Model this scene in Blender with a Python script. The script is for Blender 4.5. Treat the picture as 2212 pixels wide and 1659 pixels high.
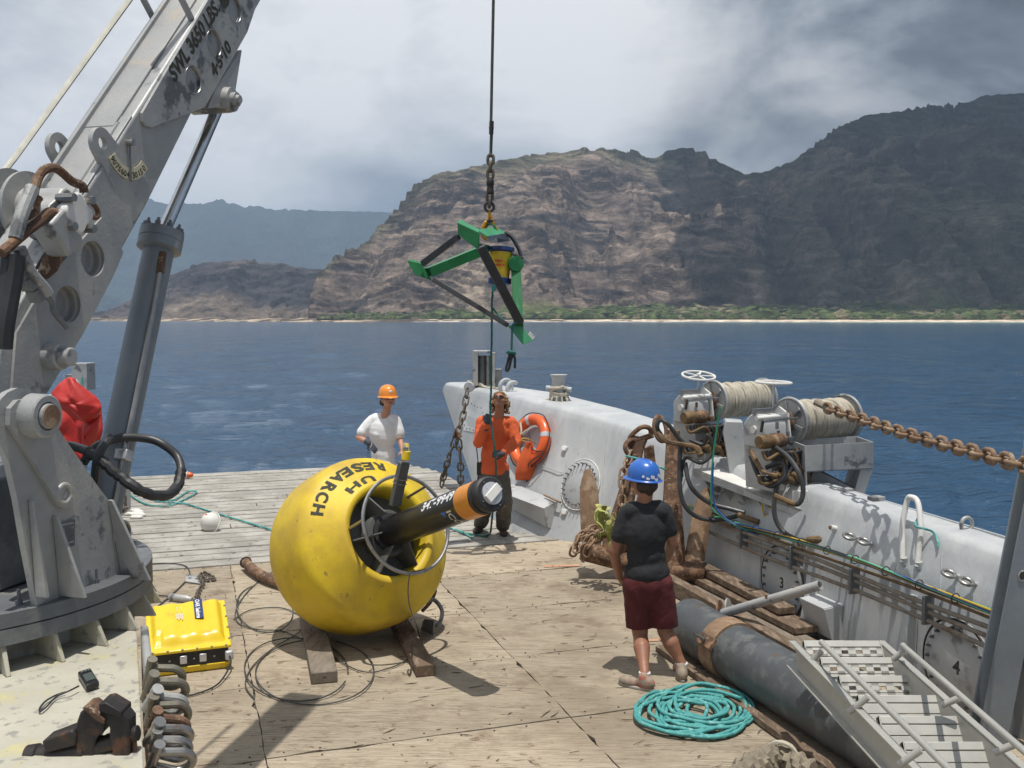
import bpy, bmesh, math, random
import numpy as np
from mathutils import Vector as V, Matrix, noise as mn
from mathutils.bvhtree import BVHTree
random.seed(7); np.random.seed(7)
for _o in list(bpy.data.objects): bpy.data.objects.remove(_o)
sc = bpy.context.scene; C = sc.collection
# ------------------------------------------------------------------ camera
CAMH = 2.65; PITCH = math.radians(3.865); FPX = 2124.0
cam = bpy.data.objects.new('camera', bpy.data.cameras.new('camera')); C.objects.link(cam)
cam.location = (0, 0, CAMH); cam.rotation_euler = (math.pi/2-PITCH, 0, 0)
cam.data.lens = 36*FPX/2212; cam.data.sensor_width = 36
cam.data.clip_start = .05; cam.data.clip_end = 30000
sc.camera = cam
# ------------------------------------------------------------------ light
SUNV = V((.03, -.15, 1)).normalized()          # towards the sun
sun = bpy.data.objects.new('sun', bpy.data.lights.new('sun', 'SUN')); C.objects.link(sun)
sun.data.energy = 4.4; sun.data.angle = math.radians(.5); sun.data.color = (1, .96, .89)
sun.rotation_euler = SUNV.to_track_quat('Z', 'Y').to_euler(); sun.location = (0, 0, 60)
w = bpy.data.worlds.new('World'); sc.world = w; w.use_nodes = True
sc.view_settings.view_transform = 'Standard'; sc.view_settings.look = 'None'
sc.view_settings.exposure = 0.0; sc.view_settings.gamma = 1; sc.view_settings.use_curve_mapping = False
sc.render.engine = 'CYCLES'
def world():
    N = w.node_tree.nodes; L = w.node_tree.links; N.clear()
    def n(t, **k):
        x = N.new(t)
        for a, b in k.items(): setattr(x, a, b)
        return x
    def mth(op, a, b=None, c=None):
        x = n('ShaderNodeMath', operation=op)
        for i, v in enumerate((a, b, c)):
            if v is None: continue
            if isinstance(v, (int, float)): x.inputs[i].default_value = v
            else: L.new(v, x.inputs[i])
        return x.outputs[0]
    tc = n('ShaderNodeTexCoord'); sp = n('ShaderNodeSeparateXYZ'); L.new(tc.outputs['Generated'], sp.inputs[0])
    X, Y, Z = sp.outputs
    zz = mth('MAXIMUM', Z, 0.0); zp = mth('ADD', zz, .16)
    px = mth('DIVIDE', X, zp); py = mth('DIVIDE', Y, zp)
    cb = n('ShaderNodeCombineXYZ'); L.new(px, cb.inputs[0]); L.new(py, cb.inputs[1]); cb.inputs[2].default_value = 1.7
    def noi(s, d, rg, vec=cb.outputs[0], dist=0.0):
        x = n('ShaderNodeTexNoise'); x.inputs['Scale'].default_value = s; x.inputs['Detail'].default_value = d
        x.inputs['Roughness'].default_value = rg; x.inputs['Distortion'].default_value = dist; L.new(vec, x.inputs['Vector']); return x.outputs['Fac']
    cb2 = n('ShaderNodeCombineXYZ'); L.new(X, cb2.inputs[0]); L.new(Y, cb2.inputs[1]); L.new(mth('MULTIPLY', Z, 1.9), cb2.inputs[2])
    n1 = noi(2.9, 10, .54, vec=cb2.outputs[0], dist=.35); nb = noi(6.5, 7, .55, vec=cb2.outputs[0], dist=.2); n2 = mth('SUBTRACT', 1.0, mth('ABSOLUTE', mth('SUBTRACT', mth('MULTIPLY', nb, 2.0), 1.0))); n3 = noi(.35, 3, .5)
    # brightness of the overcast: darker towards the mountain side (+X) and low over the far ridge
    az = mth('DIVIDE', X, mth('MAXIMUM', Y, .25))
    az = mth('MINIMUM', mth('MAXIMUM', az, -1.0), 1.0)
    base = mth('SUBTRACT', .82, mth('MULTIPLY', mth('MAXIMUM', mth('ADD', az, -.06), 0.0), 1.10))
    base = mth('MAXIMUM', base, .30)
    v = mth('ADD', base, mth('MULTIPLY', mth('SUBTRACT', n1, .5), 2.5))
    v = mth('ADD', v, mth('MULTIPLY', mth('SUBTRACT', n2, .8), .45))
    low = mth('MULTIPLY', mth('SUBTRACT', 1.0, mth('MINIMUM', mth('DIVIDE', zz, .20), 1.0)), .50)
    v = mth('SUBTRACT', v, low)
    cr = n('ShaderNodeValToRGB'); e = cr.color_ramp.elements
    e[0].position = 0.0; e[0].color = (.12, .14, .175, 1); e[1].position = 1.0; e[1].color = (.95, .96, .98, 1)
    for p, c in ((.22, (.21, .245, .30, 1)), (.42, (.38, .425, .49, 1)), (.6, (.58, .62, .67, 1)), (.78, (.76, .785, .82, 1))):
        q = e.new(p); q.color = c
    L.new(v, cr.inputs[0])
    sk = n('ShaderNodeTexSky'); sk.sky_type = 'NISHITA'; sk.sun_disc = False
    sk.sun_elevation = math.asin(SUNV.z); sk.sun_rotation = math.atan2(SUNV.x, SUNV.y)
    bs = n('ShaderNodeBackground'); bs.inputs[1].default_value = .10; L.new(sk.outputs[0], bs.inputs[0])
    bc = n('ShaderNodeBackground'); bc.inputs[1].default_value = 1.0; L.new(cr.outputs[0], bc.inputs[0])
    mx = n('ShaderNodeMixShader')
    cov = n('ShaderNodeMapRange'); cov.inputs[1].default_value = .34; cov.inputs[2].default_value = .46; cov.inputs[3].default_value = .72; cov.inputs[4].default_value = 1
    L.new(n3, cov.inputs[0]); L.new(cov.outputs[0], mx.inputs[0]); L.new(bs.outputs[0], mx.inputs[1]); L.new(bc.outputs[0], mx.inputs[2])
    o = n('ShaderNodeOutputWorld'); L.new(mx.outputs[0], o.inputs[0])
world()
# ------------------------------------------------------------------ coordinates
_cp, _sp = math.cos(PITCH), math.sin(PITCH); CAMP = V((0, 0, CAMH))
def ray(px, py):
    u = (px-1106)/FPX; v = (829.5-py)/FPX
    return V((u, _cp+v*_sp, -_sp+v*_cp))
def at(px, py, Y): d = ray(px, py); return CAMP+d*(Y/d.y)
def gd(px, py, z=0.0): d = ray(px, py); return CAMP+d*((z-CAMH)/d.z)
def onX(px, py, X): d = ray(px, py); return CAMP+d*(X/d.x)
YAW = math.radians(18.4); _c, _s = math.cos(YAW), math.sin(YAW)
LAT = V((_c, _s, 0)); FWD = V((-_s, _c, 0)); UP = V((0, 0, 1))
def S(s, t, z=0.0): return V((s*_c-t*_s, s*_s+t*_c, z))
SHIPR = Matrix(((_c, -_s, 0), (_s, _c, 0), (0, 0, 1)))
# ------------------------------------------------------------------ materials
MATS = {}
def mat(name, c1, c2=None, s=2.0, rough=.6, metal=0.0, bump=0.0, bs=30.0, c3=None, s3=6.0, th=.6, soft=.06, st=(1, 1, 1), c4=None, s4=25.0, th4=.68, spec=.5, coat=0.0, detail=6, bst=None, alpha=None):
    m = bpy.data.materials.new(name); m.use_nodes = True; N = m.node_tree.nodes; L = m.node_tree.links
    b = N['Principled BSDF']; b.inputs['Roughness'].default_value = rough; b.inputs['Metallic'].default_value = metal
    b.inputs['Specular IOR Level'].default_value = spec
    if coat: b.inputs['Coat Weight'].default_value = coat; b.inputs['Coat Roughness'].default_value = .2
    g = N.new('ShaderNodeNewGeometry')
    def mp(sc_):
        x = N.new('ShaderNodeMapping'); x.inputs['Scale'].default_value = sc_; L.new(g.outputs['Position'], x.inputs[0]); return x.outputs[0]
    vec = mp(st)
    def noi(sv, d=detail, vv=None):
        x = N.new('ShaderNodeTexNoise'); x.inputs['Scale'].default_value = sv; x.inputs['Detail'].default_value = d; x.inputs['Roughness'].default_value = .62
        L.new(vv or vec, x.inputs['Vector']); return x.outputs['Fac']
    def rng(f, a, bb):
        x = N.new('ShaderNodeMapRange'); x.inputs[1].default_value = a; x.inputs[2].default_value = bb; L.new(f, x.inputs[0]); return x.outputs[0]
    c2 = c2 or tuple(v*.78 for v in c1)
    def mix(f, a, bb):
        x = N.new('ShaderNodeMix'); x.data_type = 'RGBA'; L.new(f, x.inputs[0])
        for i, q in ((6, a), (7, bb)):
            if isinstance(q, tuple): x.inputs[i].default_value = (*q[:3], 1)
            else: L.new(q, x.inputs[i])
        return x.outputs[2]
    col = mix(rng(noi(s), .34, .66), c1, c2)
    if c3: col = mix(rng(noi(s3), th-soft, th+soft), col, c3)
    if c4: col = mix(rng(noi(s4, 4), th4-.03, th4+.03), col, c4)
    L.new(col, b.inputs['Base Color'])
    rr = N.new('ShaderNodeMapRange'); rr.inputs[3].default_value = max(.04, rough-.1); rr.inputs[4].default_value = min(1, rough+.12); L.new(noi(s*2.3, 3), rr.inputs[0]); L.new(rr.outputs[0], b.inputs['Roughness'])
    if bump:
        x = N.new('ShaderNodeBump'); x.inputs['Strength'].default_value = 1.0; x.inputs['Distance'].default_value = bump
        L.new(noi(bs, 5, mp(bst) if bst else None), x.inputs['Height']); L.new(x.outputs[0], b.inputs['Normal'])
    MATS[name] = m; return m
mat('galv', (.42, .42, .41), (.30, .305, .31), s=3.5, rough=.5, metal=.25, bump=.002, bs=60, c3=(.44, .43, .40), s3=2.2, th=.56, c4=(.14, .145, .15), s4=5, th4=.60)
mat('galv_dorsal', (.38, .38, .37), (.30, .305, .31), s=3.5, rough=.6, metal=.15, bump=.002, bs=70, c3=(.45, .38, .30), s3=3.2, th=.58, c4=(.2, .2, .2), s4=14, th4=.66)
mat('galv_dark', (.20, .21, .22), (.135, .145, .155), s=4, rough=.5, metal=.4, bump=.002, bs=50, c3=(.28, .28, .27), s3=3, th=.6)
mat('grey_paint', (.23, .26, .285), (.185, .21, .235), s=3, rough=.45, bump=.001, bs=60, c3=(.26, .27, .27), s3=4, th=.63)
mat('chrome', (.62, .64, .66), (.5, .52, .55), s=9, rough=.18, metal=1.0)
mat('boat_white', (.50, .51, .51), (.385, .40, .415), s=1.1, rough=.5, bump=.012, bs=3.5, c3=(.37, .39, .41), s3=1.6, th=.60, soft=.09, st=(2.2, 2.2, .6), c4=(.25, .19, .13), s4=6, th4=.71)
mat('boat_grey', (.47, .48, .48), (.37, .385, .40), s=2.5, rough=.5, bump=.002, bs=20, c3=(.22, .21, .2), s3=5, th=.62)
mat('white_paint', (.72, .71, .68), (.60, .59, .56), s=5, rough=.45, bump=.001, bs=40, c3=(.35, .28, .2), s3=9, th=.68)
mat('white_marker', (.78, .78, .76), rough=.5)
mat('rust', (.14, .075, .045), (.08, .047, .032), s=7, rough=.85, bump=.006, bs=45, c3=(.26, .15, .085), s3=11, th=.55, c4=(.30, .22, .15), s4=28, th4=.62)
mat('rust_light', (.27, .175, .105), (.17, .10, .062), s=6, rough=.85, bump=.006, bs=40, c3=(.33, .24, .16), s3=10, th=.56)
mat('tape_brown', (.20, .125, .055), (.12, .075, .035), s=9, rough=.75, bump=.004, bs=35, c3=(.08, .05, .03), s3=12, th=.58)
mat('hose', (.025, .027, .03), (.045, .045, .048), s=8, rough=.42, bump=.001, bs=60)
mat('rubber', (.018, .018, .02), (.03, .03, .032), s=8, rough=.55)
mat('black_plastic', (.012, .013, .015), (.02, .02, .022), s=5, rough=.3, spec=.5)
mat('dark_iron', (.05, .042, .038), (.03, .028, .028), s=12, rough=.5, metal=.4, bump=.0015, bs=50, c3=(.12, .06, .035), s3=14, th=.62)
mat('buoy_yellow', (.74, .53, .024), (.66, .47, .02), s=2.2, rough=.52, bump=.0016, bs=70, c3=(.50, .33, .04), s3=2.2, th=.56, soft=.12, c4=(.26, .18, .06), s4=13, th4=.69)
mat('case_yellow', (.78, .56, .012), (.70, .49, .012), s=3, rough=.32, coat=.25, c3=(.55, .36, .03), s3=9, th=.66)
mat('orange_band', (.72, .27, .012), (.62, .22, .01), s=4, rough=.38, coat=.3)
mat('stencil', (.022, .026, .022), (.07, .07, .05), s=25, rough=.8)
mat('white_print', (.8, .8, .8), rough=.6)
mat('steel', (.42, .41, .39), (.30, .29, .28), s=11, rough=.33, metal=.9, c3=(.25, .2, .17), s3=9, th=.63)
mat('pvc_dark', (.085, .09, .088), (.12, .12, .112), s=7, rough=.6, bump=.001, bs=50)
mat('label_plate', (.62, .63, .65), (.55, .56, .58), s=8, rough=.3, metal=.5)
mat('green_paint', (.013, .17, .052), (.010, .125, .038), s=5, rough=.42, c3=(.04, .24, .1), s3=4, th=.6, c4=(.03, .06, .04), s4=20, th4=.7)
mat('green_light', (.06, .30, .15), (.045, .24, .11), s=5, rough=.5)
mat('blue_dark', (.01, .035, .14), rough=.4)
mat('red_print', (.6, .03, .02), rough=.6)
mat('hook_gold', (.55, .27, .02), (.4, .18, .015), s=12, rough=.4, metal=.4)
mat('wire', (.05, .055, .05), (.09, .09, .085), s=20, rough=.6, metal=.3)
mat('teal', (.085, .35, .33), (.05, .25, .25), s=12, rough=.7, c3=(.2, .45, .42), s3=20, th=.6)
mat('teal_dark', (.015, .13, .115), (.012, .09, .08), s=12, rough=.7)
mat('rope', (.50, .46, .38), (.38, .34, .27), s=12, rough=.85, bump=.004, bs=120)
mat('rope_old', (.30, .26, .19), (.20, .17, .13), s=10, rough=.9, bump=.004, bs=120)
mat('rope_white', (.66, .64, .55), (.52, .50, .43), s=14, rough=.8)
mat('life_orange', (.78, .13, .018), (.68, .10, .015), s=4, rough=.38, coat=.2)
mat('bag_orange', (.68, .12, .025), (.55, .09, .02), s=6, rough=.75, bump=.008, bs=14)
mat('tarp_red', (.52, .03, .022), (.42, .022, .018), s=2, rough=.5, bump=.012, bs=5)
mat('chain_iron', (.10, .085, .07), (.16, .13, .10), s=18, rough=.65, metal=.3)
mat('timber', (.17, .115, .075), (.10, .068, .045), s=2, rough=.85, bump=.004, bs=25, st=(9, 2.2, 9), c3=(.24, .18, .13), s3=3, th=.56)
mat('timber_grey', (.24, .20, .155), (.15, .12, .09), s=2, rough=.9, bump=.004, bs=25, st=(9, 2.2, 9), c3=(.09, .07, .05), s3=3, th=.62)
mat('rack_pipe', (.25, .22, .18), (.17, .145, .115), s=6, rough=.7, c3=(.16, .10, .06), s3=8, th=.6)
mat('alu', (.46, .45, .41), (.38, .375, .345), s=7, rough=.45, metal=.3, c3=(.43, .42, .38), s3=14, th=.6)
mat('pipe_black', (.085, .092, .098), (.055, .06, .065), s=3.4, rough=.5, bump=.002, bs=30, c3=(.125, .13, .13), s3=7, th=.58, c4=(.1, .075, .05), s4=9, th4=.66)
mat('skin', (.50, .26, .17), (.43, .21, .135), s=10, rough=.55)
mat('skin_tan', (.37, .175, .10), (.31, .14, .08), s=10, rough=.5)
mat('skin_dark', (.27, .12, .075), (.32, .15, .09), s=10, rough=.5)
mat('shirt_white', (.74, .74, .75), (.68, .68, .70), s=5, rough=.85, bump=.006, bs=7)
mat('shirt_orange', (.66, .12, .035), (.56, .095, .03), s=5, rough=.85, bump=.012, bs=9)
mat('shirt_black', (.014, .015, .018), (.022, .023, .027), s=5, rough=.85, bump=.012, bs=9)
mat('pants_grey', (.115, .105, .085), (.075, .07, .06), s=6, rough=.9, bump=.014, bs=8, c3=(.2, .18, .14), s3=14, th=.63)
mat('pants_khaki', (.36, .31, .25), (.27, .23, .19), s=8, rough=.9, bump=.01, bs=9)
mat('shorts_red', (.095, .014, .015), (.07, .010, .012), s=6, rough=.9, bump=.012, bs=9)
mat('glove', (.03, .033, .045), (.07, .075, .09), s=25, rough=.8)
mat('glove_trim', (.5, .5, .52), rough=.8)
mat('hat_orange', (.80, .27, .02), (.72, .23, .018), s=6, rough=.32, coat=.3)
mat('hat_blue', (.025, .13, .50), (.02, .11, .42), s=6, rough=.3, coat=.3)
mat('hat_white', (.7, .69, .66), (.6, .58, .54), s=12, rough=.5)
mat('hair_dark', (.03, .018, .012), (.05, .03, .02), s=30, rough=.6, bump=.004, bs=80)
mat('hair_blond', (.34, .21, .10), (.18, .105, .05), s=30, rough=.6, bump=.008, bs=60)
mat('lens', (.012, .01, .01), rough=.08, spec=.8)
mat('lip', (.42, .13, .10), rough=.5)
mat('shoe', (.20, .16, .13), (.32, .27, .2), s=22, rough=.8, c3=(.5, .07, .04), s3=18, th=.58)
mat('boot', (.055, .042, .033), (.08, .06, .045), s=18, rough=.8)
mat('sole', (.4, .38, .34), rough=.8)
mat('sock', (.7, .7, .7), rough=.9)
mat('webbing_lime', (.42, .43, .12), (.30, .31, .10), s=9, rough=.8, c3=(.12, .11, .08), s3=14, th=.62)
mat('cable_green', (.03, .33, .16), rough=.4); mat('cable_mint', (.16, .5, .32), rough=.4)
mat('cable_blue', (.02, .09, .38), rough=.4); mat('cable_yellow', (.62, .42, .04), rough=.4)
mat('dial', (.66, .6, .42), rough=.6); mat('paint_orange', (.52, .25, .14), (.40, .27, .19), s=14, rough=.8)
mat('screen', (.09, .11, .10), rough=.15)
mat('deck_steel', (.16, .13, .10), (.10, .085, .07), s=4, rough=.85, bump=.004, bs=30)
mat('ramp_grey', (.335, .315, .275), (.25, .235, .21), s=1.2, rough=.85, bump=.004, bs=25, c3=(.43, .41, .37), s3=2.1, th=.55, soft=.1, c4=(.13, .11, .09), s4=9, th4=.63)
mat('platform', (.47, .45, .37), (.39, .37, .30), s=5, rough=.75, bump=.002, bs=60, c3=(.50, .45, .24), s3=5, th=.61, c4=(.28, .27, .24), s4=22, th4=.60)
mat('shackle_dull', (.24, .22, .17), (.15, .14, .11), s=14, rough=.45, metal=.5, bump=.001, bs=60, c3=(.16, .10, .06), s3=16, th=.6)
def glassmat():
    m = bpy.data.materials.new('clear_glass'); m.use_nodes = True; b = m.node_tree.nodes['Principled BSDF']
    b.inputs['Transmission Weight'].default_value = 1; b.inputs['Roughness'].default_value = .05; b.inputs['Base Color'].default_value = (.95, .95, .9, 1); MATS['clear_glass'] = m
glassmat()
# ------------------------------------------------------------------ object helpers
WL = {}
def tag(o, label=None, cat=None, group=None, kind=None, category=None):
    cat = cat or category
    for k, v in (('label', label), ('category', cat), ('group', group), ('kind', kind)):
        if v: o[k] = v
    return o
def thing(name, label, cat, loc=(0, 0, 0), group=None, kind=None):
    o = bpy.data.objects.new(name, None); C.objects.link(o); o.location = loc; o.empty_display_size = .1; WL[o] = V(loc)
    return tag(o, label, cat, group, kind)
def frame(z, x=None):
    z = V(z).normalized()
    if x is None: x = V((0, 0, 1)) if abs(z.z) < .9 else V((1, 0, 0))
    x = V(x); x = (x-z*x.dot(z)).normalized(); y = z.cross(x)
    return Matrix((x, y, z)).transposed()
I3 = Matrix.Identity(3)
class MB:
    def __init__(s): s.v = []; s.f = []
    def add(s, vs, fs):
        n = len(s.v); s.v += [tuple(q) for q in vs]; s.f += [tuple(i+n for i in f) for f in fs]; return s
    def box(s, c, d, R=I3):
        c = V(c); vs = [c+R@V((x*d[0]/2, y*d[1]/2, z*d[2]/2)) for x in (-1, 1) for y in (-1, 1) for z in (-1, 1)]
        return s.add(vs, [(0, 1, 3, 2), (4, 6, 7, 5), (0, 4, 5, 1), (2, 3, 7, 6), (0, 2, 6, 4), (1, 5, 7, 3)])
    def bar(s, a, b, wd, h, up=(0, 0, 1)):
        a = V(a); b = V(b); R = frame(b-a, up)      # x = up-ish, y = side, z = along
        return s.box((a+b)/2, (h, wd, (b-a).length), R)
    def cyl(s, a, b, r, r2=None, n=20, cap=True):
        a = V(a); b = V(b); R = frame(b-a); r2 = r if r2 is None else r2
        vs = [p+R@V((q*math.cos(k*2*math.pi/n), q*math.sin(k*2*math.pi/n), 0)) for p, q in ((a, r), (b, r2)) for k in range(n)]
        fs = [(k, (k+1) % n, n+(k+1) % n, n+k) for k in range(n)]
        if cap: fs += [tuple(range(n-1, -1, -1)), tuple(range(n, 2*n))]
        return s.add(vs, fs)
    def lathe(s, c, ax, prof, n=32, x=None):       # prof: (axial, radius)
        c = V(c); R = frame(ax, x); vs = []
        for a, r in prof:
            for k in range(n): vs.append(c+R@V((r*math.cos(k*2*math.pi/n), r*math.sin(k*2*math.pi/n), a)))
        m = len(prof); fs = [(j*n+k, j*n+(k+1) % n, (j+1)*n+(k+1) % n, (j+1)*n+k) for j in range(m-1) for k in range(n)]
        if prof[0][1] > 1e-4: fs.append(tuple(range(n-1, -1, -1)))
        if prof[-1][1] > 1e-4: fs.append(tuple((m-1)*n+k for k in range(n)))
        return s.add(vs, fs)
    def tube(s, pts, r, n=8, closed=False, twist=0.0, lobes=0, cap=True, sq=None):
        P = [V(p) for p in pts]; m = len(P); rs = r if isinstance(r, (list, tuple)) else [r]*m
        T = []
        for i in range(m):
            a = P[(i-1) % m] if (closed or i) else P[0]; b = P[(i+1) % m] if (closed or i < m-1) else P[-1]
            d = (b-a); T.append(d.normalized() if d.length > 1e-9 else V((0, 0, 1)))
        u = frame(T[0]).col[0].copy(); vs = []; L = 0
        for i in range(m):
            if i:
                L += (P[i]-P[i-1]).length
                u = u-T[i]*u.dot(T[i]); u = u.normalized() if u.length > 1e-6 else frame(T[i]).col[0]
            b = T[i].cross(u)
            for k in range(n):
                th = k*2*math.pi/n; q = rs[i]*(1+.22*math.cos(lobes*(th-twist*L)) if lobes else 1)
                cx, sy = q*math.cos(th), q*math.sin(th)
                if sq: cx *= sq[0]; sy *= sq[1]
                vs.append(P[i]+u*cx+b*sy)
        k2 = m if closed else m-1
        fs = [(i*n+k, i*n+(k+1) % n, ((i+1) % m)*n+(k+1) % n, ((i+1) % m)*n+k) for i in range(k2) for k in range(n)]
        if cap and not closed: fs += [tuple(range(n-1, -1, -1)), tuple((m-1)*n+k for k in range(n))]
        return s.add(vs, fs)
    def ell(s, c, rad, R=I3, nu=16, nv=10):
        c = V(c); rad = V(rad) if not isinstance(rad, (int, float)) else V((rad,)*3)
        vs = [c+R@V((0, 0, -rad.z))]
        for j in range(1, nv):
            p = -math.pi/2+math.pi*j/nv
            for k in range(nu):
                q = 2*math.pi*k/nu; vs.append(c+R@V((rad.x*math.cos(p)*math.cos(q), rad.y*math.cos(p)*math.sin(q), rad.z*math.sin(p))))
        vs.append(c+R@V((0, 0, rad.z))); top = len(vs)-1
        fs = [(0, 1+(k+1) % nu, 1+k) for k in range(nu)]
        fs += [(1+j*nu+k, 1+j*nu+(k+1) % nu, 1+(j+1)*nu+(k+1) % nu, 1+(j+1)*nu+k) for j in range(nv-2) for k in range(nu)]
        fs += [(top, 1+(nv-2)*nu+k, 1+(nv-2)*nu+(k+1) % nu) for k in range(nu)]
        return s.add(vs, fs)
    def cap(s, a, b, r1, r2, n=14):                 # rounded cone
        a = V(a); b = V(b); s.cyl(a, b, r1, r2, n); s.ell(a, r1, nu=n, nv=8); s.ell(b, r2, nu=n, nv=8); return s
    def torus(s, c, ax, R, r, n=32, m=10, a0=0, a1=None, x=None, ry=None):
        c = V(c); F = frame(ax, x); full = a1 is None; a1 = a0+2*math.pi if full else a1; ry = ry or R
        k = n if full else n+1
        pts = [c+F@V((R*math.cos(a0+(a1-a0)*i/n), ry*math.sin(a0+(a1-a0)*i/n), 0)) for i in range(k)]
        return s.tube(pts, r, m, closed=full)
    def prism(s, poly, off):                        # poly: 3D points (planar), extruded by off
        off = V(off); n = len(poly); vs = [V(p) for p in poly]+[V(p)+off for p in poly]
        nn = V((0, 0, 0))
        for i in range(n): nn += V(poly[i]).cross(V(poly[(i+1) % n]))
        fl = nn.dot(off) > 0
        fs = [tuple(range(n)), tuple(range(2*n-1, n-1, -1))]+[((i+1) % n, i, n+i, n+(i+1) % n) for i in range(n)]
        if fl: fs = [tuple(reversed(f)) for f in fs]
        return s.add(vs, fs)
    def mesh(s, name, origin=V((0, 0, 0)), smooth=35, fix=False):
        me = bpy.data.meshes.new(name); me.from_pydata([(x-origin[0], y-origin[1], z-origin[2]) for x, y, z in s.v], [], s.f)
        if fix:
            bm = bmesh.new(); bm.from_mesh(me); bmesh.ops.recalc_face_normals(bm, faces=bm.faces); bm.to_mesh(me); bm.free()
        me.validate(); me.update()
        if smooth and len(me.polygons):
            me.polygons.foreach_set('use_smooth', [True]*len(me.polygons)); me.set_sharp_from_angle(angle=math.radians(smooth))
        return me
    def build(s, name, m, parent=None, smooth=35, bevel=0, fix=True, origin=None, **tg):
        a = np.array(s.v); lo, hi = a.min(0), a.max(0)
        org = V(origin) if origin is not None else V(((lo[0]+hi[0])/2, (lo[1]+hi[1])/2, lo[2]))
        me = s.mesh(name, org, smooth, fix); return link(name, me, m, parent, org, bevel, **tg)
def link(name, me, m, parent, org, bevel=0, rot=None, **tg):
    if m and not me.materials: me.materials.append(MATS[m] if isinstance(m, str) else m)
    o = bpy.data.objects.new(name, me); C.objects.link(o); WL[o] = V(org)
    if parent: o.parent = parent; o.location = V(org)-WL[parent]
    else: o.location = org
    if rot is not None: o.rotation_euler = rot.to_euler()
    if bevel:
        b = o.modifiers.new('bevel', 'BEVEL'); b.width = bevel; b.segments = 2; b.limit_method = 'ANGLE'; b.angle_limit = math.radians(40)
    tag(o, **tg); return o
def inst(name, me, parent, loc, rot=None, scale=None):
    o = bpy.data.objects.new(name, me); C.objects.link(o); WL[o] = V(loc)
    if parent: o.parent = parent; o.location = V(loc)-WL[parent]
    else: o.location = loc
    if rot is not None: o.rotation_euler = rot.to_euler()
    if scale: o.scale = scale if not isinstance(scale, (int, float)) else (scale,)*3
    return o
def applied(o):
    dg = bpy.context.evaluated_depsgraph_get(); me = bpy.data.meshes.new_from_object(o.evaluated_get(dg)); old = o.data
    o.modifiers.clear(); o.data = me; return o
def cut(o, cutters):                                # real holes
    cs = []
    for cmb in cutters:
        me = cmb.mesh('cutter', V((0, 0, 0)), 0, True); c = bpy.data.objects.new('cutter', me); C.objects.link(c); c.location = WL[o]; cs.append(c)
        b = o.modifiers.new('hole', 'BOOLEAN'); b.object = c; b.operation = 'DIFFERENCE'; b.solver = 'EXACT'
    dg = bpy.context.evaluated_depsgraph_get(); dg.update(); applied(o)
    for c in cs: bpy.data.objects.remove(c)
    o.data.polygons.foreach_set('use_smooth', [True]*len(o.data.polygons)); o.data.set_sharp_from_angle(angle=math.radians(35)); return o
def melt(mb, name, m, parent, vox=.012, smooth=6, disp=0, dscale=.12, **tg):   # union of closed shapes into one smooth skin
    a = np.array(mb.v); org = V(((a[:, 0].min()+a[:, 0].max())/2, (a[:, 1].min()+a[:, 1].max())/2, a[:, 2].min()))
    me = mb.mesh(name, org, 0); o = link(name, me, m, parent, org, **tg)
    r = o.modifiers.new('r', 'REMESH'); r.mode = 'VOXEL'; r.voxel_size = vox
    if smooth: q = o.modifiers.new('s', 'SMOOTH'); q.iterations = smooth; q.factor = .5
    if disp:
        tx = bpy.data.textures.new('folds', 'CLOUDS'); tx.noise_scale = dscale; d = o.modifiers.new('d', 'DISPLACE'); d.texture = tx; d.strength = disp; d.mid_level = .5
    bpy.context.view_layer.update(); applied(o)
    if not o.data.materials: o.data.materials.append(MATS[m])
    o.data.polygons.foreach_set('use_smooth', [True]*len(o.data.polygons)); return o
def spline(pts, k=8, closed=False):
    P = [V(p) for p in pts]; n = len(P); out = []
    for i in range(n if closed else n-1):
        g = lambda j: P[j % n] if closed else P[max(0, min(n-1, j))]
        a, b, c, d = g(i-1), g(i), g(i+1), g(i+2)
        for q in range(k):
            t = q/k; out.append(.5*((2*b)+(c-a)*t+(2*a-5*b+4*c-d)*t*t+(3*b-a-3*c+d)*t**3))
    if not closed: out.append(P[-1])
    return out
def resample(P, step):
    P = [V(p) for p in P]; out = [P[0].copy()]; acc = 0
    for a, b in zip(P, P[1:]):
        L = (b-a).length
        while acc+step <= L+1e-9: acc += step; out.append(a+(b-a)*(acc/L)) 
        acc -= L
    return out
_tc = {}
def text(txt, size, fn, name, m, parent, align='LEFT', off=0, bold=.0, sx=1.0, **tg):
    cu = bpy.data.curves.new('t', 'FONT'); cu.body = txt; cu.size = size; cu.align_x = align; cu.offset = bold; cu.resolution_u = 3
    o = bpy.data.objects.new('t', cu); C.objects.link(o); bpy.context.view_layer.update()
    me = bpy.data.meshes.new_from_object(o.evaluated_get(bpy.context.evaluated_depsgraph_get())); bpy.data.objects.remove(o)
    vs = [fn(v.co.x*sx, v.co.y) for v in me.vertices]; mb = MB().add(vs, [tuple(p.vertices) for p in me.polygons])
    return mb.build(name, m, parent, smooth=0, fix=False, **tg)
def textw(txt, size):
    cu = bpy.data.curves.new('t', 'FONT'); cu.body = txt; cu.size = size
    o = bpy.data.objects.new('t', cu); C.objects.link(o); bpy.context.view_layer.update(); x = o.dimensions.x; bpy.data.objects.remove(o); return x
def linkmesh(L, wd, r, mname, n=8):                 # chain link: stadium, long axis z
    h = L/2-wd/2; pts = [V((wd/2*math.cos(a), 0, h+wd/2*math.sin(a))) for a in [math.pi*i/6 for i in range(7)]]
    pts += [V((-wd/2*math.cos(a), 0, -h-wd/2*math.sin(a))) for a in [math.pi*i/6 for i in range(7)]]
    me = MB().tube(pts, r, n, closed=True).mesh('chain_link', smooth=60); me.materials.append(MATS[mname]); return me
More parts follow.
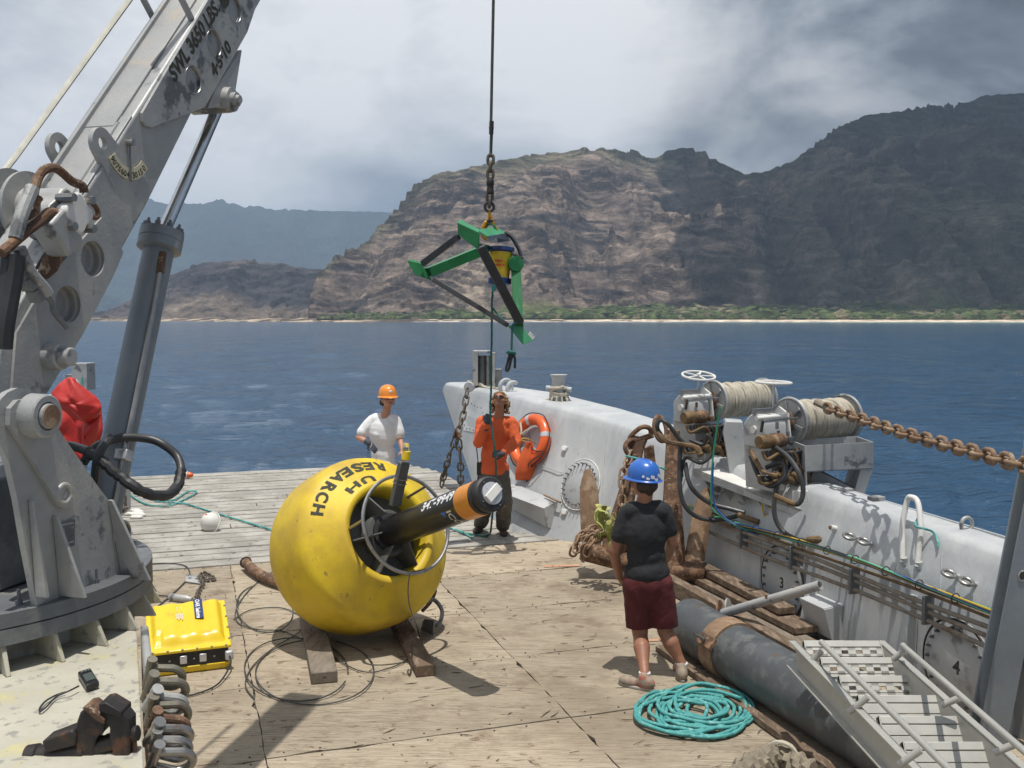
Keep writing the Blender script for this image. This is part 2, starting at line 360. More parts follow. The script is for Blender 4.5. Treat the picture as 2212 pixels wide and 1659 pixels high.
def chain(path, me, pitch, parent, name='chain_link', roll0=0.0):
    P = resample(path, pitch)
    for i in range(len(P)-1):
        d = P[i+1]-P[i]; R = frame(d); R = Matrix((R.col[0], R.col[1], R.col[2])).transposed()
        Rz = Matrix.Rotation(roll0+(math.pi/2 if i % 2 else 0)+random.uniform(-.15, .15), 3, 'Z')
        inst(name, me, parent, (P[i]+P[i+1])/2, R@Rz)
# ------------------------------------------------------------------ terrain
def vnoise(x, y, seed):
    r = np.random.RandomState(seed); tab = r.rand(256, 256)
    xi = np.floor(x).astype(int); yi = np.floor(y).astype(int); fx = x-xi; fy = y-yi
    fx = fx*fx*(3-2*fx); fy = fy*fy*(3-2*fy)
    g = lambda a, b: tab[a % 256, b % 256]
    return (g(xi, yi)*(1-fx)+g(xi+1, yi)*fx)*(1-fy)+(g(xi, yi+1)*(1-fx)+g(xi+1, yi+1)*fx)*fy
def fbm(x, y, seed, o=5, g=.5):
    a = 0; s = 0; k = 1
    for i in range(o): a = a+k*vnoise(x*2**i, y*2**i, seed+i); s += k; k *= g
    return a/s
def ss(a, b, x): t = np.clip((x-a)/(b-a), 0, 1); return t*t*(3-2*t)
SEA = -1.45
def terr_mat(name, sc_, bump, bsx, strata):
    m = bpy.data.materials.new(name); m.use_nodes = True; N = m.node_tree.nodes; L = m.node_tree.links; b = N['Principled BSDF']
    b.inputs['Roughness'].default_value = .95; b.inputs['Specular IOR Level'].default_value = .1
    at_ = N.new('ShaderNodeVertexColor'); at_.layer_name = 'Col'; g = N.new('ShaderNodeNewGeometry')
    def noi(scale, s, d=8, rg=.65):
        mp = N.new('ShaderNodeMapping'); mp.inputs['Scale'].default_value = scale; L.new(g.outputs['Position'], mp.inputs[0])
        x = N.new('ShaderNodeTexNoise'); x.inputs['Scale'].default_value = s; x.inputs['Detail'].default_value = d; x.inputs['Roughness'].default_value = rg; x.inputs['Distortion'].default_value = .5; L.new(mp.outputs[0], x.inputs['Vector']); return x.outputs['Fac']
    a = noi((1, 1, strata), sc_); a2 = noi((1, 1, 1.6), sc_*8)
    r = N.new('ShaderNodeMapRange'); r.inputs[1].default_value = .33; r.inputs[2].default_value = .68; r.inputs[3].default_value = .36; r.inputs[4].default_value = 1.55; L.new(a, r.inputs[0])
    r2 = N.new('ShaderNodeMapRange'); r2.inputs[1].default_value = .3; r2.inputs[2].default_value = .7; r2.inputs[3].default_value = .6; r2.inputs[4].default_value = 1.4; L.new(a2, r2.inputs[0])
    q = N.new('ShaderNodeMath'); q.operation = 'MULTIPLY'; L.new(r.outputs[0], q.inputs[0]); L.new(r2.outputs[0], q.inputs[1])
    mx = N.new('ShaderNodeVectorMath'); mx.operation = 'SCALE'; L.new(at_.outputs[0], mx.inputs[0]); L.new(q.outputs[0], mx.inputs['Scale']); L.new(mx.outputs[0], b.inputs['Base Color'])
    bp = N.new('ShaderNodeBump'); bp.inputs['Distance'].default_value = bump; L.new(noi((1, 1, strata), bsx), bp.inputs['Height']); L.new(bp.outputs[0], b.inputs['Normal'])
    MATS[name] = m
terr_mat('rock', .03, 5.0, .06, 2.6); terr_mat('far_slope', .006, 14, .012, 1.2); terr_mat('shore', .08, .6, .3, 1)
def terrain(name, prof, Y0, Y1, nc, nr, seed, gully, ledge, colfn, mname, kpow=1.0, talus=.12, lowz=None, jag=.0):
    P = np.array(prof, float); px = np.linspace(P[0, 0], P[-1, 0], nc); py = np.interp(px, P[:, 0], P[:, 1])
    ys0 = np.interp(px, *zip(*Y0)); ys1 = np.interp(px, *zip(*Y1))
    u = (px-1106)/FPX; v = (829.5-py)/FPX; el = (v*_cp-_sp)/(_cp+v*_sp)     # slope of the ridge seen
    Zr = CAMH+el*ys1
    k = np.linspace(0, 1.12, nr)[None, :]; Y = ys0[:, None]+(ys1-ys0)[:, None]*k
    Xc = (u/_cp)[:, None]*np.ones_like(k)*Y*1.0
    f = np.where(k < talus, .10*(k/talus)**1.3, .10+.90*((np.clip(k, talus, 1)-talus)/(1-talus))**kpow)
    f = np.where(k > 1, 1-(k-1)*1.2, f)
    Z = SEA+.3+(Zr-SEA)[:, None]*f
    n1 = fbm(Xc/gully+7, Y/(gully*3.2)+3, seed, 4); rid = 1-np.abs(2*n1-1); w_ = np.clip(4*k*(1-k), 0, 1)**.7
    Z = Z-(Zr[:, None])*w_*(.30*ss(.55, 1, rid)-.07)
    n2 = fbm(Xc/(gully*.25), Y/(gully*.4), seed+9, 5); Z = Z+(n2-.5)*gully*.16*w_
    Z = Z+(fbm(Xc/9, Y/9, seed+40, 3)-.5)*jag*np.clip(k*5, 0, 1)
    g2 = fbm(Xc/(gully*.42)+2, Y/(gully*1.6)+9, seed+60, 4); Z = Z-(1-np.abs(2*g2-1))**3*gully*.16*w_*np.clip(Zr[:, None]/200, .2, 1)
    lm = ss(.38, .62, fbm(Xc/70, Y/110+Z/60, seed+70, 3))
    for Pd, am in ledge:
        ph = Z/Pd+5.5*fbm(Xc/210, Y/260, seed+20, 4)*14/Pd+2.2*fbm(Xc/30, Y/38, seed+22, 4); fr = ph-np.floor(ph)
        Z = Z+Pd*am*(.25+.9*lm)*(ss(.1, .55, fr)-fr)*np.clip((k-.06)*12, 0, 1)
    Z = np.maximum(Z, SEA-.6+0*Z)
    Z[:, 0] = SEA-2
    col = colfn(Xc, Y, Z, k+0*Z, px[:, None]+0*Z, seed)
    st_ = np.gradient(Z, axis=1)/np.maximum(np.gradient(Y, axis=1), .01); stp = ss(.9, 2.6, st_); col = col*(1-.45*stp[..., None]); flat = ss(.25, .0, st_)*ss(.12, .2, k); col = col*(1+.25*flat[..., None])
    vs = np.stack([Xc, Y, Z], -1).reshape(-1, 3); i = np.arange(nc-1)[:, None]*nr+np.arange(nr-1)[None, :]
    fs = np.stack([i, i+nr, i+nr+1, i+1], -1).reshape(-1, 4)
    me = bpy.data.meshes.new(name); me.from_pydata(vs.tolist(), [], fs.tolist()); me.polygons.foreach_set('use_smooth', [False]*len(me.polygons))
    ca = me.color_attributes.new('Col', 'FLOAT_COLOR', 'POINT'); c4 = np.ones((nc*nr, 4)); c4[:, :3] = col.reshape(-1, 3); ca.data.foreach_set('color', c4.ravel())
    o = link(name, me, mname, None, V((0, 0, 0))); o['kind'] = 'structure'; return o
def mixc(a, b, t): return np.array(a)*(1-t[..., None])+np.array(b)*t[..., None] if not isinstance(a, np.ndarray) or a.ndim == 1 else a*(1-t[..., None])+np.array(b)*t[..., None]
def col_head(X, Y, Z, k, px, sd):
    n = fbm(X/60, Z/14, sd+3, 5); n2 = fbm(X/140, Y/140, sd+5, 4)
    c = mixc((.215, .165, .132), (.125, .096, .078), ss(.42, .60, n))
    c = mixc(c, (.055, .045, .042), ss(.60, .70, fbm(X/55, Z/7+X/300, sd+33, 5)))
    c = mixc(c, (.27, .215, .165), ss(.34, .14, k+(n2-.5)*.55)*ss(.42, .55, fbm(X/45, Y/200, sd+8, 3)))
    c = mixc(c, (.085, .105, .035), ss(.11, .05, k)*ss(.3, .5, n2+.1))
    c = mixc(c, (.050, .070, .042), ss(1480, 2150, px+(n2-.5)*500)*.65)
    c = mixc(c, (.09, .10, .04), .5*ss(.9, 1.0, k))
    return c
def col_far(X, Y, Z, k, px, sd):
    n = fbm(X/300, Y/300, sd+3, 5); c = mixc((.022, .036, .026), (.012, .02, .017), ss(.4, .6, n))
    c = mixc(c, (.22, .22, .09), ss(.30, .05, k+(n-.5)*.25)); return c
def col_low(X, Y, Z, k, px, sd):
    n = fbm(X/60, Z/12, sd+3, 5); c = mixc((.10, .08, .075), (.045, .04, .042), ss(.38, .58, n)); c = mixc(c, (.165, .13, .10), ss(.42, .18, k+(n-.5)*.2)); return c
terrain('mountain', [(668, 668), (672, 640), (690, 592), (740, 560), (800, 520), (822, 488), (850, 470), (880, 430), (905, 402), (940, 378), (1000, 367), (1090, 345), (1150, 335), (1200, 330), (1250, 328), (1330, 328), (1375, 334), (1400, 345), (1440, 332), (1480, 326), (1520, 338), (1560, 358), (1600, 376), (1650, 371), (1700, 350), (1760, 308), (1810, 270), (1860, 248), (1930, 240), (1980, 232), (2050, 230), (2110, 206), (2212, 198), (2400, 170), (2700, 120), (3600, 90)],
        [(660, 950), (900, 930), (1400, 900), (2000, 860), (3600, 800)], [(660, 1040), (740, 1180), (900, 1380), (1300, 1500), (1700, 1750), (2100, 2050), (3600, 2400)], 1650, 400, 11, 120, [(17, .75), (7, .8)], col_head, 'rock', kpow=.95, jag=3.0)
terrain('mountain_ridge', [(-1500, 420), (-400, 400), (0, 420), (200, 432), (330, 430), (372, 441), (430, 443), (482, 433), (522, 446), (600, 453), (720, 456), (850, 458), (1000, 440), (1200, 430)],
        [(-1500, 2300), (1200, 2600)], [(-1500, 4600), (1200, 5200)], 620, 150, 31, 520, [(60, .4)], col_far, 'far_slope', kpow=1.5, talus=.30)
terrain('hill', [(150, 700), (250, 672), (300, 640), (345, 612), (365, 600), (400, 583), (450, 571), (520, 563), (560, 567), (620, 577), (700, 583), (760, 600), (830, 640), (860, 690)],
        [(150, 1250), (860, 1150)], [(150, 1450), (860, 1500)], 420, 150, 51, 80, [(12, .8)], col_low, 'rock', kpow=.7, jag=1.5)
def strip(name, ys, col, dz, nc, nr, px0, px1, seed):
    px = np.linspace(px0, px1, nc)[:, None]; k = np.linspace(0, 1, nr)[None, :]; a, b = [np.interp(px[:, 0], *zip(*q))[:, None] for q in ys]
    wob = (fbm(px/60, px*0+1, seed, 4)-.5)*18; Y = a+(b-a)*k+wob*(1-k); X = (px-1106)/FPX*Y
    Z = SEA-.5+dz*k+.6*k*(fbm(X/8, Y/8, seed+4, 3)-.4)
    vs = np.stack([X+0*Y, Y, Z], -1).reshape(-1, 3); i = np.arange(nc-1)[:, None]*nr+np.arange(nr-1)[None, :]
    fs = np.stack([i, i+nr, i+nr+1, i+1], -1).reshape(-1, 4)
    me = bpy.data.meshes.new(name); me.from_pydata(vs.tolist(), [], fs.tolist())
    ca = me.color_attributes.new('Col', 'FLOAT_COLOR', 'POINT'); c4 = np.ones((nc*nr, 4)); c4[:, :3] = col(X+0*Y, Y, Z, k+0*Z, px+0*Z, seed).reshape(-1, 3); ca.data.foreach_set('color', c4.ravel())
    o = link(name, me, 'shore', None, V((0, 0, 0))); o['kind'] = 'structure'; return o
def col_beach(X, Y, Z, k, px, sd):
    n = fbm(X/14, Y/5, sd+2, 4); sand = ss(880, 960, px)*ss(.42, .5, n+.12+.2*ss(1300, 1700, px)-.15*(px < 1250)); c = mixc((.09, .07, .055), (.62, .52, .40), np.clip(sand, 0, 1)); return mixc(c, (.5, .40, .29), ss(880, 700, px)*ss(.5, .6, n))
strip('beach', ([(100, 1230), (660, 930), (900, 860), (1400, 835), (2700, 740)], [(100, 1275), (660, 975), (900, 940), (1400, 910), (2700, 840)]), col_beach, 4.0, 900, 12, 100, 2700, 77)
# coastal scrub: leafy clumps between the beach and the cliffs
def scrub():
    rnd = random.Random(4); base = MB().ell((0, 0, 0), 1, nu=6, nv=4); bv = np.array(base.v); bf = base.f; vs = []; fs = []; cs = []
    for i in range(8200):
        p = rnd.uniform(690, 2650); k = rnd.random()**1.5; dens = ss(660, 1150, np.array(p))
        if rnd.random() > .35+.65*dens: continue
        Y = np.interp(p, (660, 900, 1400, 2000, 2700), (950, 925, 890, 850, 800))+k*95*(.5+.5*dens)
        if rnd.random() < .08: Y += rnd.uniform(20, 120)
        X = (p-1106)/FPX*Y; r = rnd.uniform(1.2, 3.6)*(1.6 if rnd.random() < .07 else 1)*(1.15 if dens > .6 else .7); z = SEA+2.2+.075*(Y-np.interp(p, (660, 900, 1400, 2000, 2700), (950, 925, 890, 850, 800)))*1.2
        nv = len(vs)*0; q = bv*np.array((r*rnd.uniform(1, 1.9), r, r*rnd.uniform(.55, .95)))*(1+.32*np.random.randn(len(bv), 1)*.7)+np.array((X, Y, z+r*.3))
        n = sum(len(a) for a in vs) if False else scrub.n; vs.append(q); fs += [tuple(a+n for a in f) for f in bf]; scrub.n += len(bv)
        g = rnd.random(); c = np.array((.045, .065, .022))*(1-g)+np.array((.10, .125, .045))*g
        if rnd.random() < .2: c = np.array((.17, .15, .09))
        cs.append(np.tile(np.append(c, 1), (len(bv), 1)))
    me = bpy.data.meshes.new('coastal_scrub'); me.from_pydata(np.concatenate(vs).tolist(), [], fs)
    ca = me.color_attributes.new('Col', 'FLOAT_COLOR', 'POINT'); ca.data.foreach_set('color', np.concatenate(cs).ravel())
    link('coastal_scrub', me, 'shore', None, V((0, 0, 0)), label='green coastal scrub along the foot of the brown mountain', category='scrub', kind='stuff')
scrub.n = 0; scrub()
# ------------------------------------------------------------------ sea
def sea():
    a = np.concatenate([np.linspace(-38, 38, 520), np.linspace(38, 322, 40)[1:]])*math.pi/180
    r = 4*np.exp(np.linspace(0, math.log(9000/4), 620)); A, R = np.meshgrid(a, r, indexing='ij'); X = R*np.sin(A); Y = R*np.cos(A)
    cell = R*.0125; Z = np.zeros_like(X); fine = (np.abs(A) < .68)
    wx = X+3*fbm(X/9, Y/9, 901, 3); wy = Y+3*fbm(X/11, Y/11, 905, 3)
    for i, (L_, am, an) in enumerate(((9.0, .16, .5), (4.6, .17, .15), (2.3, .14, .75), (1.2, .085, -.2), (.62, .045, .4), (.33, .022, .1))):
        ca, sa = math.cos(an), math.sin(an); U = (wx*ca+wy*sa)/L_; W_ = (-wx*sa+wy*ca)/(L_*2.1)*2
        n = fbm(W_*.6+i*13, U+i*7, 910+i, 2); n = 1-np.abs(2*n-1)
        Z += am*1.5*(n-.5)*np.clip(L_/(cell*3)-.3, 0, 1)
    Z = np.where(fine, Z, 0)*ss(0, 12, R)+SEA
    nc, nr = X.shape; vs = np.stack([X, Y, Z], -1).reshape(-1, 3); i = np.arange(nc-1)[:, None]*nr+np.arange(nr-1)[None, :]
    fs = np.stack([i, i+1, i+nr+1, i+nr], -1).reshape(-1, 4); me = bpy.data.meshes.new('sea'); me.from_pydata(vs.tolist(), [], fs.tolist()); me.polygons.foreach_set('use_smooth', [True]*len(me.polygons))
    m = bpy.data.materials.new('sea_water'); m.use_nodes = True; N = m.node_tree.nodes; L = m.node_tree.links; b = N['Principled BSDF']
    b.inputs['IOR'].default_value = 1.333; b.inputs['Roughness'].default_value = .09
    g = N.new('ShaderNodeNewGeometry')
    def noi(sc, s, d, rg=.6):
        mp = N.new('ShaderNodeMapping'); mp.inputs['Scale'].default_value = sc; mp.inputs['Rotation'].default_value = (0, 0, .12); L.new(g.outputs['Position'], mp.inputs[0])
        x = N.new('ShaderNodeTexNoise'); x.inputs['Scale'].default_value = s; x.inputs['Detail'].default_value = d; x.inputs['Roughness'].default_value = rg; L.new(mp.outputs[0], x.inputs['Vector']); return x.outputs['Fac']
    mix = N.new('ShaderNodeMix'); mix.data_type = 'RGBA'; mix.inputs[6].default_value = (.02, .06, .125, 1); mix.inputs[7].default_value = (.035, .09, .165, 1); L.new(noi((1, 3, 1), .02, 5), mix.inputs[0])
    # turquoise shallows off the beach on the right
    sp = N.new('ShaderNodeSeparateXYZ'); L.new(g.outputs['Position'], sp.inputs[0])
    r1 = N.new('ShaderNodeMapRange'); r1.inputs[1].default_value = 560; r1.inputs[2].default_value = 760; L.new(sp.outputs[1], r1.inputs[0])
    r2 = N.new('ShaderNodeMapRange'); r2.inputs[1].default_value = 60; r2.inputs[2].default_value = 300; L.new(sp.outputs[0], r2.inputs[0])
    mu = N.new('ShaderNodeMath'); mu.operation = 'MULTIPLY'; L.new(r1.outputs[0], mu.inputs[0]); L.new(r2.outputs[0], mu.inputs[1])
    mix2 = N.new('ShaderNodeMix'); mix2.data_type = 'RGBA'; L.new(mu.outputs[0], mix2.inputs[0]); L.new(mix.outputs[2], mix2.inputs[6]); mix2.inputs[7].default_value = (.02, .15, .16, 1); L.new(mix2.outputs[2], b.inputs['Base Color'])
    b1 = N.new('ShaderNodeBump'); b1.inputs['Distance'].default_value = .55; b1.inputs['Strength'].default_value = .9; L.new(noi((.55, 1.0, 1), .9, 7, .66), b1.inputs['Height'])
    b2 = N.new('ShaderNodeBump'); b2.inputs['Distance'].default_value = 4.5; b2.inputs['Strength'].default_value = .75; L.new(noi((.4, 1, 1), .08, 6, .7), b2.inputs['Height']); L.new(b2.outputs[0], b1.inputs['Normal']); L.new(b1.outputs[0], b.inputs['Normal'])
    MATS['sea_water'] = m; o = link('sea', me, 'sea_water', None, V((0, 0, 0))); o['kind'] = 'structure'
sea()
# haze and an unseen cloud shaped to cast shade on the right-hand mountain
hz = MB().box((0, 2900, 330), (16000, 8000, 675)).build('haze', None, None, smooth=0); hz['kind'] = 'stuff'
hm = bpy.data.materials.new('haze_air'); hm.use_nodes = True; hm.node_tree.nodes.remove(hm.node_tree.nodes['Principled BSDF'])
hv = hm.node_tree.nodes.new('ShaderNodeVolumePrincipled'); hv.inputs['Density'].default_value = .00018; hv.inputs['Color'].default_value = (.56, .74, 1.0, 1); hv.inputs['Anisotropy'].default_value = .0
hm.node_tree.links.new(hv.outputs[0], hm.node_tree.nodes['Material Output'].inputs['Volume']); hz.data.materials.append(hm)
def shade_cloud():
    rnd = random.Random(9); mb = MB()
    for i in range(95):
        y = rnd.uniform(930, 3100); x = 430+max(0, y-1900)*.2+rnd.uniform(0, 1500); r = min(rnd.uniform(120, 260), (y-780)*.7)
        mb.ell((x+130, y, 1050+rnd.uniform(-30, 80)+(y-1150)*.16), (r*1.7, r*1.5, r*.5), nu=14, nv=8)
    for i in range(24): mb.ell((rnd.uniform(400, 1100), rnd.uniform(905, 1010), 1050), (210, 190, 70), nu=14, nv=8)
    for i in range(260):
        y = rnd.uniform(960, 3100); x = 380+max(0, y-1900)*.2-rnd.uniform(-260, 160)*rnd.random(); r = rnd.uniform(14, 48); mb.ell((x, y, 1060+rnd.uniform(-30, 80)+(y-1150)*.16), (r*1.6, r*1.5, r*.5), nu=10, nv=6)
    mb.build('shade_cloud', 'cloud_white', None, smooth=60, fix=False, kind='structure')
mat('cloud_white', (.85, .85, .87), (.8, .8, .82), rough=1)
shade_cloud()
# ------------------------------------------------------------------ vessel: deck, ramp, bulwarks
hull = MB().prism([S(-2.6, -6, -.03), S(5.55, -6, -.03), S(5.5, 9, -.03), S(4.7, 10.9, -.03), S(-1.3, 10.9, -.03), S(-2.6, 9, -.03)], (0, 0, -2)).build('deck', 'deck_steel', None, kind='structure')
def ply_mat():
    m = bpy.data.materials.new('plywood'); m.use_nodes = True; N = m.node_tree.nodes; L = m.node_tree.links; b = N['Principled BSDF']; b.inputs['Roughness'].default_value = .9
    g = N.new('ShaderNodeNewGeometry'); oi = N.new('ShaderNodeObjectInfo')
    def noi(sc, s, d, rg=.6, dist=0, rot=.32):
        mp = N.new('ShaderNodeMapping'); mp.inputs['Scale'].default_value = sc; mp.inputs['Rotation'].default_value = (0, 0, -rot); L.new(g.outputs['Position'], mp.inputs[0])
        x = N.new('ShaderNodeTexNoise'); x.inputs['Scale'].default_value = s; x.inputs['Detail'].default_value = d; x.inputs['Roughness'].default_value = rg; x.inputs['Distortion'].default_value = dist; L.new(mp.outputs[0], x.inputs['Vector']); return x.outputs['Fac']
    def rng(f, a, bb, c=0.0, d=1.0):
        x = N.new('ShaderNodeMapRange'); x.inputs[1].default_value = a; x.inputs[2].default_value = bb; x.inputs[3].default_value = c; x.inputs[4].default_value = d; L.new(f, x.inputs[0]); return x.outputs[0]
    def mix(f, a, bb):
        x = N.new('ShaderNodeMix'); x.data_type = 'RGBA'; L.new(f, x.inputs[0])
        for i, q in ((6, a), (7, bb)):
            if isinstance(q, tuple): x.inputs[i].default_value = (*q, 1)
            else: L.new(q, x.inputs[i])
        return x.outputs[2]
    col = mix(rng(noi((1, 1, 1), .9, 6), .32, .68), (.39, .32, .23), (.26, .21, .15))
    col = mix(rng(noi((3.5, 60, 1), 1.0, 6, .7, 1.5), .42, .66, 0, .85), col, (.50, .43, .33))          # pale worn grain
    col = mix(rng(noi((2, 26, 1), 1.3, 7, .75, 2.2), .555, .61, 0, .9), col, (.125, .085, .055))      # dark torn grain
    col = mix(rng(noi((1, 1, 1), 1.6, 7, .7), .53, .68, 0, .85), col, (.185, .135, .09))                   # stains
    col = mix(rng(noi((1, 1.3, 1), 5, 6, .7), .60, .65, 0, .7), col, (.15, .09, .055))                 # rusty marks
    col = mix(rng(noi((1, 1, 1), .55, 5), .52, .62, 0, .5), col, (.20, .155, .105))                        # washed-out areas
    v = N.new('ShaderNodeTexVoronoi'); v.inputs['Scale'].default_value = 3.2; v.inputs['Randomness'].default_value = 1
    mp = N.new('ShaderNodeMapping'); mp.inputs['Scale'].default_value = (1, 1.2, 1); L.new(g.outputs['Position'], mp.inputs[0]); L.new(mp.outputs[0], v.inputs['Vector'])
    col = mix(rng(v.outputs['Distance'], .055, .03, 0, .6), col, (.06, .042, .03))
    h = N.new('ShaderNodeHueSaturation'); L.new(rng(oi.outputs['Random'], 0, 1, .80, 1.14), h.inputs['Value']); L.new(col, h.inputs['Color']); L.new(h.outputs[0], b.inputs['Base Color'])
    bp = N.new('ShaderNodeBump'); bp.inputs['Distance'].default_value = .006; L.new(noi((4, 50, 1), 1.2, 6, .7, 2), bp.inputs['Height']); L.new(bp.outputs[0], b.inputs['Normal']); MATS['plywood'] = m
ply_mat()
mat('splinter', (.10, .065, .04), (.05, .035, .025), s=9, rough=.95)
def plywood():
    rnd = random.Random(3); ss_ = [-1.25, .41, 2.38, 4.95]; tt = [-.2, 1.05, 2.27, 3.49, 4.71, 5.92, 7.14, 8.36, 9.58, 10.8]
    for i in range(3):
        off = 0 if i != 1 else .0
        for j in range(9):
            g_ = .004; z = rnd.uniform(-.003, .004); s0, s1, t0, t1 = ss_[i]+g_, ss_[i+1]-g_, tt[j]+off+g_, tt[j+1]+off-g_
            if i == 2 and j == 8: poly = [(s0, t0), (s1-.35, t0), (4.38, t1), (s0, t1)]
            else: poly = [(s0, t0), (s1, t0), (s1, t1), (s0, t1)]
            # uneven broken edges
            out = []
            for a in range(4):
                (x0, y0), (x1, y1) = poly[a], poly[(a+1) % 4]; n = 14
                for q in range(n):
                    t = q/n; jx = rnd.uniform(-.006, .006) if q else 0; ch = -.02 if (q and rnd.random() < .07) else 0
                    out.append(S(x0+(x1-x0)*t+jx+ch*((y1-y0) and np.sign(y1-y0)), y0+(y1-y0)*t+jx-ch*((x1-x0) and np.sign(x1-x0)), z))
            MB().prism(out, (0, 0, -.019)).build('plywood_sheet', 'plywood', hull, smooth=0)
plywood()
for i, (a, b) in enumerate([((0, 1232), (0, 0))]): pass
def debris():
    rnd = random.Random(8); mb = MB()
    for i in range(520):
        s = rnd.uniform(-1.0, 4.3); t = rnd.uniform(3.0, 10.6); a = rnd.gauss(0, .5)+(math.pi/2 if rnd.random() < .15 else 0); L_ = rnd.uniform(.008, .06)*(1 if rnd.random() < .9 else 1.8); d = LAT*math.cos(a)+FWD*math.sin(a); n_ = UP.cross(d); c = S(s, t, .007); wv = rnd.uniform(.0015, .006)
        mb.prism([c-d*L_, c+n_*wv+d*L_*rnd.uniform(-.3, .3), c+d*L_, c-n_*wv*rnd.uniform(.3, 1)], UP*rnd.uniform(.001, .004))
    mb.build('splinters', 'splinter', hull, smooth=0, kind='stuff')
    mb = MB()
    for i in range(3):
        for j in range(9):
            for k in range(9):
                for e_ in (.05, -.05):
                    s0, t0 = ss_g[i]+(ss_g[i+1]-ss_g[i])*(k+.5)/9, tt_g[j]+(e_ if e_ > 0 else tt_g[j+1]-tt_g[j]+e_); mb.cyl(S(s0, t0, .003), S(s0, t0, .0085), .0065, n=6)
    mb.build('screw_heads', 'deck_steel', hull, smooth=0, kind='stuff')
ss_g = [-1.25, .41, 2.38, 4.6]; tt_g = [-.2, 1.05, 2.27, 3.49, 4.71, 5.92, 7.14, 8.36, 9.58, 10.8]
debris()
# broken surf along the beach
def surf():
    rnd = random.Random(6); mb = MB()
    for i in range(420):
        p_ = rnd.uniform(900, 2600); Yw = np.interp(p_, (100, 660, 900, 1400, 2700), (1230, 930, 860, 835, 740))-rnd.uniform(2, 16); X = (p_-1106)/FPX*Yw; w_ = rnd.uniform(1.5, 9); d_ = rnd.uniform(.4, 1.6)
        mb.prism([V((X-w_, Yw, SEA+.1)), V((X-w_*.2, Yw-d_, SEA+.1)), V((X+w_, Yw+.2, SEA+.1)), V((X+w_*.1, Yw+d_*.6, SEA+.1))], V((0, 0, rnd.uniform(.15, .5))))
    mb.build('surf', 'white_marker', None, smooth=0, kind='stuff', label='broken white surf along the pale beach', category='surf')
surf()
# spray-painted orange line on the plywood
MB().prism([gd(1375, 1382, .0065), gd(1480, 1376, .0065), gd(1480, 1381, .0065), gd(1375, 1387, .0065)], (0, 0, .0008)).build('paint_line', 'paint_orange', hull, smooth=0)
MB().prism([gd(1175, 1221, .0065), gd(1252, 1219, .0065), gd(1252, 1223, .0065), gd(1175, 1225, .0065)], (0, 0, .0008)).build('paint_line', 'paint_orange', hull, smooth=0)
ramp = thing('bow_ramp', 'long grey ribbed bow ramp lowered ahead of the plywood deck', 'ramp', S(1.4, 14, 0))
RW0, RW1 = -1.35, 4.15
rs = MB().prism([S(RW0, 10.84, -.06), S(4.35, 10.84, -.06), S(4.2, 14.4, -.06), S(3.7, 17.35, -.06), S(RW0, 17.35, -.06)], (0, 0, -.22)).build('ramp_plate', 'deck_steel', ramp)
rnd = random.Random(5); t = 10.86
while t < 17.3:
    wd = rnd.uniform(.21, .25) if t < 16.9 else .3; s1 = np.interp(t, (10.8, 14.4, 16.4, 17.35), (4.3, 4.2, 4.1, 3.75)); z = rnd.uniform(-.004, .004)
    cutsx = sorted([rnd.uniform(.5, 3.4)]) if rnd.random() < .4 else []
    xs = [RW0]+cutsx+[s1]
    for a, b in zip(xs, xs[1:]): MB().box(S((a+b)/2, t+wd/2, -.03+z), (b-a-.01, wd, .06), SHIPR).build('ramp_board', 'ramp_grey', ramp, bevel=.008)
    t += wd+.045
# bulwarks -------------------------------------------------
def bulwark_mesh(st, side=1):
    mb = MB(); K = None; vs = []
    for B, T, p1, Wd, o in st:
        B, T, o = V(B), V(T), V(o)*side
        P1 = V(p1) if p1 is not None else B.lerp(T, .6)
        pts = [V((B.x, B.y, -.05)), P1, P1.lerp(T-UP*.12-o*.06, .5), T-UP*.13-o*.075, T-UP*.05-o*.045, T-UP*.012-o*.01, T+o*.05, T+o*Wd, T+o*(Wd+.02)-UP*.05, V((T.x, T.y, SEA-.5))+o*(Wd-.1)]
        K = len(pts); vs += pts
    n = len(st); fs = [(i*K+j, i*K+j+1, (i+1)*K+j+1, (i+1)*K+j) for i in range(n-1) for j in range(K-1)]
    fs += [tuple(range(K)), tuple(range((n-1)*K+K-1, (n-1)*K-1, -1))]
    return mb.add(vs, fs)
stR = [(S(4.95, -1, 0), S(5.15, -1, 1.02), S(4.97, -1, .68), .22, LAT), (S(4.95, 2, 0), S(5.15, 2, 1.04), S(4.97, 2, .68), .22, LAT), (S(4.95, 5.15, 0), S(5.15, 5.15, 1.11), S(4.97, 5.15, .70), .22, LAT), (S(4.95, 6.4, 0), S(5.15, 6.4, 1.155), S(4.97, 6.4, .72), .24, LAT),
       (S(4.93, 9.0, 0), S(5.15, 9.0, 1.23), S(4.98, 9.0, .74), .3, LAT), (gd(1330, 1195), at(1400, 930, 11.2), None, .5, LAT), (gd(1204, 1165), at(1245, 886, 12.3), None, .6, LAT), (gd(1108, 1150), at(1100, 850, 13.6), None, .65, LAT), (at(1045, 1100, 13.2), at(966, 826, 15.3), None, .45, LAT)]
bul = thing('bulwark', 'white painted steel starboard bulwark with numbered round hatch covers', 'bulwark', S(5.2, 6, 0))
bw = bulwark_mesh(stR).build('wall_plate', 'boat_white', bul, smooth=40)
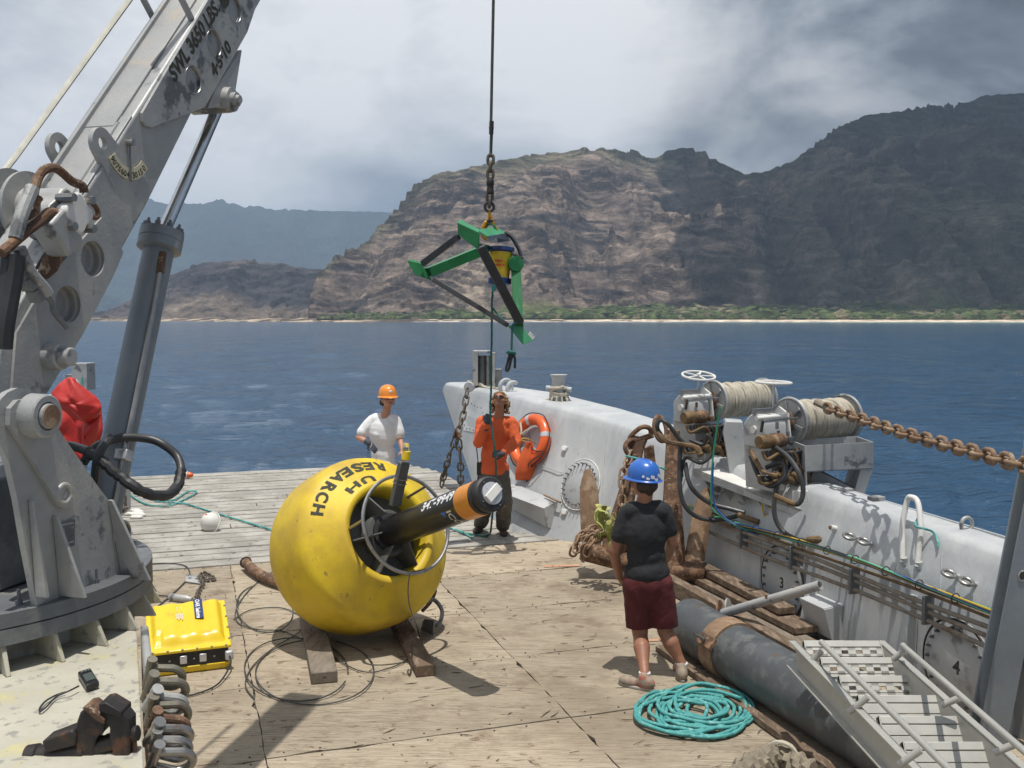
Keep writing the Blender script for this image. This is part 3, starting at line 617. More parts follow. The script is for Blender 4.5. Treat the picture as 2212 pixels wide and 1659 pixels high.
# near plates: subdivide visually with welded seams
_m = MB(); bwm = bulwark_mesh(stR); BV = BVHTree.FromPolygons([V(v) for v in bwm.v], [list(f) for f in bwm.f])
def hit(px, py):
    d = ray(px, py).normalized(); l, n, i, ds = BV.ray_cast(CAMP, d)
    if l is None: raise ValueError('miss %s %s' % (px, py))
    if n.dot(d) > 0: n = -n
    return l, n
portb = thing('bulwark', 'port bulwark wing seen between the crane boom and its cylinder', 'bulwark', S(-1.6, 14, 0))
bulwark_mesh([(S(-1.3, 6, 0), S(-1.5, 6, 1.0), None, .5, LAT), (S(-1.3, 10.8, 0), S(-1.55, 10.8, 1.15), None, .5, LAT), (S(-1.5, 15, 0), S(-1.6, 15, 1.25), None, .6, LAT), (S(-1.7, 19, .0), S(-1.7, 19, 1.3), None, .6, LAT)], -1).build('wall_plate', 'boat_white', portb, smooth=40)
# ================================================================== bulwark fittings
def nframe(n, up=UP):
    n = V(n).normalized(); x = up-n*up.dot(n); x = x.normalized(); y = n.cross(x); return Matrix((x, y, n)).transposed()   # x up, z out
bolt_me = MB().cyl((0, 0, 0), (0, 0, .018), .0135, n=6).cyl((0, 0, .018), (0, 0, .034), .007, n=6).mesh('bolt', smooth=30); bolt_me.materials.append(MATS['galv_dark'])
bolt_long = MB().cyl((0, 0, 0), (0, 0, .016), .013, n=6).cyl((0, 0, .016), (0, 0, .055), .007, n=6).mesh('bolt', smooth=30); bolt_long.materials.append(MATS['galv_dark'])
def hatch(px, py, r, num, nb, me, rim=True, plane=None):
    l, n = hit(px, py)
    if plane is not None: n = V(plane).normalized()
    F = nframe(n); o = MB().lathe(l-n*.02, n, [(0, r+.012), (.030, r+.012), (.031, r), (.038, r), (.042, r-.006)], 48).build('hatch_cover', 'boat_grey', bul, smooth=40)
    MB().torus(l+n*.012, n, r+.012, .008, n=48, m=6).build('weld_bead', 'dark_iron' if rim else 'white_paint', o)
    for k in range(nb):
        a = 2*math.pi*(k+.5)/nb; inst('bolt', me, o, l+n*.02+F@V((math.cos(a), math.sin(a), 0))*(r-.045), F)
    tw = textw(num, .13); text(num, .13, lambda x, y: l+n*.0225+F@V((y-.045, -(x-tw/2), 0)), 'number', 'stencil', o, bold=.004)
h1n = hit(1255, 1047)[1]
hatch(1255, 1047, .30, '1', 24, bolt_long, False)
hatch(1692, 1258, .31, '3', 22, bolt_me, True, -LAT)
hatch(2071, 1440, .31, '4', 22, bolt_me, True, -LAT)
# small zinc anodes welded on the wall
for (a, b) in ((1221, 1109-3), (1318, 1137-3), (1221, 968+2)):
    try:
        l, n = hit(a, b); F = nframe(n); MB().prism([l+F@V(q) for q in ((.03, -.045, 0), (.035, .03, 0), (.0, .05, 0), (-.04, .01, 0), (-.03, -.04, 0))], n*.035).build('anode', 'white_marker', bul, bevel=.008)
    except ValueError: pass
for (a, b) in ((1224, 1136-4), (1321, 1164-28)): pass
# rivetted panel near the bow
def panel():
    pts = [hit(a, b)[0] for a, b in ((1000, 860), (1049, 880), (1047, 940), (1003, 930))]
    n = hit(1025, 900)[1]; o = MB().prism([p+n*.002 for p in pts], n*.01).build('access_panel', 'boat_white', bul, bevel=.003)
    me = MB().cyl((0, 0, 0), (0, 0, .01), .008, n=6).mesh('bolt'); me.materials.append(MATS['dark_iron']); F = nframe(n)
    for a, b in zip(pts, pts[1:]+pts[:1]):
        k = max(3, int((b-a).length/.12)); c_ = sum(pts, V())/4
        for i in range(k): p = a.lerp(b, (i+.5)/k); inst('bolt', me, o, p+(c_-p).normalized()*.04+n*.012, F)
panel()
# weld seams down and along the wall
def seam(pts):
    P_ = []
    for (a, b), (c, d) in zip(pts, pts[1:]):
        for i in range(12):
            try: q, n = hit(a+(c-a)*i/12, b+(d-b)*i/12); P_.append(q+n*.001)
            except ValueError: pass
    if len(P_) > 3: MB().tube([p+V((random.uniform(-.0015, .0015),)*3) for p in P_], .0055, 6).build('weld_seam', 'boat_white', bul)
for p_ in ([(1230, 905), (1206, 1158)], [(1400, 945), (1372, 1180)], [(1105, 862), (1098, 1120)], [(1006, 930), (1110, 985), (1300, 1050)], [(1645, 1120), (1640, 1300)], [(1840, 1170), (1830, 1420)], [(2035, 1195), (2020, 1520)], [(1310, 930), (1292, 1150)]): seam(p_)
# hinged shelf below the life ring
def shelf():
    pts = [hit(a, b)[0] for a, b in ((1110, 1040), (1206, 1070), (1206, 1150), (1110, 1130))]; n = (h1n*V((1, 1, 0))).normalized()
    a, b = hit(1112, 1045)[0], hit(1203, 1082)[0]; w_ = (b-a); d = (-w_.normalized()).cross(UP); d = d if d.dot(-ray(1150, 1050)) > 0 else -d
    o = MB().prism([a, b, b+d*.22-UP*.06, a+d*.30-UP*.05], UP*-.012).build('shelf_bracket', 'boat_grey', bul)
    MB().prism([a+d*.30-UP*.05, b+d*.22-UP*.06, b+d*.16-UP*.30, a+d*.25-UP*.20], d*.01).build('shelf_face', 'boat_grey', o)
    MB().prism([b, b+d*.22-UP*.06, b+d*.16-UP*.30, b-UP*.36], w_.normalized()*.01).build('shelf_end', 'boat_grey', o)
    MB().cyl(b+UP*.03-w_.normalized()*.18+d*.05, b+UP*.02+w_.normalized()*.12+d*.05, .013, n=10).build('hinge_bar', 'rust_light', o)
shelf()
# eye rings
ring_me = MB().torus((0, 0, 0), (0, 1, 0), .042, .013, 28, 10).mesh('eye_ring', smooth=60); ring_me.materials.append(MATS['steel'])
for a, b in ((1839, 1159), (1870, 1171), (2056, 1241), (2094, 1258)):
    l, n = hit(a+14, b+4); c_ = l+n*.075+V((0, 0, 0)); e = MB().cyl(l-n*.01, l+n*.035, .016, n=12).build('eye_stud', 'boat_grey', bul)
    inst('eye_ring', ring_me, e, l+n*.085, frame(LAT, (1, 0, 0))@Matrix.Rotation(.35, 3, 'Z'))
l, n = hit(1805, 1142); o = MB().cyl(l, l+n*.05, .024, n=16).build('stud', 'white_paint', bul); MB().cyl(l+n*.05, l+n*.062, .015, n=8).build('rusty_bolt', 'rust', o)
# white bent pipe handle over the rail
l1, n1 = hit(1954, 1217); l2, n2 = hit(1986, 1226); t1, _ = hit(1958, 1140); t2, _ = hit(1998, 1150); pk, _ = hit(1979, 1126)
U_ = [l1+n1*.02, l1.lerp(t1, .5)+n1*.03, t1+n1*.04+UP*.0, pk+UP*.13+n1*.05-(t2-t1)*.25, pk+UP*.165+n1*.05, pk+UP*.13+n1*.05+(t2-t1)*.35, t2+n1*.04, l2.lerp(t2, .5)+n1*.03, l2+n1*.02]
o = MB().tube(spline(U_, 6), .021, 12).build('bent_pipe', 'white_paint', bul)
for q_ in (l1, l2): MB().cyl(q_-UP*.01, q_+UP*.04+n1*.01, .027, n=12).build('pipe_socket', 'boat_grey', o)
tp = at(1998, 1145, (pk).y)
tag(MB().tube(spline([pk+UP*.05-n1*.03, t2+n1*.09+UP*.02, hit(2020, 1150)[0]+n1*.03, hit(2030, 1170)[0]+n1*.02, hit(2030, 1185)[0]+n1*.02], 6), .008, 8, lobes=3, twist=120).build('rope_end', 'teal', None), 'short frayed teal rope end tied round the white bent pipe', 'rope')
# vertical ribs and brackets on the near wall
def wallS(t, z, out=0.0):
    s = np.interp(z, (0, .72, 1.0), (4.95, 4.97, 5.30)); return S(s-out, t, z)
def tOf(px, z=.35): d = ray(px, 900); k = 4.95; r = d.x/d.y; return (k*_c-r*k*_s)/(_s+r*_c)
for px in (1770, 1987): 
    t = tOf(px); MB().prism([S(4.955, t-.03, .0), S(4.955, t-.03, .66), S(4.90, t-.03, .66), S(4.80, t-.03, 0)], FWD*.06).build('rib', 'boat_white', bul, bevel=.008)
for px in (1240, 1480):
    pass
t = tOf(1800); o = MB().prism([S(4.955, t-.16, .36), S(4.955, t+.16, .36), S(4.78, t+.16, .34), S(4.78, t-.16, .34)], (0, 0, -.015)).build('step_bracket', 'boat_white', bul, bevel=.004)
MB().prism([S(4.78, t+.16, .335), S(4.78, t-.16, .335), S(4.86, t-.16, .08), S(4.86, t+.16, .08)], LAT*.01).build('bracket_face', 'boat_grey', o)
MB().prism([S(4.955, t-.17, .35), S(4.78, t-.17, .33), S(4.86, t-.17, .07), S(4.955, t-.17, .05)], FWD*.01).build('bracket_end', 'boat_grey', o)
# pipe rack along the wall
rack = thing('pipe_rack', 'three brown stained pipes clamped along the starboard wall', 'pipe rack', S(4.9, 6, .6))
for k, (dz, ds) in enumerate(((.66, .05), (.60, .04), (.53, .05), (.71, .035))):
    pts = [S(4.94-ds, tt_, dz+.012*math.sin(tt_*2+k)) for tt_ in np.linspace(1, 8.6 if k != 1 else 8.0, 30)]
    MB().tube(pts, .017 if k < 3 else .013, 10).build('pipe', 'tape_brown' if k == 3 else 'rack_pipe', rack)
for tt_ in (7.9, 7.1, 6.3, 5.5, 4.9, 4.2): MB().box(S(4.90, tt_, .605), (.09, .025, .2), SHIPR).build('clamp', 'galv_dark', rack, bevel=.004)
# cable bundle
def wpath(pp, off): return [hit(a, b)[0]+hit(a, b)[1]*off for a, b in pp]
bund = thing('cable_bundle', 'green, blue and yellow cables tied together above the pipe rack', 'cables', S(4.85, 6, .8))
core = [S(4.90, tt_, z_) for tt_, z_ in ((8.9, .72), (8.3, .70), (7.6, .74), (6.9, .77), (6.2, .785), (5.5, .77), (4.8, .765), (4.0, .76), (2.5, .74))]
for k, m_ in enumerate(('cable_green', 'cable_mint', 'cable_blue', 'cable_yellow', 'hose', 'cable_mint', 'cable_blue', 'cable_yellow')):
    a = k*2.4; pts = [p-LAT*(.02+.014*math.cos(a+i*.9))+UP*(.018*math.sin(a+i*1.3)) for i, p in enumerate(core)]
    MB().tube(spline(pts, 7), .0075 if k < 5 else .006, 7).build('cable', m_, bund)
for i in range(14):
    p = spline(core, 10)[i*5+4]; MB().torus(p-LAT*.02, FWD, .034, .004, 16, 6).build('cable_tie', 'rubber', bund)
# drooping light cables
for k, (pp, m_) in enumerate((([(1556, 880), (1540, 990), (1536, 1080), (1545, 1105), (1600, 1140), (1680, 1160)], 'cable_green'), ([(1541, 1000), (1540, 1060), (1552, 1105), (1610, 1145), (1690, 1165)], 'cable_blue'), ([(1645, 1075), (1650, 1110), (1670, 1150)], 'cable_yellow'), ([(1655, 1085), (1680, 1120), (1740, 1172)], 'cable_yellow'))):
    q = [at(a, b, 9.15-.0022*(a-1540)) for a, b in pp]; MB().tube(spline(q, 8), .008, 7).build('loose_cable', m_, bund)
# outer rail strip and top fittings
o = MB().prism([S(5.375, 2.0, 1.045), S(5.375, 7.0, 1.175), S(5.375, 7.0, 1.02), S(5.375, 2.0, .9)], LAT*.02).build('rail_plate', 'boat_grey', bul)
l = S(5.33, 5.62, 1.16); MB().torus(l, FWD, .05, .014, 24, 8).build('ring_lug', 'galv', bul)
for tt_ in (7.0, 6.6): MB().box(S(5.33, tt_, 1.17), (.12, .08, .05), SHIPR).build('top_lug', 'galv', bul, bevel=.005)
# ================================================================== bow fittings
fl = thing('bow_fairlead', 'grey steel roller fairlead box standing on the bow tip', 'fairlead', at(1052, 833, 14.6))
Yb = 14.6; px_m = Yb/FPX
b0 = at(1052, 833, Yb)
def bx(x0, y0, x1, y1, dy, th, name, m_, par, Y=Yb, bev=.006):
    p, q = at(x0, y1, Y), at(x1, y0, Y); c_ = (p+q)/2; return MB().box((c_.x, Y+dy, c_.z), (abs(q.x-p.x), th, abs(q.z-p.z))).build(name, m_, par, bevel=bev)
bx(1022, 757, 1033, 832, 0, .30, 'side_plate', 'galv', fl); bx(1062, 762, 1070, 836, 0, .30, 'side_plate', 'galv', fl); bx(1033, 757, 1062, 762, 0, .30, 'top_bar', 'galv', fl)
for x in (1041, 1055): c_ = at(x, 832, Yb); d_ = at(x, 768, Yb); MB().cyl(c_, d_, .052, n=20).build('roller', 'galv_dark' if x < 1050 else 'steel', fl)
bx(1070, 797, 1084, 836, .05, .25, 'side_block', 'galv_dark', fl)
b0 = at(1108, 852, 13.9); chk = thing('mooring_chock', 'white steel ring chock beside the fairlead on the bow', 'chock', b0)
MB().torus(b0+UP*.08, (.55, -.8, 0), .095, .028, 28, 10, a0=-2.3+math.pi/2, a1=2.3+math.pi/2, x=(0, 0, 1)).build('ring', 'boat_grey', chk)
MB().torus(b0+UP*.10+V((-.1, .1, 0)), (.55, -.8, 0), .10, .03, 28, 10, x=(0, 0, 1)).build('ring', 'boat_white', chk); MB().box(b0+V((-.03, 0, -.02)), (.35, .2, .05)).build('foot', 'boat_grey', chk, bevel=.01)
p = at(1207, 880, 13.1); bit = thing('mooring_bitt', 'grey steel mooring bitt with cross pin on the bow', 'bitt', p)
sc1 = 13.1/FPX
MB().lathe(p, (0, 0, 1), [(0, .14), (.02, .115), (.06, .095), (.36, .088), (.40, .10), (.43, .115), (.44, .115)], 28).build('post', 'boat_grey', bit)
MB().cyl(p+V((-.17, .03, .26)), p+V((.17, -.06, .24)), .034, n=14).build('cross_pin', 'boat_grey', bit, bevel=.008)
# mooring rope
mr = thing('mooring_rope', 'weathered tan mooring rope lying along the bow and round the bitt', 'rope', p)
pp = [(1012, 826), (1030, 829), (1050, 838), (1075, 843), (1095, 852), (1120, 856), (1140, 862), (1165, 868), (1185, 873), (1197, 872)]
for k in range(4):
    q = [at(a+random.uniform(-5, 5), b-1.5+k*.9+random.uniform(-2, 2), 14.7-(a-1012)*.0085+.05*k) for a, b in pp]
    MB().tube(spline(q, 7), .018, 8, lobes=3, twist=60).build('strand', 'rope_old' if k % 2 else 'rope', mr)
q = []
for i in range(50): a = i*.62; q.append(p+V((.115*math.cos(a), .115*math.sin(a), .06+.10*abs(math.sin(i*.21))+.003*i)))
MB().tube(q, .02, 8, lobes=3, twist=60).build('turns', 'rope', mr)
for k in range(6): a = -2.8+k*.5; MB().tube(spline([p+V((.12*math.cos(a), .12*math.sin(a), .16)), p+V((.16*math.cos(a), .16*math.sin(a), .08)), p+V((.2*math.cos(a+.2), .2*math.sin(a+.2), .02))], 5), .012, 6).build('frayed_end', 'rope', mr)
# ================================================================== ramp chains
lk = linkmesh(.150, .075, .0125, 'chain_iron')
rc = thing('ramp_chain', 'dark link chain hanging from the bow plate pad eye', 'chain', at(1012, 838, 13.3))
A0 = at(1010, 841, 13.25); J0 = at(985, 948, 12.9)
chain([A0, A0.lerp(J0, .5)+V((.02, 0, -.02)), J0], lk, .112, rc)
rc2 = thing('ramp_chain', 'left leg of the forked ramp chain, tightened by a lever binder', 'chain', J0)
chain([J0, at(970, 985, 12.95), at(953, 1050, 13.2)], lk, .112, rc2); MB().tube([J0+V((-.02, 0, .02)), J0+V((.0, -.03, .12)), J0+V((.06, -.03, .02))], .03, 8).build('chain_hook', 'rust', rc2)
MB().cyl(at(965, 1005, 12.9), at(957, 1030, 13.0), .022, n=10).build('binder', 'dark_iron', rc2)
rc3 = thing('ramp_chain', 'right leg of the forked ramp chain, hanging straight down to the ramp', 'chain', J0)
chain([J0+V((.03, 0, -.02)), at(995, 990, 12.9), at(995, 1055, 13.2)], lk, .112, rc3)
l = A0+UP*.03; MB().lathe(l+V((.02, .04, 0)), (-.25, -1, 0), [(-.03, .07), (.03, .07)], 24).build('pad_eye', 'boat_white', bul, bevel=.008)
rc4 = thing('ramp_chain', 'short rusty chain hanging beside the left edge of the ramp', 'chain', at(262, 1030, 11.5))
MB().prism([at(249, 1036, 11.6), at(262, 1028, 11.6), at(262, 1110, 11.6), at(240, 1128, 11.6)], V((0, .3, 0))).build('chain_post', 'boat_white', rc4, bevel=.006)
chain([at(262, 1030, 11.5), at(266, 1070, 11.5), at(264, 1100, 11.5), at(270, 1098, 11.2)], lk, .112, rc4)
# ================================================================== life ring and rescue bag
c_, n_ = hit(1153, 955); n_ = h1n; F = nframe(n_); c_ = c_+n_*.07
lr = thing('life_ring', 'orange life ring with pale bands hung on the starboard wall', 'life ring', c_-UP*.36)
MB().torus(c_, n_, .285, .072, 56, 18).build('ring', 'life_orange', lr, smooth=80)
for a in (.35, 1.9, 3.5, 5.05):
    MB().torus(c_, n_, .285, .0745, 4, 18, a0=a-.1, a1=a+.1, x=UP).build('reflective_band', 'label_plate', lr, smooth=80)
gl = []
for i in range(41):
    a = 2*math.pi*i/40; rr_ = .365+.012*math.sin(a*4)**2; gl.append(c_+F@V((rr_*math.cos(a), rr_*math.sin(a), .02)))
MB().tube(gl, .007, 6).build('grab_line', 'rubber', lr)
MB().tube(spline([c_+F@V((.1, .0, .06)), c_+F@V((-.12, -.2, .09)), c_+F@V((-.13, -.36, .05)), c_+F@V((-.3, -.2, .09)), c_+F@V((-.38, -.15, .0))], 6), .007, 6).build('lashing', 'rubber', lr)
MB().tube(spline([c_+F@V((.2, .18, .08)), c_+F@V((.1, .1, .10)), c_+F@V((.05, .08, .10)), c_+F@V((.12, .02, .08))], 6), .013, 8).build('knot', 'rope', lr)
bc_ = at(1141, 955, c_.y-.16); bag = thing('rescue_bag', 'crumpled orange throw bag hanging in front of the life ring', 'bag', bc_)
mb = MB(); wds = [(.03, .03), (.055, .04), (.085, .06), (.10, .075), (.11, .08), (.115, .085), (.12, .08), (.10, .05)]
vs = []; nn = 20
for j, (a, b) in enumerate(wds):
    z = -j*.068
    for k in range(nn):
        th = 2*math.pi*k/nn; f = 1+.13*math.sin(5*th+j*.5)*(1-j/12)+.05*random.uniform(-1, 1); vs.append(bc_+V((a*f*math.cos(th)-.012*j+.02, b*f*math.sin(th), z+.015*math.sin(3*th)*(j == 7))))
mb.add(vs, [(j*nn+k, (j+1)*nn+k, (j+1)*nn+(k+1) % nn, j*nn+(k+1) % nn) for j in range(len(wds)-1) for k in range(nn)]+[tuple(range(nn)), tuple(range(len(vs)-1, len(vs)-nn-1, -1))])
mb.build('sack', 'bag_orange', bag, smooth=50)
MB().torus(bc_+V((0, -.01, -.005)), (0, .2, 1), .035, .009, 18, 6).build('drawstring', 'bag_orange', bag)
MB().tube(spline([bc_+V((-.03, 0, 0)), bc_+V((-.10, -.02, .04)), bc_+V((-.02, -.03, .05)), bc_+V((.07, .05, .0)), bc_+V((.1, .1, -.04))], 6), .007, 6).build('yellow_cord', 'cable_yellow', bag)
MB().tube(spline([bc_+V((-.01, -.01, -.46)), bc_+V((-.02, 0, -.54)), bc_+V((.0, 0, -.60))], 5), .008, 6).build('tail_cord', 'rubber', bag)
# ================================================================== anchors against the wall
def anchor(name, label, top, foot, tilt, flukes, sc_):
    a = thing(name, label, 'anchor', foot, 'rusty anchors leaning on the starboard wall'); T, B = V(top), V(foot); ax = (T-B).normalized()
    side = ax.cross(V((0, -1, .3))).normalized(); nn_ = side.cross(ax)
    mb = MB(); sec = []
    for t_, w_, h_ in ((0, .10, .09), (.1, .12, .10), (.5, .085, .07), (.9, .06, .05), (1, .075, .055)):
        c_ = B.lerp(T, t_); sec.append([c_+side*w_*sc_*x+nn_*h_*sc_*y for x, y in ((-1, -.6), (-.6, -1), (.6, -1), (1, -.6), (1, .6), (.6, 1), (-.6, 1), (-1, .6))])
    vs = [v for r in sec for v in r]; mb.add(vs, [(j*8+k, j*8+(k+1) % 8, (j+1)*8+(k+1) % 8, (j+1)*8+k) for j in range(4) for k in range(8)]+[tuple(range(8)), tuple(range(39, 31, -1))])
    mb.build('shank', 'rust', a, bevel=.01)
    MB().cyl(B-side*.30*sc_-ax*.02, B+side*.30*sc_-ax*.02, .10*sc_, n=12).build('crown', 'rust', a, bevel=.015)
    for sgn, (dx, dn, L_) in zip((-1, 1), flukes):
        c_ = B+side*.2*sc_*sgn; d_ = (ax+side*dx*sgn+nn_*dn).normalized(); q = d_.cross(nn_).normalized(); mb = MB(); sec = []
        for t_, w_, h_ in ((-.1, .08, .08), (.15, .105, .075), (.5, .10, .06), (.74, .095, .05), (.88, .07, .035), (1.0, .028, .02)):
            p_ = c_+d_*L_*t_*sc_; sec.append([p_+q*w_*sc_*x+nn_*h_*sc_*y for x, y in ((-1, 0), (-.5, -1), (.5, -1), (1, 0), (.4, .8), (-.4, .8))])
        vs = [v for r in sec for v in r]; mb.add(vs, [(j*6+k, j*6+(k+1) % 6, (j+1)*6+(k+1) % 6, (j+1)*6+k) for j in range(5) for k in range(6)]+[tuple(range(6)), tuple(range(35, 29, -1))])
        mb.build('fluke', 'rust_light', a, bevel=.012)
    return a, ax, side, nn_
aT = at(1383, 945, 10.2); aB = at(1322, 1180, 9.9); aB.z = .22
a1, ax1, sd1, nn1 = anchor('anchor', 'rusty anchor with big shackle nearest the life ring, flukes up', aT, aB, 0, ((.30, .0, .80), (.15, .0, .55)), 1.05)
aT2 = at(1452, 930, 9.75); aB2 = at(1452, 1210, 9.35); aB2.z = .24
a2, ax2, sd2, nn2 = anchor('anchor', 'rusty anchor standing directly behind the person in the blue hard hat', aT2, aB2, 0, ((.12, -.05, .75), (.18, 0, .80)), 1.0)
sh = MB().tube(spline([aT+V((-.10, -.02, -.12)), aT+V((-.11, -.03, .0)), aT+V((.0, -.05, .11)), aT+V((.09, -.05, .10)), aT+V((.11, -.03, .02))], 6), .026, 10); sh.cyl(aT+V((-.14, -.04, -.06)), aT+V((.13, -.03, .03)), .03, n=10)
sh.build('shackle', 'rust', a1)
MB().torus(aT+V((-.08, -.08, -.10)), (.5, -1, .3), .085, .024, 24, 8, ry=.10).build('ring', 'rust', a1)
MB().torus(aT2+V((-.12, -.02, .02)), (.2, -1, .5), .13, .024, 24, 8, ry=.06).build('shackle', 'rust', a2)
bigl = linkmesh(.12, .068, .012, 'rust_light')
ac = thing('anchor_chain', 'rusty chain hanging from the first anchor shackle down its shank', 'chain', aT)
chain([aT+V((-.10, -.12, -.14)), at(1345, 1020, 9.85), at(1343, 1100, 9.75), at(1338, 1130, 9.7)], bigl, .092, ac)
ph = thing('chain_heap', 'brown chain draped in a heap over the anchor crown', 'chain', gd(1270, 1200))
for k, pts in enumerate(([(1288, 1140, 9.9), (1262, 1150, 9.8), (1245, 1170, 9.75), (1238, 1195, 9.75), (1234, 1212, 9.8)], [(1300, 1150, 9.7), (1275, 1158, 9.6), (1262, 1180, 9.6), (1258, 1205, 9.65), (1262, 1218, 9.6)], [(1310, 1160, 9.6), (1285, 1165, 9.5), (1268, 1190, 9.45), (1265, 1212, 9.5)], [(1320, 1145, 9.6), (1290, 1150, 9.6), (1252, 1160, 9.7), (1245, 1185, 9.6), (1246, 1207, 9.55)])):
    chain(spline([at(*q) for q in pts], 5), bigl, .088, ph, roll0=k)
# lime webbing bundle
wb = thing('webbing_sling', 'crumpled lime webbing sling bundled on the anchor chain', 'sling', at(1315, 1165, 9.45))
rnd = random.Random(2)
for k in range(7):
    c_ = at(1300+rnd.uniform(-10, 30), 1128+rnd.uniform(-26, 26), 9.45+rnd.uniform(-.1, .1)); n_ = V((rnd.uniform(-1, 1), -.6, rnd.uniform(-1, 1))).normalized(); F = frame(n_); R_ = rnd.uniform(.06, .11)
    pts = [c_+F@V((R_*1.4*math.cos(a), R_*math.sin(a), .03*math.sin(2*a+k))) for a in np.linspace(0, 5.2, 20)]
    MB().tube(pts, .028, 4, sq=(.16, 1)).build('webbing_loop', 'webbing_lime', wb, smooth=30)
for a, b in (((1292, 1100), (1330, 1125)), ((1335, 1125), (1325, 1175)), ((1290, 1125), (1312, 1160))):
    p, q = at(*a, 9.35), at(*b, 9.4); MB().tube(spline([p, p.lerp(q, .5)+V((0, -.04, .03)), q], 6), .03, 4, sq=(.16, 1)).build('webbing_strip', 'webbing_lime', wb, smooth=30)
# dark gear between wall and anchors + board
tag(MB().prism([at(1395, 968, 10.6), at(1412, 962, 10.6), at(1418, 1010, 10.6), at(1396, 1008, 10.6)], FWD*.05).build('board', 'rust', None), 'small rusty plate leaning between the two anchors', 'plate')
tag(MB().tube(spline([at(1352, 985, 9.9), at(1375, 990, 9.8), at(1405, 1000, 9.7), at(1440, 1015, 9.6), at(1470, 1020, 9.6), at(1475, 1030, 9.6)], 8), .010, 8, lobes=3, twist=100).build('teal_line', 'teal', None), 'thin teal line stretched across the anchors behind the blue hat', 'rope')
# ================================================================== winches
wf = thing('winch_bed', 'white steel shelf with gussets carrying the two winches', 'shelf', S(5.2, 8.4, 1.0))
wb0, wb1 = at(1497, 1012, 9.75), at(1752, 1108, 8.35)
MB().prism([wb0, wb1, wb1+LAT*.75, wb0+LAT*.75], (0, 0, -.03)).build('shelf_plate', 'white_paint', wf, bevel=.005)
MB().prism([wb0, wb1, wb1-UP*.075, wb0-UP*.075], LAT*.015).build('shelf_lip', 'boat_grey', wf)
for i in range(6):
    p = wb0.lerp(wb1, (i+.4)/6.2)-UP*.03; MB().prism([p+LAT*.01, p+LAT*.25, p+LAT*.25-UP*.36], FWD*.014).build('gusset', 'boat_grey', wf)
for i in (1, 2.1, 3.2): p = wb0.lerp(wb1, i/5)-UP*.13+LAT*.05; MB().torus(p, FWD+LAT*.5, .045, .011, 20, 8, a0=-1, a1=4.2).build('hook_ring', 'galv', wf)
MB().prism([at(1790, 1062, 8.6), at(1865, 1058, 8.9), at(1862, 1085, 8.9), at(1790, 1092, 8.6)], UP*-.01).build('end_plate', 'boat_grey', wf)
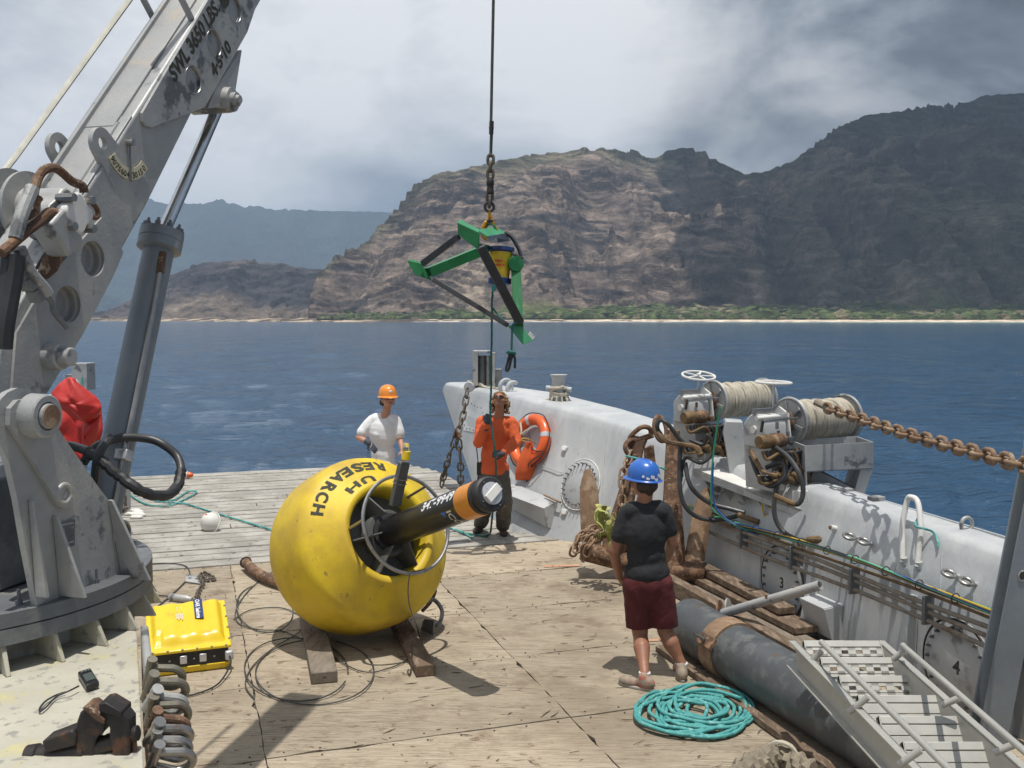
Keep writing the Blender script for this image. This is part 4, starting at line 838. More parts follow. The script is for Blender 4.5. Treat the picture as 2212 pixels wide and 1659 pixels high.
def winch(name, label, FC, k, base, rw):      # FC: centre of the near flange, k: size factor
    w_ = thing(name, label, 'winch', V((FC.x, FC.y, base)), 'winches on the starboard rail'); ax = V((.866, .5, .0)).normalized(); fr = V((-ax.y, ax.x, 0)); R = .212*k
    for s_, nm in ((0, 'flange'), (.72, 'flange')):
        c_ = FC+ax*s_*k; fo = MB().lathe(c_-ax*.014, ax, [(0, R), (0, R-.018), (.008, R-.02), (.008, .06), (.026, .06), (.026, R-.02), (.034, R-.018), (.034, R)], 48)
        fo.f.append(tuple(range(0, 48))); fo.torus(c_, ax, R, .015, 48, 8).build(nm, 'galv', w_)
    MB().lathe(FC-ax*.004, ax, [(0, .0), (0, R-.02)], 48).build('flange_face', 'pvc_dark', w_)
    for q in range(6):
        a = q*math.pi/3+.3; d = fr*math.cos(a)+UP*math.sin(a); MB().bar(FC-ax*.03+d*.05, FC-ax*.03+d*(R-.02), .03, .012, up=ax).build('spoke', 'galv', w_)
    MB().torus(FC-ax*.03, ax, .065, .03, 24, 8).build('hub', 'rust', w_)
    # rope windings: real turns
    pts = []; n_ = 17
    for i in range(n_*22):
        a = i/22*2*math.pi; u_ = .045+.63*(i/(n_*22)); r_ = (R*.80+.008*math.sin(u_*40)); pts.append(FC+ax*u_*k+(fr*math.cos(a)+UP*math.sin(a))*r_)
    MB().tube(pts, .0195*k, 8, lobes=2, twist=55).build('rope_winding', 'rope', w_, smooth=60)
    MB().cyl(FC+ax*.03, FC+ax*.7*k, R*.80, n=28).build('drum', 'rope_old', w_)
    # gearbox, motors
    g = FC-ax*.31*k+UP*-.05
    prof = [(-.13, -.16), (.13, -.16), (.14, .04), (.10, .09), (.05, .13), (-.05, .14), (-.10, .10), (-.13, .04)]
    MB().prism([g-ax*.13*k+fr*a*k+UP*b*k for a, b in prof], ax*.27*k).build('gearbox', 'boat_grey', w_, bevel=.012)
    MB().cyl(g-ax*.15*k+UP*.0, g-ax*.12*k, .035, n=16).build('cover_cap', 'white_paint', w_)
    MB().prism([g-ax*.10*k+fr*-.18*k-UP*.14*k, g+ax*.14*k+fr*-.18*k-UP*.14*k, g+ax*.18*k+fr*-.16*k-UP*.55*k, g-ax*.05*k+fr*-.16*k-UP*.55*k], fr*.34).build('pedestal', 'boat_grey', w_, bevel=.006)
    MB().box(g+UP*.16*k+ax*-.02, (.24*k, .05, .05), frame(UP, ax)).build('valve_rod', 'steel', w_)
    MB().cyl(g-fr*.1*k+UP*.11*k-ax*.2*k, g-fr*.1*k+UP*.12*k+ax*.17*k, .022*k, n=12).build('brake_cylinder', 'white_paint', w_)
    for q, dx in enumerate((-.05, -.20)):
        c_ = g-fr*(.22+.0*q)*k-UP*.08*k+ax*dx*k
        MB().lathe(c_-ax*.085*k, ax, [(0, .03), (0, .052), (.02, .062), (.05, .060), (.055, .066), (.11, .064), (.12, .058), (.15, .055), (.15, 0)], 20).build('motor', 'tape_brown' if q else 'rust', w_)
    # hoses
    rnd = random.Random(int(FC.x*100)); bs = g-fr*.24*k-UP*.16*k
    for q in range(11):
        x0 = -.26+.045*q; rr_ = rnd.uniform(.10, .17); p0 = bs+ax*x0*k; 
        pts = [p0, p0-UP*.07*k-fr*.03+ax*.03, p0+ax*(.05+rr_)*k-UP*.02*k-fr*.07, p0+ax*(.10+rr_)*k-UP*(.13)*k-fr*.08, p0+ax*(.05+rr_*.5)*k-UP*(.26+.01*q)*k-fr*.06, p0+ax*(-.05)*k-UP*(.27-.02*q)*k-fr*.04, p0-ax*.08*k-UP*.2*k-fr*.05*k]
        MB().tube(spline(pts, 7), .0155*k, 9).build('hose', 'hose' if q % 3 else 'tape_brown', w_)
    for q in range(5):
        p0 = bs+ax*(-.15+.07*q)*k-UP*(.2+.03*(q % 2))*k-fr*.05; MB().tube(spline([p0, p0+ax*.06*k-UP*.02*k-fr*.03, p0+ax*.13*k-UP*(.02+.03*q)*k-fr*.02], 5), [.026*k]*10+[.018*k], 8).build('taped_fitting', 'tape_brown', w_)
    for q in range(6):      # small valves and fittings round the gearbox
        c_ = g+ax*rnd.uniform(-.14, .14)*k-fr*rnd.uniform(.17, .24)*k+UP*rnd.uniform(-.16, .05)*k; e_ = rnd.uniform(.018, .035)
        if q % 2: MB().box(c_, (e_*1.6, e_*1.3, e_*1.8), frame(UP, ax)).build('valve', 'galv_dark' if q % 3 else 'tape_brown', w_, bevel=.004)
        else: MB().cyl(c_-UP*e_, c_+UP*e_*1.5, e_*.6, n=12).build('fitting', 'steel' if q % 3 else 'rust', w_)
    MB().tube(spline([g-fr*.2*k+UP*.1*k-ax*.22*k, g-fr*.22*k+UP*.11*k-ax*.0, g-fr*.2*k+UP*.10*k+ax*.2*k], 5), .012, 8).build('control_rod', 'steel', w_)
    MB().bar(g-fr*.2*k+UP*.1*k-ax*.22*k, g-fr*.2*k-UP*.0*k-ax*.24*k, .018, .018).build('lever', 'dark_iron', w_)
    # handwheel
    hw = g+ax*.10*k+UP*.08*k; top = hw+UP*rw[0]; st = MB().cyl(hw+UP*.04, top, .014, n=10).build('stem', 'boat_grey', w_); WLr = rw[1]
    nrm = V(rw[2]).normalized(); whl = MB().torus(top, nrm, WLr, .012, 36, 8).build('handwheel', 'white_paint', w_); F = frame(nrm)
    for q in range(5): a = q*2*math.pi/5; MB().bar(top, top+F@V((math.cos(a), math.sin(a), 0))*WLr, .02, .01, up=nrm).build('wheel_spoke', 'white_paint', whl)
    MB().cyl(top-nrm*.02, top+nrm*.02, .022, n=12).build('wheel_hub', 'white_paint', whl)
    MB().prism([hw+fr*.1+ax*.06-UP*.2, hw-fr*.16+ax*.06-UP*.2, hw-fr*.12+ax*.06+UP*.06, hw-fr*.0+ax*.06+UP*.12, hw+fr*.06+ax*.06+UP*.02], ax*.02).build('side_arm', 'white_paint', w_, bevel=.004)
    return w_, ax, fr, g
FC1 = at(1541, 866, 10.1); FC2 = at(1706, 910, 9.0)
w1, ax, fr, g1 = winch('winch', 'far rope winch, its handwheel tilted to show the spokes', FC1, .96, FC1.z-.6, (.24, .165, (.05, -.22, 1)))
w2, ax, fr, g2 = winch('winch', 'near rope winch with the rusty chain leaving its drum', FC2, 1.0, FC2.z-.6, (.335, .155, (.03, -.02, 1)))
# winch end trays
def tray(par, dY, sx, sy, nm='tray'):
    q = lambda a, b, Y: at(a+sx, b+sy, Y+dY)
    A, B, Cc, D = q(1738, 963, 8.55), q(1887, 955, 8.75), q(1886, 1013, 8.75), q(1740, 1020, 8.55)
    bk = V((.0, .42, 0)); o = MB().prism([A, B, Cc, D], V((0, .012, 0))).build(nm, 'galv', par)
    E_, G_ = q(1713, 953, 8.95), q(1700, 1070, 8.95)
    MB().prism([A, E_, G_, q(1742, 1076, 8.6), D], V((.012, 0, 0))).build('tray_side', 'boat_grey', o)
    MB().prism([B, B+bk, Cc+bk+UP*.0, Cc], V((-.012, 0, 0))).build('tray_side', 'boat_grey', o)
    MB().prism([A+bk, B+bk, Cc+bk, D+bk], V((0, .012, 0))).build('tray_back', 'boat_grey', o)
    MB().prism([q(1860, 1012, 8.78), q(1886, 1012, 8.76), q(1866, 1070, 8.78), q(1846, 1060, 8.8)], V((.0, .3, 0))).build('tray_leg', 'boat_grey', o)
    MB().prism([D, Cc, Cc+bk, D+bk], UP*.01).build('tray_floor', 'galv_dark', o)
tray(w2, 0, 0, 0); 
MB().prism([at(1578, 1030, 9.6), at(1562, 935, 9.6), at(1568, 910, 9.6), at(1605, 912, 9.6), at(1612, 1045, 9.6)], V((.05, .3, 0))).build('winch_post', 'boat_grey', w1, bevel=.006)
MB().prism([at(1745, 1060, 8.7), at(1720, 1020, 8.7), at(1765, 1015, 8.7), at(1848, 1058, 8.7), at(1850, 1075, 8.7)], V((.04, .4, 0))).build('winch_foot', 'galv_dark', w2)
# big drooping hoses from the winches
hs = thing('hydraulic_hose', 'black hydraulic hose drooping from the far winch down the wall', 'hose', at(1470, 1100, 9.3))
for k, pts in enumerate(([(1470, 960, 9.35), (1468, 1040, 9.25), (1478, 1090, 9.2), (1510, 1118, 9.2), (1560, 1122, 9.2), (1600, 1112, 9.15)], [(1480, 1000, 9.3), (1492, 1050, 9.2), (1530, 1085, 9.2), (1580, 1100, 9.15), (1610, 1108, 9.1)], [(1432, 945, 9.4), (1420, 925, 9.35), (1425, 900+8, 9.35), (1442, 915, 9.3), (1465, 945, 9.3), (1480, 960, 9.3)], [(1490, 950, 9.3), (1520, 960, 9.25), (1530, 940, 9.2), (1540, 975, 9.2), (1515, 1000, 9.2), (1480, 990, 9.3), (1470, 1040, 9.3)])):
    MB().tube(spline([at(*q) for q in pts], 8), .0215 if k < 3 else .018, 10).build('hose_run', 'hose', hs)
MB().tube(spline([at(1595, 1112, 9.1), at(1640, 1128, 8.95)], 4), [.026]*5, 10).build('tape_wrap', 'tape_brown', hs)
MB().tube(spline([at(1420, 935, 9.3), at(1445, 955, 9.25), at(1500, 965, 9.25), at(1515, 985, 9.2)], 6), [.02+.014*random.random() for _ in range(19)], 8).build('tape_wrap', 'tape_brown', hs)
hs2 = thing('hydraulic_hose', 'black hydraulic hose looping below the near winch', 'hose', at(1700, 1100, 8.3))
for k, pts in enumerate(([(1665, 960, 8.6), (1700, 985, 8.45), (1725, 1020, 8.3), (1735, 1060, 8.25), (1725, 1088, 8.25), (1700, 1085, 8.3)], [(1680, 1040, 8.5), (1672, 1100, 8.45), (1685, 1140, 8.4), (1720, 1165, 8.3), (1770, 1172, 8.2)], [(1655, 1010, 8.6), (1690, 1000, 8.5), (1695, 1030, 8.45), (1665, 1050, 8.5), (1640, 1030, 8.6), (1622, 985, 8.7)])):
    MB().tube(spline([at(*q) for q in pts], 8), .0215, 10).build('hose_run', 'hose', hs2)
MB().tube(spline([at(1672, 1070, 8.3), at(1705, 1085, 8.25), at(1715, 1088, 8.25)], 4), .024, 8).build('tape_wrap', 'tape_brown', hs2)
MB().tube(spline([at(1742, 1165, 8.2), at(1780, 1168, 8.1), at(1815, 1180, 8.0)], 5), [.02, .025, .03, .034, .036, .034, .03, .027, .024, .02, .018], 10).build('tape_wrap', 'tape_brown', hs2)
MB().tube(spline([at(1622, 975, 8.7), at(1635, 1000, 8.6), at(1650, 1020, 8.5), at(1680, 1028, 8.45)], 5), [.018+.012*random.random() for _ in range(16)], 8).build('tape_wrap', 'tape_brown', hs2)
MB().box(at(1728, 1072, 8.35), (.13, .03, .10)).build('junction_box', 'white_paint', hs2, bevel=.006)
# rusty chain from the near winch to the right
wc = thing('winch_chain', 'heavy rusty chain running from the near winch out over the rail', 'chain', at(1850, 895, 8.6))
lk2 = linkmesh(.148, .080, .0150, 'rust_light')
cp = [at(1782, 880, 8.72), at(1860, 905, 8.0), at(1950, 935, 7.2), at(2060, 965, 6.4), at(2240, 1012, 5.3), at(2400, 1050, 4.6)]
chain(spline(cp, 8), lk2, .116, wc)
MB().tube(spline([at(1760, 868, 8.85), at(1775, 875, 8.8), at(1795, 885, 8.65)], 4), .03, 8).build('rope_eye', 'rope_old', wc)
# ================================================================== crane
# built in axes aligned with the boom, then the whole crane is turned to its heading
CA = math.radians(15); CR = Matrix.Rotation(-CA, 3, 'Z'); CRi = Matrix.Rotation(CA, 3, 'Z'); XR = -2.66; XL = XR-.27
_ray, _at = ray, at
def ray(px, py): return CRi@_ray(px, py)
def at(px, py, Y): d = _ray(px, py); return CRi@(CAMP+d*(Y/d.y))
def onX(px, py, X): d = ray(px, py); return CAMP+d*((X)/d.x)
crane = thing('deck_crane', 'grey galvanised knuckle boom crane on a round slewing base at the left', 'crane', CRi@V((-2.3, 3.9, 1.43)))
def sideprism(poly, x, th, name, m_, par, bev=.004, cuts=None, **k):
    pts = [onX(a, b, x) for a, b in poly]
    if name == 'cheek_plate':
        for i_ in (11, 12, 13, 14): pts[i_].z = 1.63
    o = MB().prism(pts, (th, 0, 0)).build(name, m_, par, bevel=0 if cuts else bev, **k)
    if cuts:
        cm = []
        for cx, cy, r, x0, x1 in cuts:
            p = onX(cx, cy, x); cm.append(MB().cyl(V((x0, p.y, p.z))-WL[o], V((x1, p.y, p.z))-WL[o], r, n=32))
        cut(o, cm)
    return o
# boom axis frame in the side plane
pa, pb = onX(182, 420, XR), onX(448, 0, XR); E1 = (pb-pa).normalized(); E2 = V((0, -E1.z, E1.y))      # along the boom, towards its dorsal side
def ext(p, d): return p+E1*d
dTop = ext(pb, 1.6); vT = onX(535, 2, XR); vTop = vT+E1*1.2
polyB = [dTop, pb, pa, pa-E1*.25, onX(95, 560, XR), onX(0, 735, XR), onX(-14, 850, XR), onX(38, 935, XR), onX(85, 867, XR), onX(318, 442, XR), vT, vTop]
boom = MB().prism(polyB, (XL-XR, 0, 0)).build('boom', 'galv', crane)
cut(boom, [MB().cyl(V((XR-.045, p.y, p.z))-WL[boom], V((XR+.1, p.y, p.z))-WL[boom], r, n=32) for p, r in ((onX(195, 559, XR), .068), (onX(141, 657, XR), .068))])
b_ = boom.modifiers.new('bevel', 'BEVEL'); b_.width = .012; b_.segments = 3; b_.limit_method = 'ANGLE'
# dorsal plate, joint line
def dors(px0, py0): return onX(px0, py0, XR)
mid = (XR+XL)/2
d0 = pa+E1*.42; d1 = dTop-E1*.05
MB().box((V((mid, d0.y, d0.z))+V((mid, d1.y, d1.z)))/2+E2*.006+V((.0, 0, 0)), (.15, .012, (d1-d0).length), Matrix(((1, 0, 0), (0, E2.y, E1.y), (0, E2.z, E1.z)))).build('dorsal_plate', 'galv_dorsal', crane, bevel=.004)
MB().box((V((mid-.075, pa.y, pa.z))+V((mid-.075, d1.y, d1.z)))/2+E2*.016, (.02, .03, (d1-pa).length), Matrix(((1, 0, 0), (0, E2.y, E1.y), (0, E2.z, E1.z)))).build('dorsal_rib', 'galv_dorsal', crane, bevel=.004)
MB().box((V((XR-.03, pa.y, pa.z))+V((XR-.03, d0.y, d0.z)))/2-E1*.18+E2*.004, (.05, .01, (d0-pa).length+.5), Matrix(((1, 0, 0), (0, E2.y, E1.y), (0, E2.z, E1.z)))).build('dorsal_strip', 'galv', crane, bevel=.003)
dd = MB().box((V((mid, pa.y, pa.z))*1)+E2*.0045-E1*.05, (.20, .009, 1.0), Matrix(((1, 0, 0), (0, E2.y, E1.y), (0, E2.z, E1.z)))).build('dorsal_sheet', 'galv_dorsal', crane, bevel=.003)
# side doublers with lightening holes
topp = [(450, -10), (302, 244), (303, 262), (309, 272), (322, 275), (437, 232), (529, 70), (546, 20), (600, -140)]
pts = [onX(a, b, XR+.001) for a, b in topp]; pts = [pts[0]+E1*.9]+pts[:-1]+[pts[-2]+E1*.9]
sp_ = MB().prism(pts, (.014, 0, 0)).build('side_plate', 'galv', crane)
cut(sp_, [MB().cyl(V((XR-.1, p.y, p.z))-WL[sp_], V((XR+.1, p.y, p.z))-WL[sp_], .062, n=32) for p in (onX(412, 173, XR), onX(457, 94, XR), onX(501, 21, XR))])
for p in (onX(412, 173, XR), onX(457, 94, XR), onX(501, 21, XR)): MB().torus(V((XR+.013, p.y, p.z)), (1, 0, 0), .064, .004, 32, 6).build('hole_rim', 'steel', crane)
lowp = [(258, 497), (312, 546), (240, 690), (105, 800), (60, 800), (95, 660), (130, 640), (200, 500)]
lp = MB().prism([onX(a, b, XR+.001) for a, b in ((215, 470), (262, 545), (238, 600), (175, 720), (95, 850), (20, 850), (30, 720), (98, 602))], (.012, 0, 0)).build('side_plate', 'galv', crane)
cut(lp, [MB().cyl(V((XR-.1, p.y, p.z))-WL[lp], V((XR+.1, p.y, p.z))-WL[lp], .071, n=32) for p in (onX(195, 559, XR), onX(141, 657, XR))])
p = onX(100, 770, XR); MB().lathe(p, (1, 0, 0), [(0, .05), (.07, .05), (.075, .045), (.075, .035), (.11, .035), (.115, .03)], 28).build('pivot_boss', 'galv', crane)
# lettering
def sidetext(txt, a, b, size, x, m_, name, par, rev=1):
    A, B = onX(*a, x), onX(*b, x); e = (B-A); e.x = 0; L = e.length; e.normalize(); f = V((0, -e.z, e.y)); w_ = textw(txt, size); k = L/w_
    text(txt, size, lambda X_, Y_: V((x, A.y, A.z))+e*X_*k+f*Y_, name, m_, par, bold=.004)
sidetext('SWL 3650 LBS. @ 30\'', (378, 178), (514, -38), .10, XR+.017, 'stencil', 'load_lettering', crane)
sidetext('4·5·10', (465, 168), (500, 108), .085, XR+.017, 'stencil', 'date_lettering', crane)
# lifting lugs on the dorsal side
for cx, cy, x, hx, nm in ((212, 309, XR-.02, 1, 0), (119, 319, XL+.01, 1, 0)):
    c_ = onX(cx, cy, x); o = MB()
    R_ = .062; poly = [c_+V((0, math.cos(a), math.sin(a)))*R_ for a in np.linspace(math.atan2(E2.z, E2.y)+1.5, math.atan2(E2.z, E2.y)-1.5, 14)]
    poly = [c_-E2*.16-E1*.085]+poly+[c_-E2*.16+E1*.085] if (poly[0]-c_).dot(E1) < 0 else [c_-E2*.16+E1*.085]+poly+[c_-E2*.16-E1*.085]
    o = MB().prism(poly, (.022, 0, 0)).build('lifting_lug', 'galv', crane); cut(o, [MB().cyl(c_+V((-.1, 0, 0))-WL[o], c_+V((.1, 0, 0))-WL[o], .026, n=24)])
# angle dial
dc = onX(275, 308, XR); dial = []
def dpt(a, r): return V((XR+.004, dc.y, dc.z))+V((0, math.sin(a), -math.cos(a)))*r
a0, a1 = -1.0, .95
MB().prism([dpt(a, .155) for a in np.linspace(a0, a1, 18)]+[dpt(a, .105) for a in np.linspace(a1, a0, 18)], (.003, 0, 0)).build('angle_dial', 'dial', crane, smooth=0)
dl = [o for o in crane.children if o.name.startswith('angle_dial')][0]
for i, s_ in enumerate(('90', '75', '60', '45', '30', '15', '0')):
    a = a0+.14+(a1-a0-.28)*i/6; ca, sa = math.cos(a), math.sin(a)
    text(s_, .036, lambda X_, Y_: dpt(a, .148)+V((.004, 0, 0))+V((0, ca, sa))*(X_-textw(s_, .036)/2)+V((0, -sa, ca))*Y_, 'number', 'stencil', dl, bold=.001)
MB().bar(V((XR+.012, dc.y, dc.z)), V((XR+.012, dc.y, dc.z-.165)), .008, .004, up=(1, 0, 0)).build('pointer', 'galv_dark', crane); MB().cyl(V((XR, dc.y, dc.z)), V((XR+.03, dc.y, dc.z)), .014, n=10).build('pointer_screw', 'steel', crane)
# hydraulic cylinder, rod, ventral lug
XC = XR-.12; ra, rb = onX(350, 505, XC), onX(474, 225, XC); cb = onX(226, 1105, XC); axc = (ra-cb).normalized()
MB().cyl(ra-axc*.02, rb, .030, n=28).build('piston_rod', 'chrome', crane)
MB().cyl(cb, ra-axc*.08, .070, n=36).build('cylinder_barrel', 'grey_paint', crane)
gln = MB().lathe(ra-axc*.09, axc, [(0, .070), (.01, .100), (.05, .100), (.052, .097), (.055, .100), (.098, .100), (.100, .08), (.100, .034)], 40).build('gland', 'grey_paint', crane)
F = frame(axc)
for k in range(10): a = k*2*math.pi/10; p = ra-axc*.09+axc*.100+F@V((math.cos(a), math.sin(a), 0))*.084; inst('bolt', bolt_me, gln, p, F)
pa2 = onX(357, 540, XC+.09); q = [ra-axc*.10+V((.055, -.042, 0)), ra-axc*.2+V((.065, -.047, 0)), ra-axc*.6+V((.068, -.042, 0)), ra-axc*1.2+V((.068, -.042, 0)), ra-axc*1.50+V((.072, -.046, 0)), ra-axc*1.62+V((.06, -.09, 0)), ra-axc*1.74+V((-.02, -.11, 0))]
MB().tube(spline(q, 5), .012, 10).build('steel_line', 'steel', crane); MB().tube([ra-axc*.10+V((.055, -.042, 0)), ra-axc*.2+V((.065, -.047, 0))], .018, 8).build('hose_fitting', 'rust', crane)
MB().box(ra-axc*1.05+V((.068, -.045, 0)), (.06, .05, .045), F).build('line_clamp', 'label_plate', crane, bevel=.004)
pc = onX(494, 216, XR+.02); o = MB().prism([onX(512, 108, XR-.02), onX(498, 196, XR-.02), onX(503, 230, XR-.02), onX(482, 240, XR-.02), onX(465, 232, XR-.02), onX(438, 235, XR-.02), onX(455, 190, XR-.02)], (.03, 0, 0)).build('rod_lug', 'galv', crane, bevel=.004)
MB().prism([v+V((-.17, 0, 0)) for v in [onX(512, 108, XR-.02), onX(498, 196, XR-.02), onX(503, 230, XR-.02), onX(482, 240, XR-.02), onX(465, 232, XR-.02), onX(438, 235, XR-.02), onX(455, 190, XR-.02)]], (.03, 0, 0)).build('rod_lug', 'galv', crane, bevel=.004)
MB().lathe(pc-V((.2, 0, 0)), (1, 0, 0), [(0, .062), (.2, .062), (.225, .058), (.225, .035), (.25, .035), (.25, .022), (.265, .02)], 30).build('pivot_pin', 'galv', crane)
MB().cyl(rb-axc*.02, rb+axc*.12, .05, n=24).build('rod_eye', 'grey_paint', crane)
# cheek plates of the slewing column
XK = -2.50
outl = [(-15, 900), (2, 862), (16, 848), (38, 838), (64, 840), (88, 867), (149, 960), (215, 1055), (280, 1139), (283, 1165), (272, 1200), (268, 1232), (200, 1255), (150, 1272), (80, 1285), (55, 1180), (38, 1080), (20, 1000), (-5, 950)]
for x in (XK, -3.02): sideprism(outl, x, -.025, 'cheek_plate', 'galv', crane, cuts=[(264, 1152, .045, x-.2, x+.2), (138, 1066, .034, x-.2, x+.2)])
inner = [(10, 918), (12, 882), (28, 864), (60, 860), (90, 880), (104, 918), (133, 995), (155, 1060), (155, 1078), (147, 1092), (133, 1098), (118, 1094), (70, 1010), (35, 955)]
sideprism(inner, XK+.001, .02, 'cheek_doubler', 'galv', crane, cuts=[(138, 1066, .026, XK-.1, XK+.1)])
pv = onX(70, 898, XK+.02); MB().lathe(pv-V((.0, 0, 0)), (1, 0, 0), [(0, .078), (.06, .075), (.065, .07), (.065, .05), (.05, .05), (.05, .045), (.075, .043), (.078, .038)], 36).build('main_pivot', 'galv', crane); MB().cyl(pv+V((.07, 0, 0)), pv+V((.082, 0, 0)), .04, n=28).build('pin_face', 'rust_light', crane)
pv2 = onX(138, 1066, XK+.02); MB().torus(pv2, (1, 0, 0), .033, .009, 28, 8).build('bush', 'galv', crane)
hp = onX(246, 1152, XK); MB().torus(onX(264, 1152, XK+.002), (1, 0, 0), .048, .006, 28, 8).build('hole_rim', 'steel', crane)
for (a, b), (c1, c2), wd in (((112, 1115), (128, 1288), .11), ((232, 1080), (262, 1250), .13), ((60, 1080), (76, 1290), .05)):
    A, B = onX(a, b, XK+.001), onX(c1, c2, XK+.001); MB().prism([A, B, B+V((wd, 0, 0)), A+V((.02, 0, 0))], V((0, .014, 0))).build('gusset', 'galv', crane, bevel=.003)
nl = [onX(118, 1130, XK+.003), onX(160, 1122, XK+.003), onX(160, 1178, XK+.003), onX(128, 1188, XK+.003)]
npl = MB().prism(nl, (.004, 0, 0)).build('data_plate', 'galv_dark', crane, bevel=.001)
for k in range(5):
    t_ = (k+.6)/5.6; A, B = nl[0].lerp(nl[3], t_), nl[1].lerp(nl[2], t_); MB().bar(A.lerp(B, .1)+V((.0055, 0, 0)), A.lerp(B, .9)+V((.0055, 0, 0)), .006, .001, up=(1, 0, 0)).build('embossed_line', 'galv', npl)
MB().box(CRi@V((-2.05, 3.85, 1.85)), (.45, .5, .42)).build('column_core', 'galv_dark', crane, bevel=.01)
# slewing ring
RC = CRi@V((-2.30, 3.9, 0))
MB().lathe(RC+V((0, 0, 1.52)), (0, 0, 1), [(0, .76), (.0, .80), (.055, .80), (.057, .792), (.062, .80), (.112, .80), (.115, .79), (.115, .0)], 72).build('slewing_ring', 'galv_dark', crane)
rb_ = [o for o in crane.children if o.name.startswith('slewing_ring')][0]
for k in range(28): a = k*2*math.pi/28; inst('bolt', bolt_long, rb_, RC+V((.73*math.cos(a), .73*math.sin(a), 1.635)), None)
# hydraulic hose loop
hl = [(150, 962, 4.05), (190, 975, 3.95), (225, 1000, 3.9), (260, 1030, 3.9), (295, 1055, 3.9), (330, 1069, 3.95), (362, 1069, 4.05), (384, 1048, 4.15), (391, 1015, 4.2), (382, 985, 4.25), (352, 960, 4.25), (320, 948, 4.25), (265, 945, 4.2), (225, 956, 4.15), (200, 972, 4.1), (180, 1000, 4.1)]
MB().tube(spline([at(a, b, y-.0) for a, b, y in hl], 8), .0185, 12).build('hose', 'hose', crane)
MB().tube([p+V((random.uniform(-.002, .002),)*3) for p in spline([at(a, b, y) for a, b, y in hl[1:9]], 8)], [.021+.0025*random.random() for _ in range(57)], 10).build('hose_sleeve', 'rubber', crane)
MB().tube(spline([onX(236, 945, XR+.03), onX(225, 960, XR+.05), onX(212, 985, XR+.05), onX(205, 1040, XR+.0)], 5), .019, 10).build('hose', 'hose', crane)
# winch drum, motor and pipes on the boom's left
cR = lambda a, b: (a*.2774, 336+b*.2774)
dcen = onX(22, 455, XL-.1)
MB().lathe(V((XL-.1, dcen.y, dcen.z)), (1, 0, 0), [(0, .17), (.012, .17), (.014, .10), (.08, .10), (.085, .155), (.10, .155), (.10, .09), (.15, .085), (.20, .08), (.25, .07)], 40).build('winch_drum', 'galv', crane)
MB().lathe(V((XL-.3, dcen.y+.03, dcen.z+.02)), (1, 0, 0), [(0, .21), (.02, .21)], 40).build('drum_flange', 'galv_dark', crane)
def cP(a, b, x=XR+.06): return onX(*cR(a, b), x)
mcn = cP(600, 450, XR+.12); mb = MB()
star = []
for k in range(24): a = 2*math.pi*k/24; r_ = .085+.014*math.cos(4*a); star.append(V((XR+.08, mcn.y+r_*math.cos(a), mcn.z+r_*math.sin(a))))
MB().prism(star, (-.16, 0, 0)).build('hydraulic_motor', 'galv', crane, bevel=.01)
MB().prism([V((XR+.085, mcn.y, mcn.z))+(s_-V((XR+.08, mcn.y, mcn.z)))*.8 for s_ in star], (.05, 0, 0)).build('motor_cover', 'white_paint', crane, bevel=.008)
for a in (.8, 2.37, 3.93, 5.5): MB().cyl(V((XR+.08, mcn.y+.075*math.cos(a), mcn.z+.075*math.sin(a))), V((XR+.155, mcn.y+.075*math.cos(a), mcn.z+.075*math.sin(a))), .016, n=8).build('motor_bolt', 'steel', crane)
MB().box(cP(440, 600, XR+.08), (.10, .11, .15), Matrix.Rotation(.7, 3, 'X')).build('valve_block', 'galv', crane, bevel=.012)
for pp_, r_, m_ in (([(262, 300), (275, 240), (305, 160), (350, 110), (420, 95), (480, 130), (560, 200), (640, 235), (655, 290)], .021, 'rust'), ([(445, 500), (430, 455), (380, 445), (310, 510), (230, 570), (170, 620), (90, 690), (10, 760)], .024, 'rust'), ([(310, 330), (290, 360), (285, 420), (260, 450), (215, 480)], .016, 'rust'), ([(680, 350), (720, 370), (760, 430), (755, 480), (720, 480)], .013, 'rust'),
                    ([(255, 250), (200, 380), (165, 480), (120, 650)], .03, 'galv'), ([(100, 780), (90, 900), (60, 1080), (20, 1300), (0, 1500)], .05, 'rubber'), ([(260, 980), (330, 1060), (400, 1140), (420, 1220), (520, 1340)], .012, 'galv_dark'), ([(150, 720), (230, 900), (330, 1020), (370, 1080)], .028, 'galv')):
    MB().tube(spline([cP(a, b, XR+.10+.0002*i) for i, (a, b) in enumerate(pp_)], 6), r_*.8, 10).build('hydraulic_pipe', m_, crane)
MB().prism([cP(a, b, XR+.02) for a, b in ((350, 740), (450, 690), (480, 720), (400, 900), (330, 960), (290, 900))], (.03, 0, 0)).build('pipe_bracket', 'rust', crane, bevel=.004)
for k in range(4): q_ = cP(120+k*60, 800+k*90, XR+.08); MB().box(q_, (.05, .07, .05), Matrix.Rotation(.5, 3, 'X')).build('pipe_clamp', 'galv_dark', crane, bevel=.005)
for a, b in (((300, -20), (334, 45)), ((383, -20), (413, 40))):
    A, B = onX(*a, XL+.02 if a[0] < 350 else XR-.02), onX(*b, XL+.02 if a[0] < 350 else XR-.02); MB().cyl(A+(A-B)*2, B, .016, n=10).build('guard_rail', 'galv', crane)
wr = tag(MB().tube([onX(285, -8, XL-.12)+(onX(285, -8, XL-.12)-onX(31, 342, XL-.12))*.8, onX(31, 342, XL-.12), onX(8, 372, XL-.12)], .013, 8, lobes=3, twist=80).build('winch_rope', 'rope_white', None), 'taut white braided winch rope rising beside the crane boom', 'rope')
crane.location = CR@crane.location; crane.rotation_euler = (0, 0, -CA); wr.location = CR@wr.location; wr.rotation_euler = (0, 0, -CA)
ray, at = _ray, _at
RC = V((-2.30, 3.9, 0))
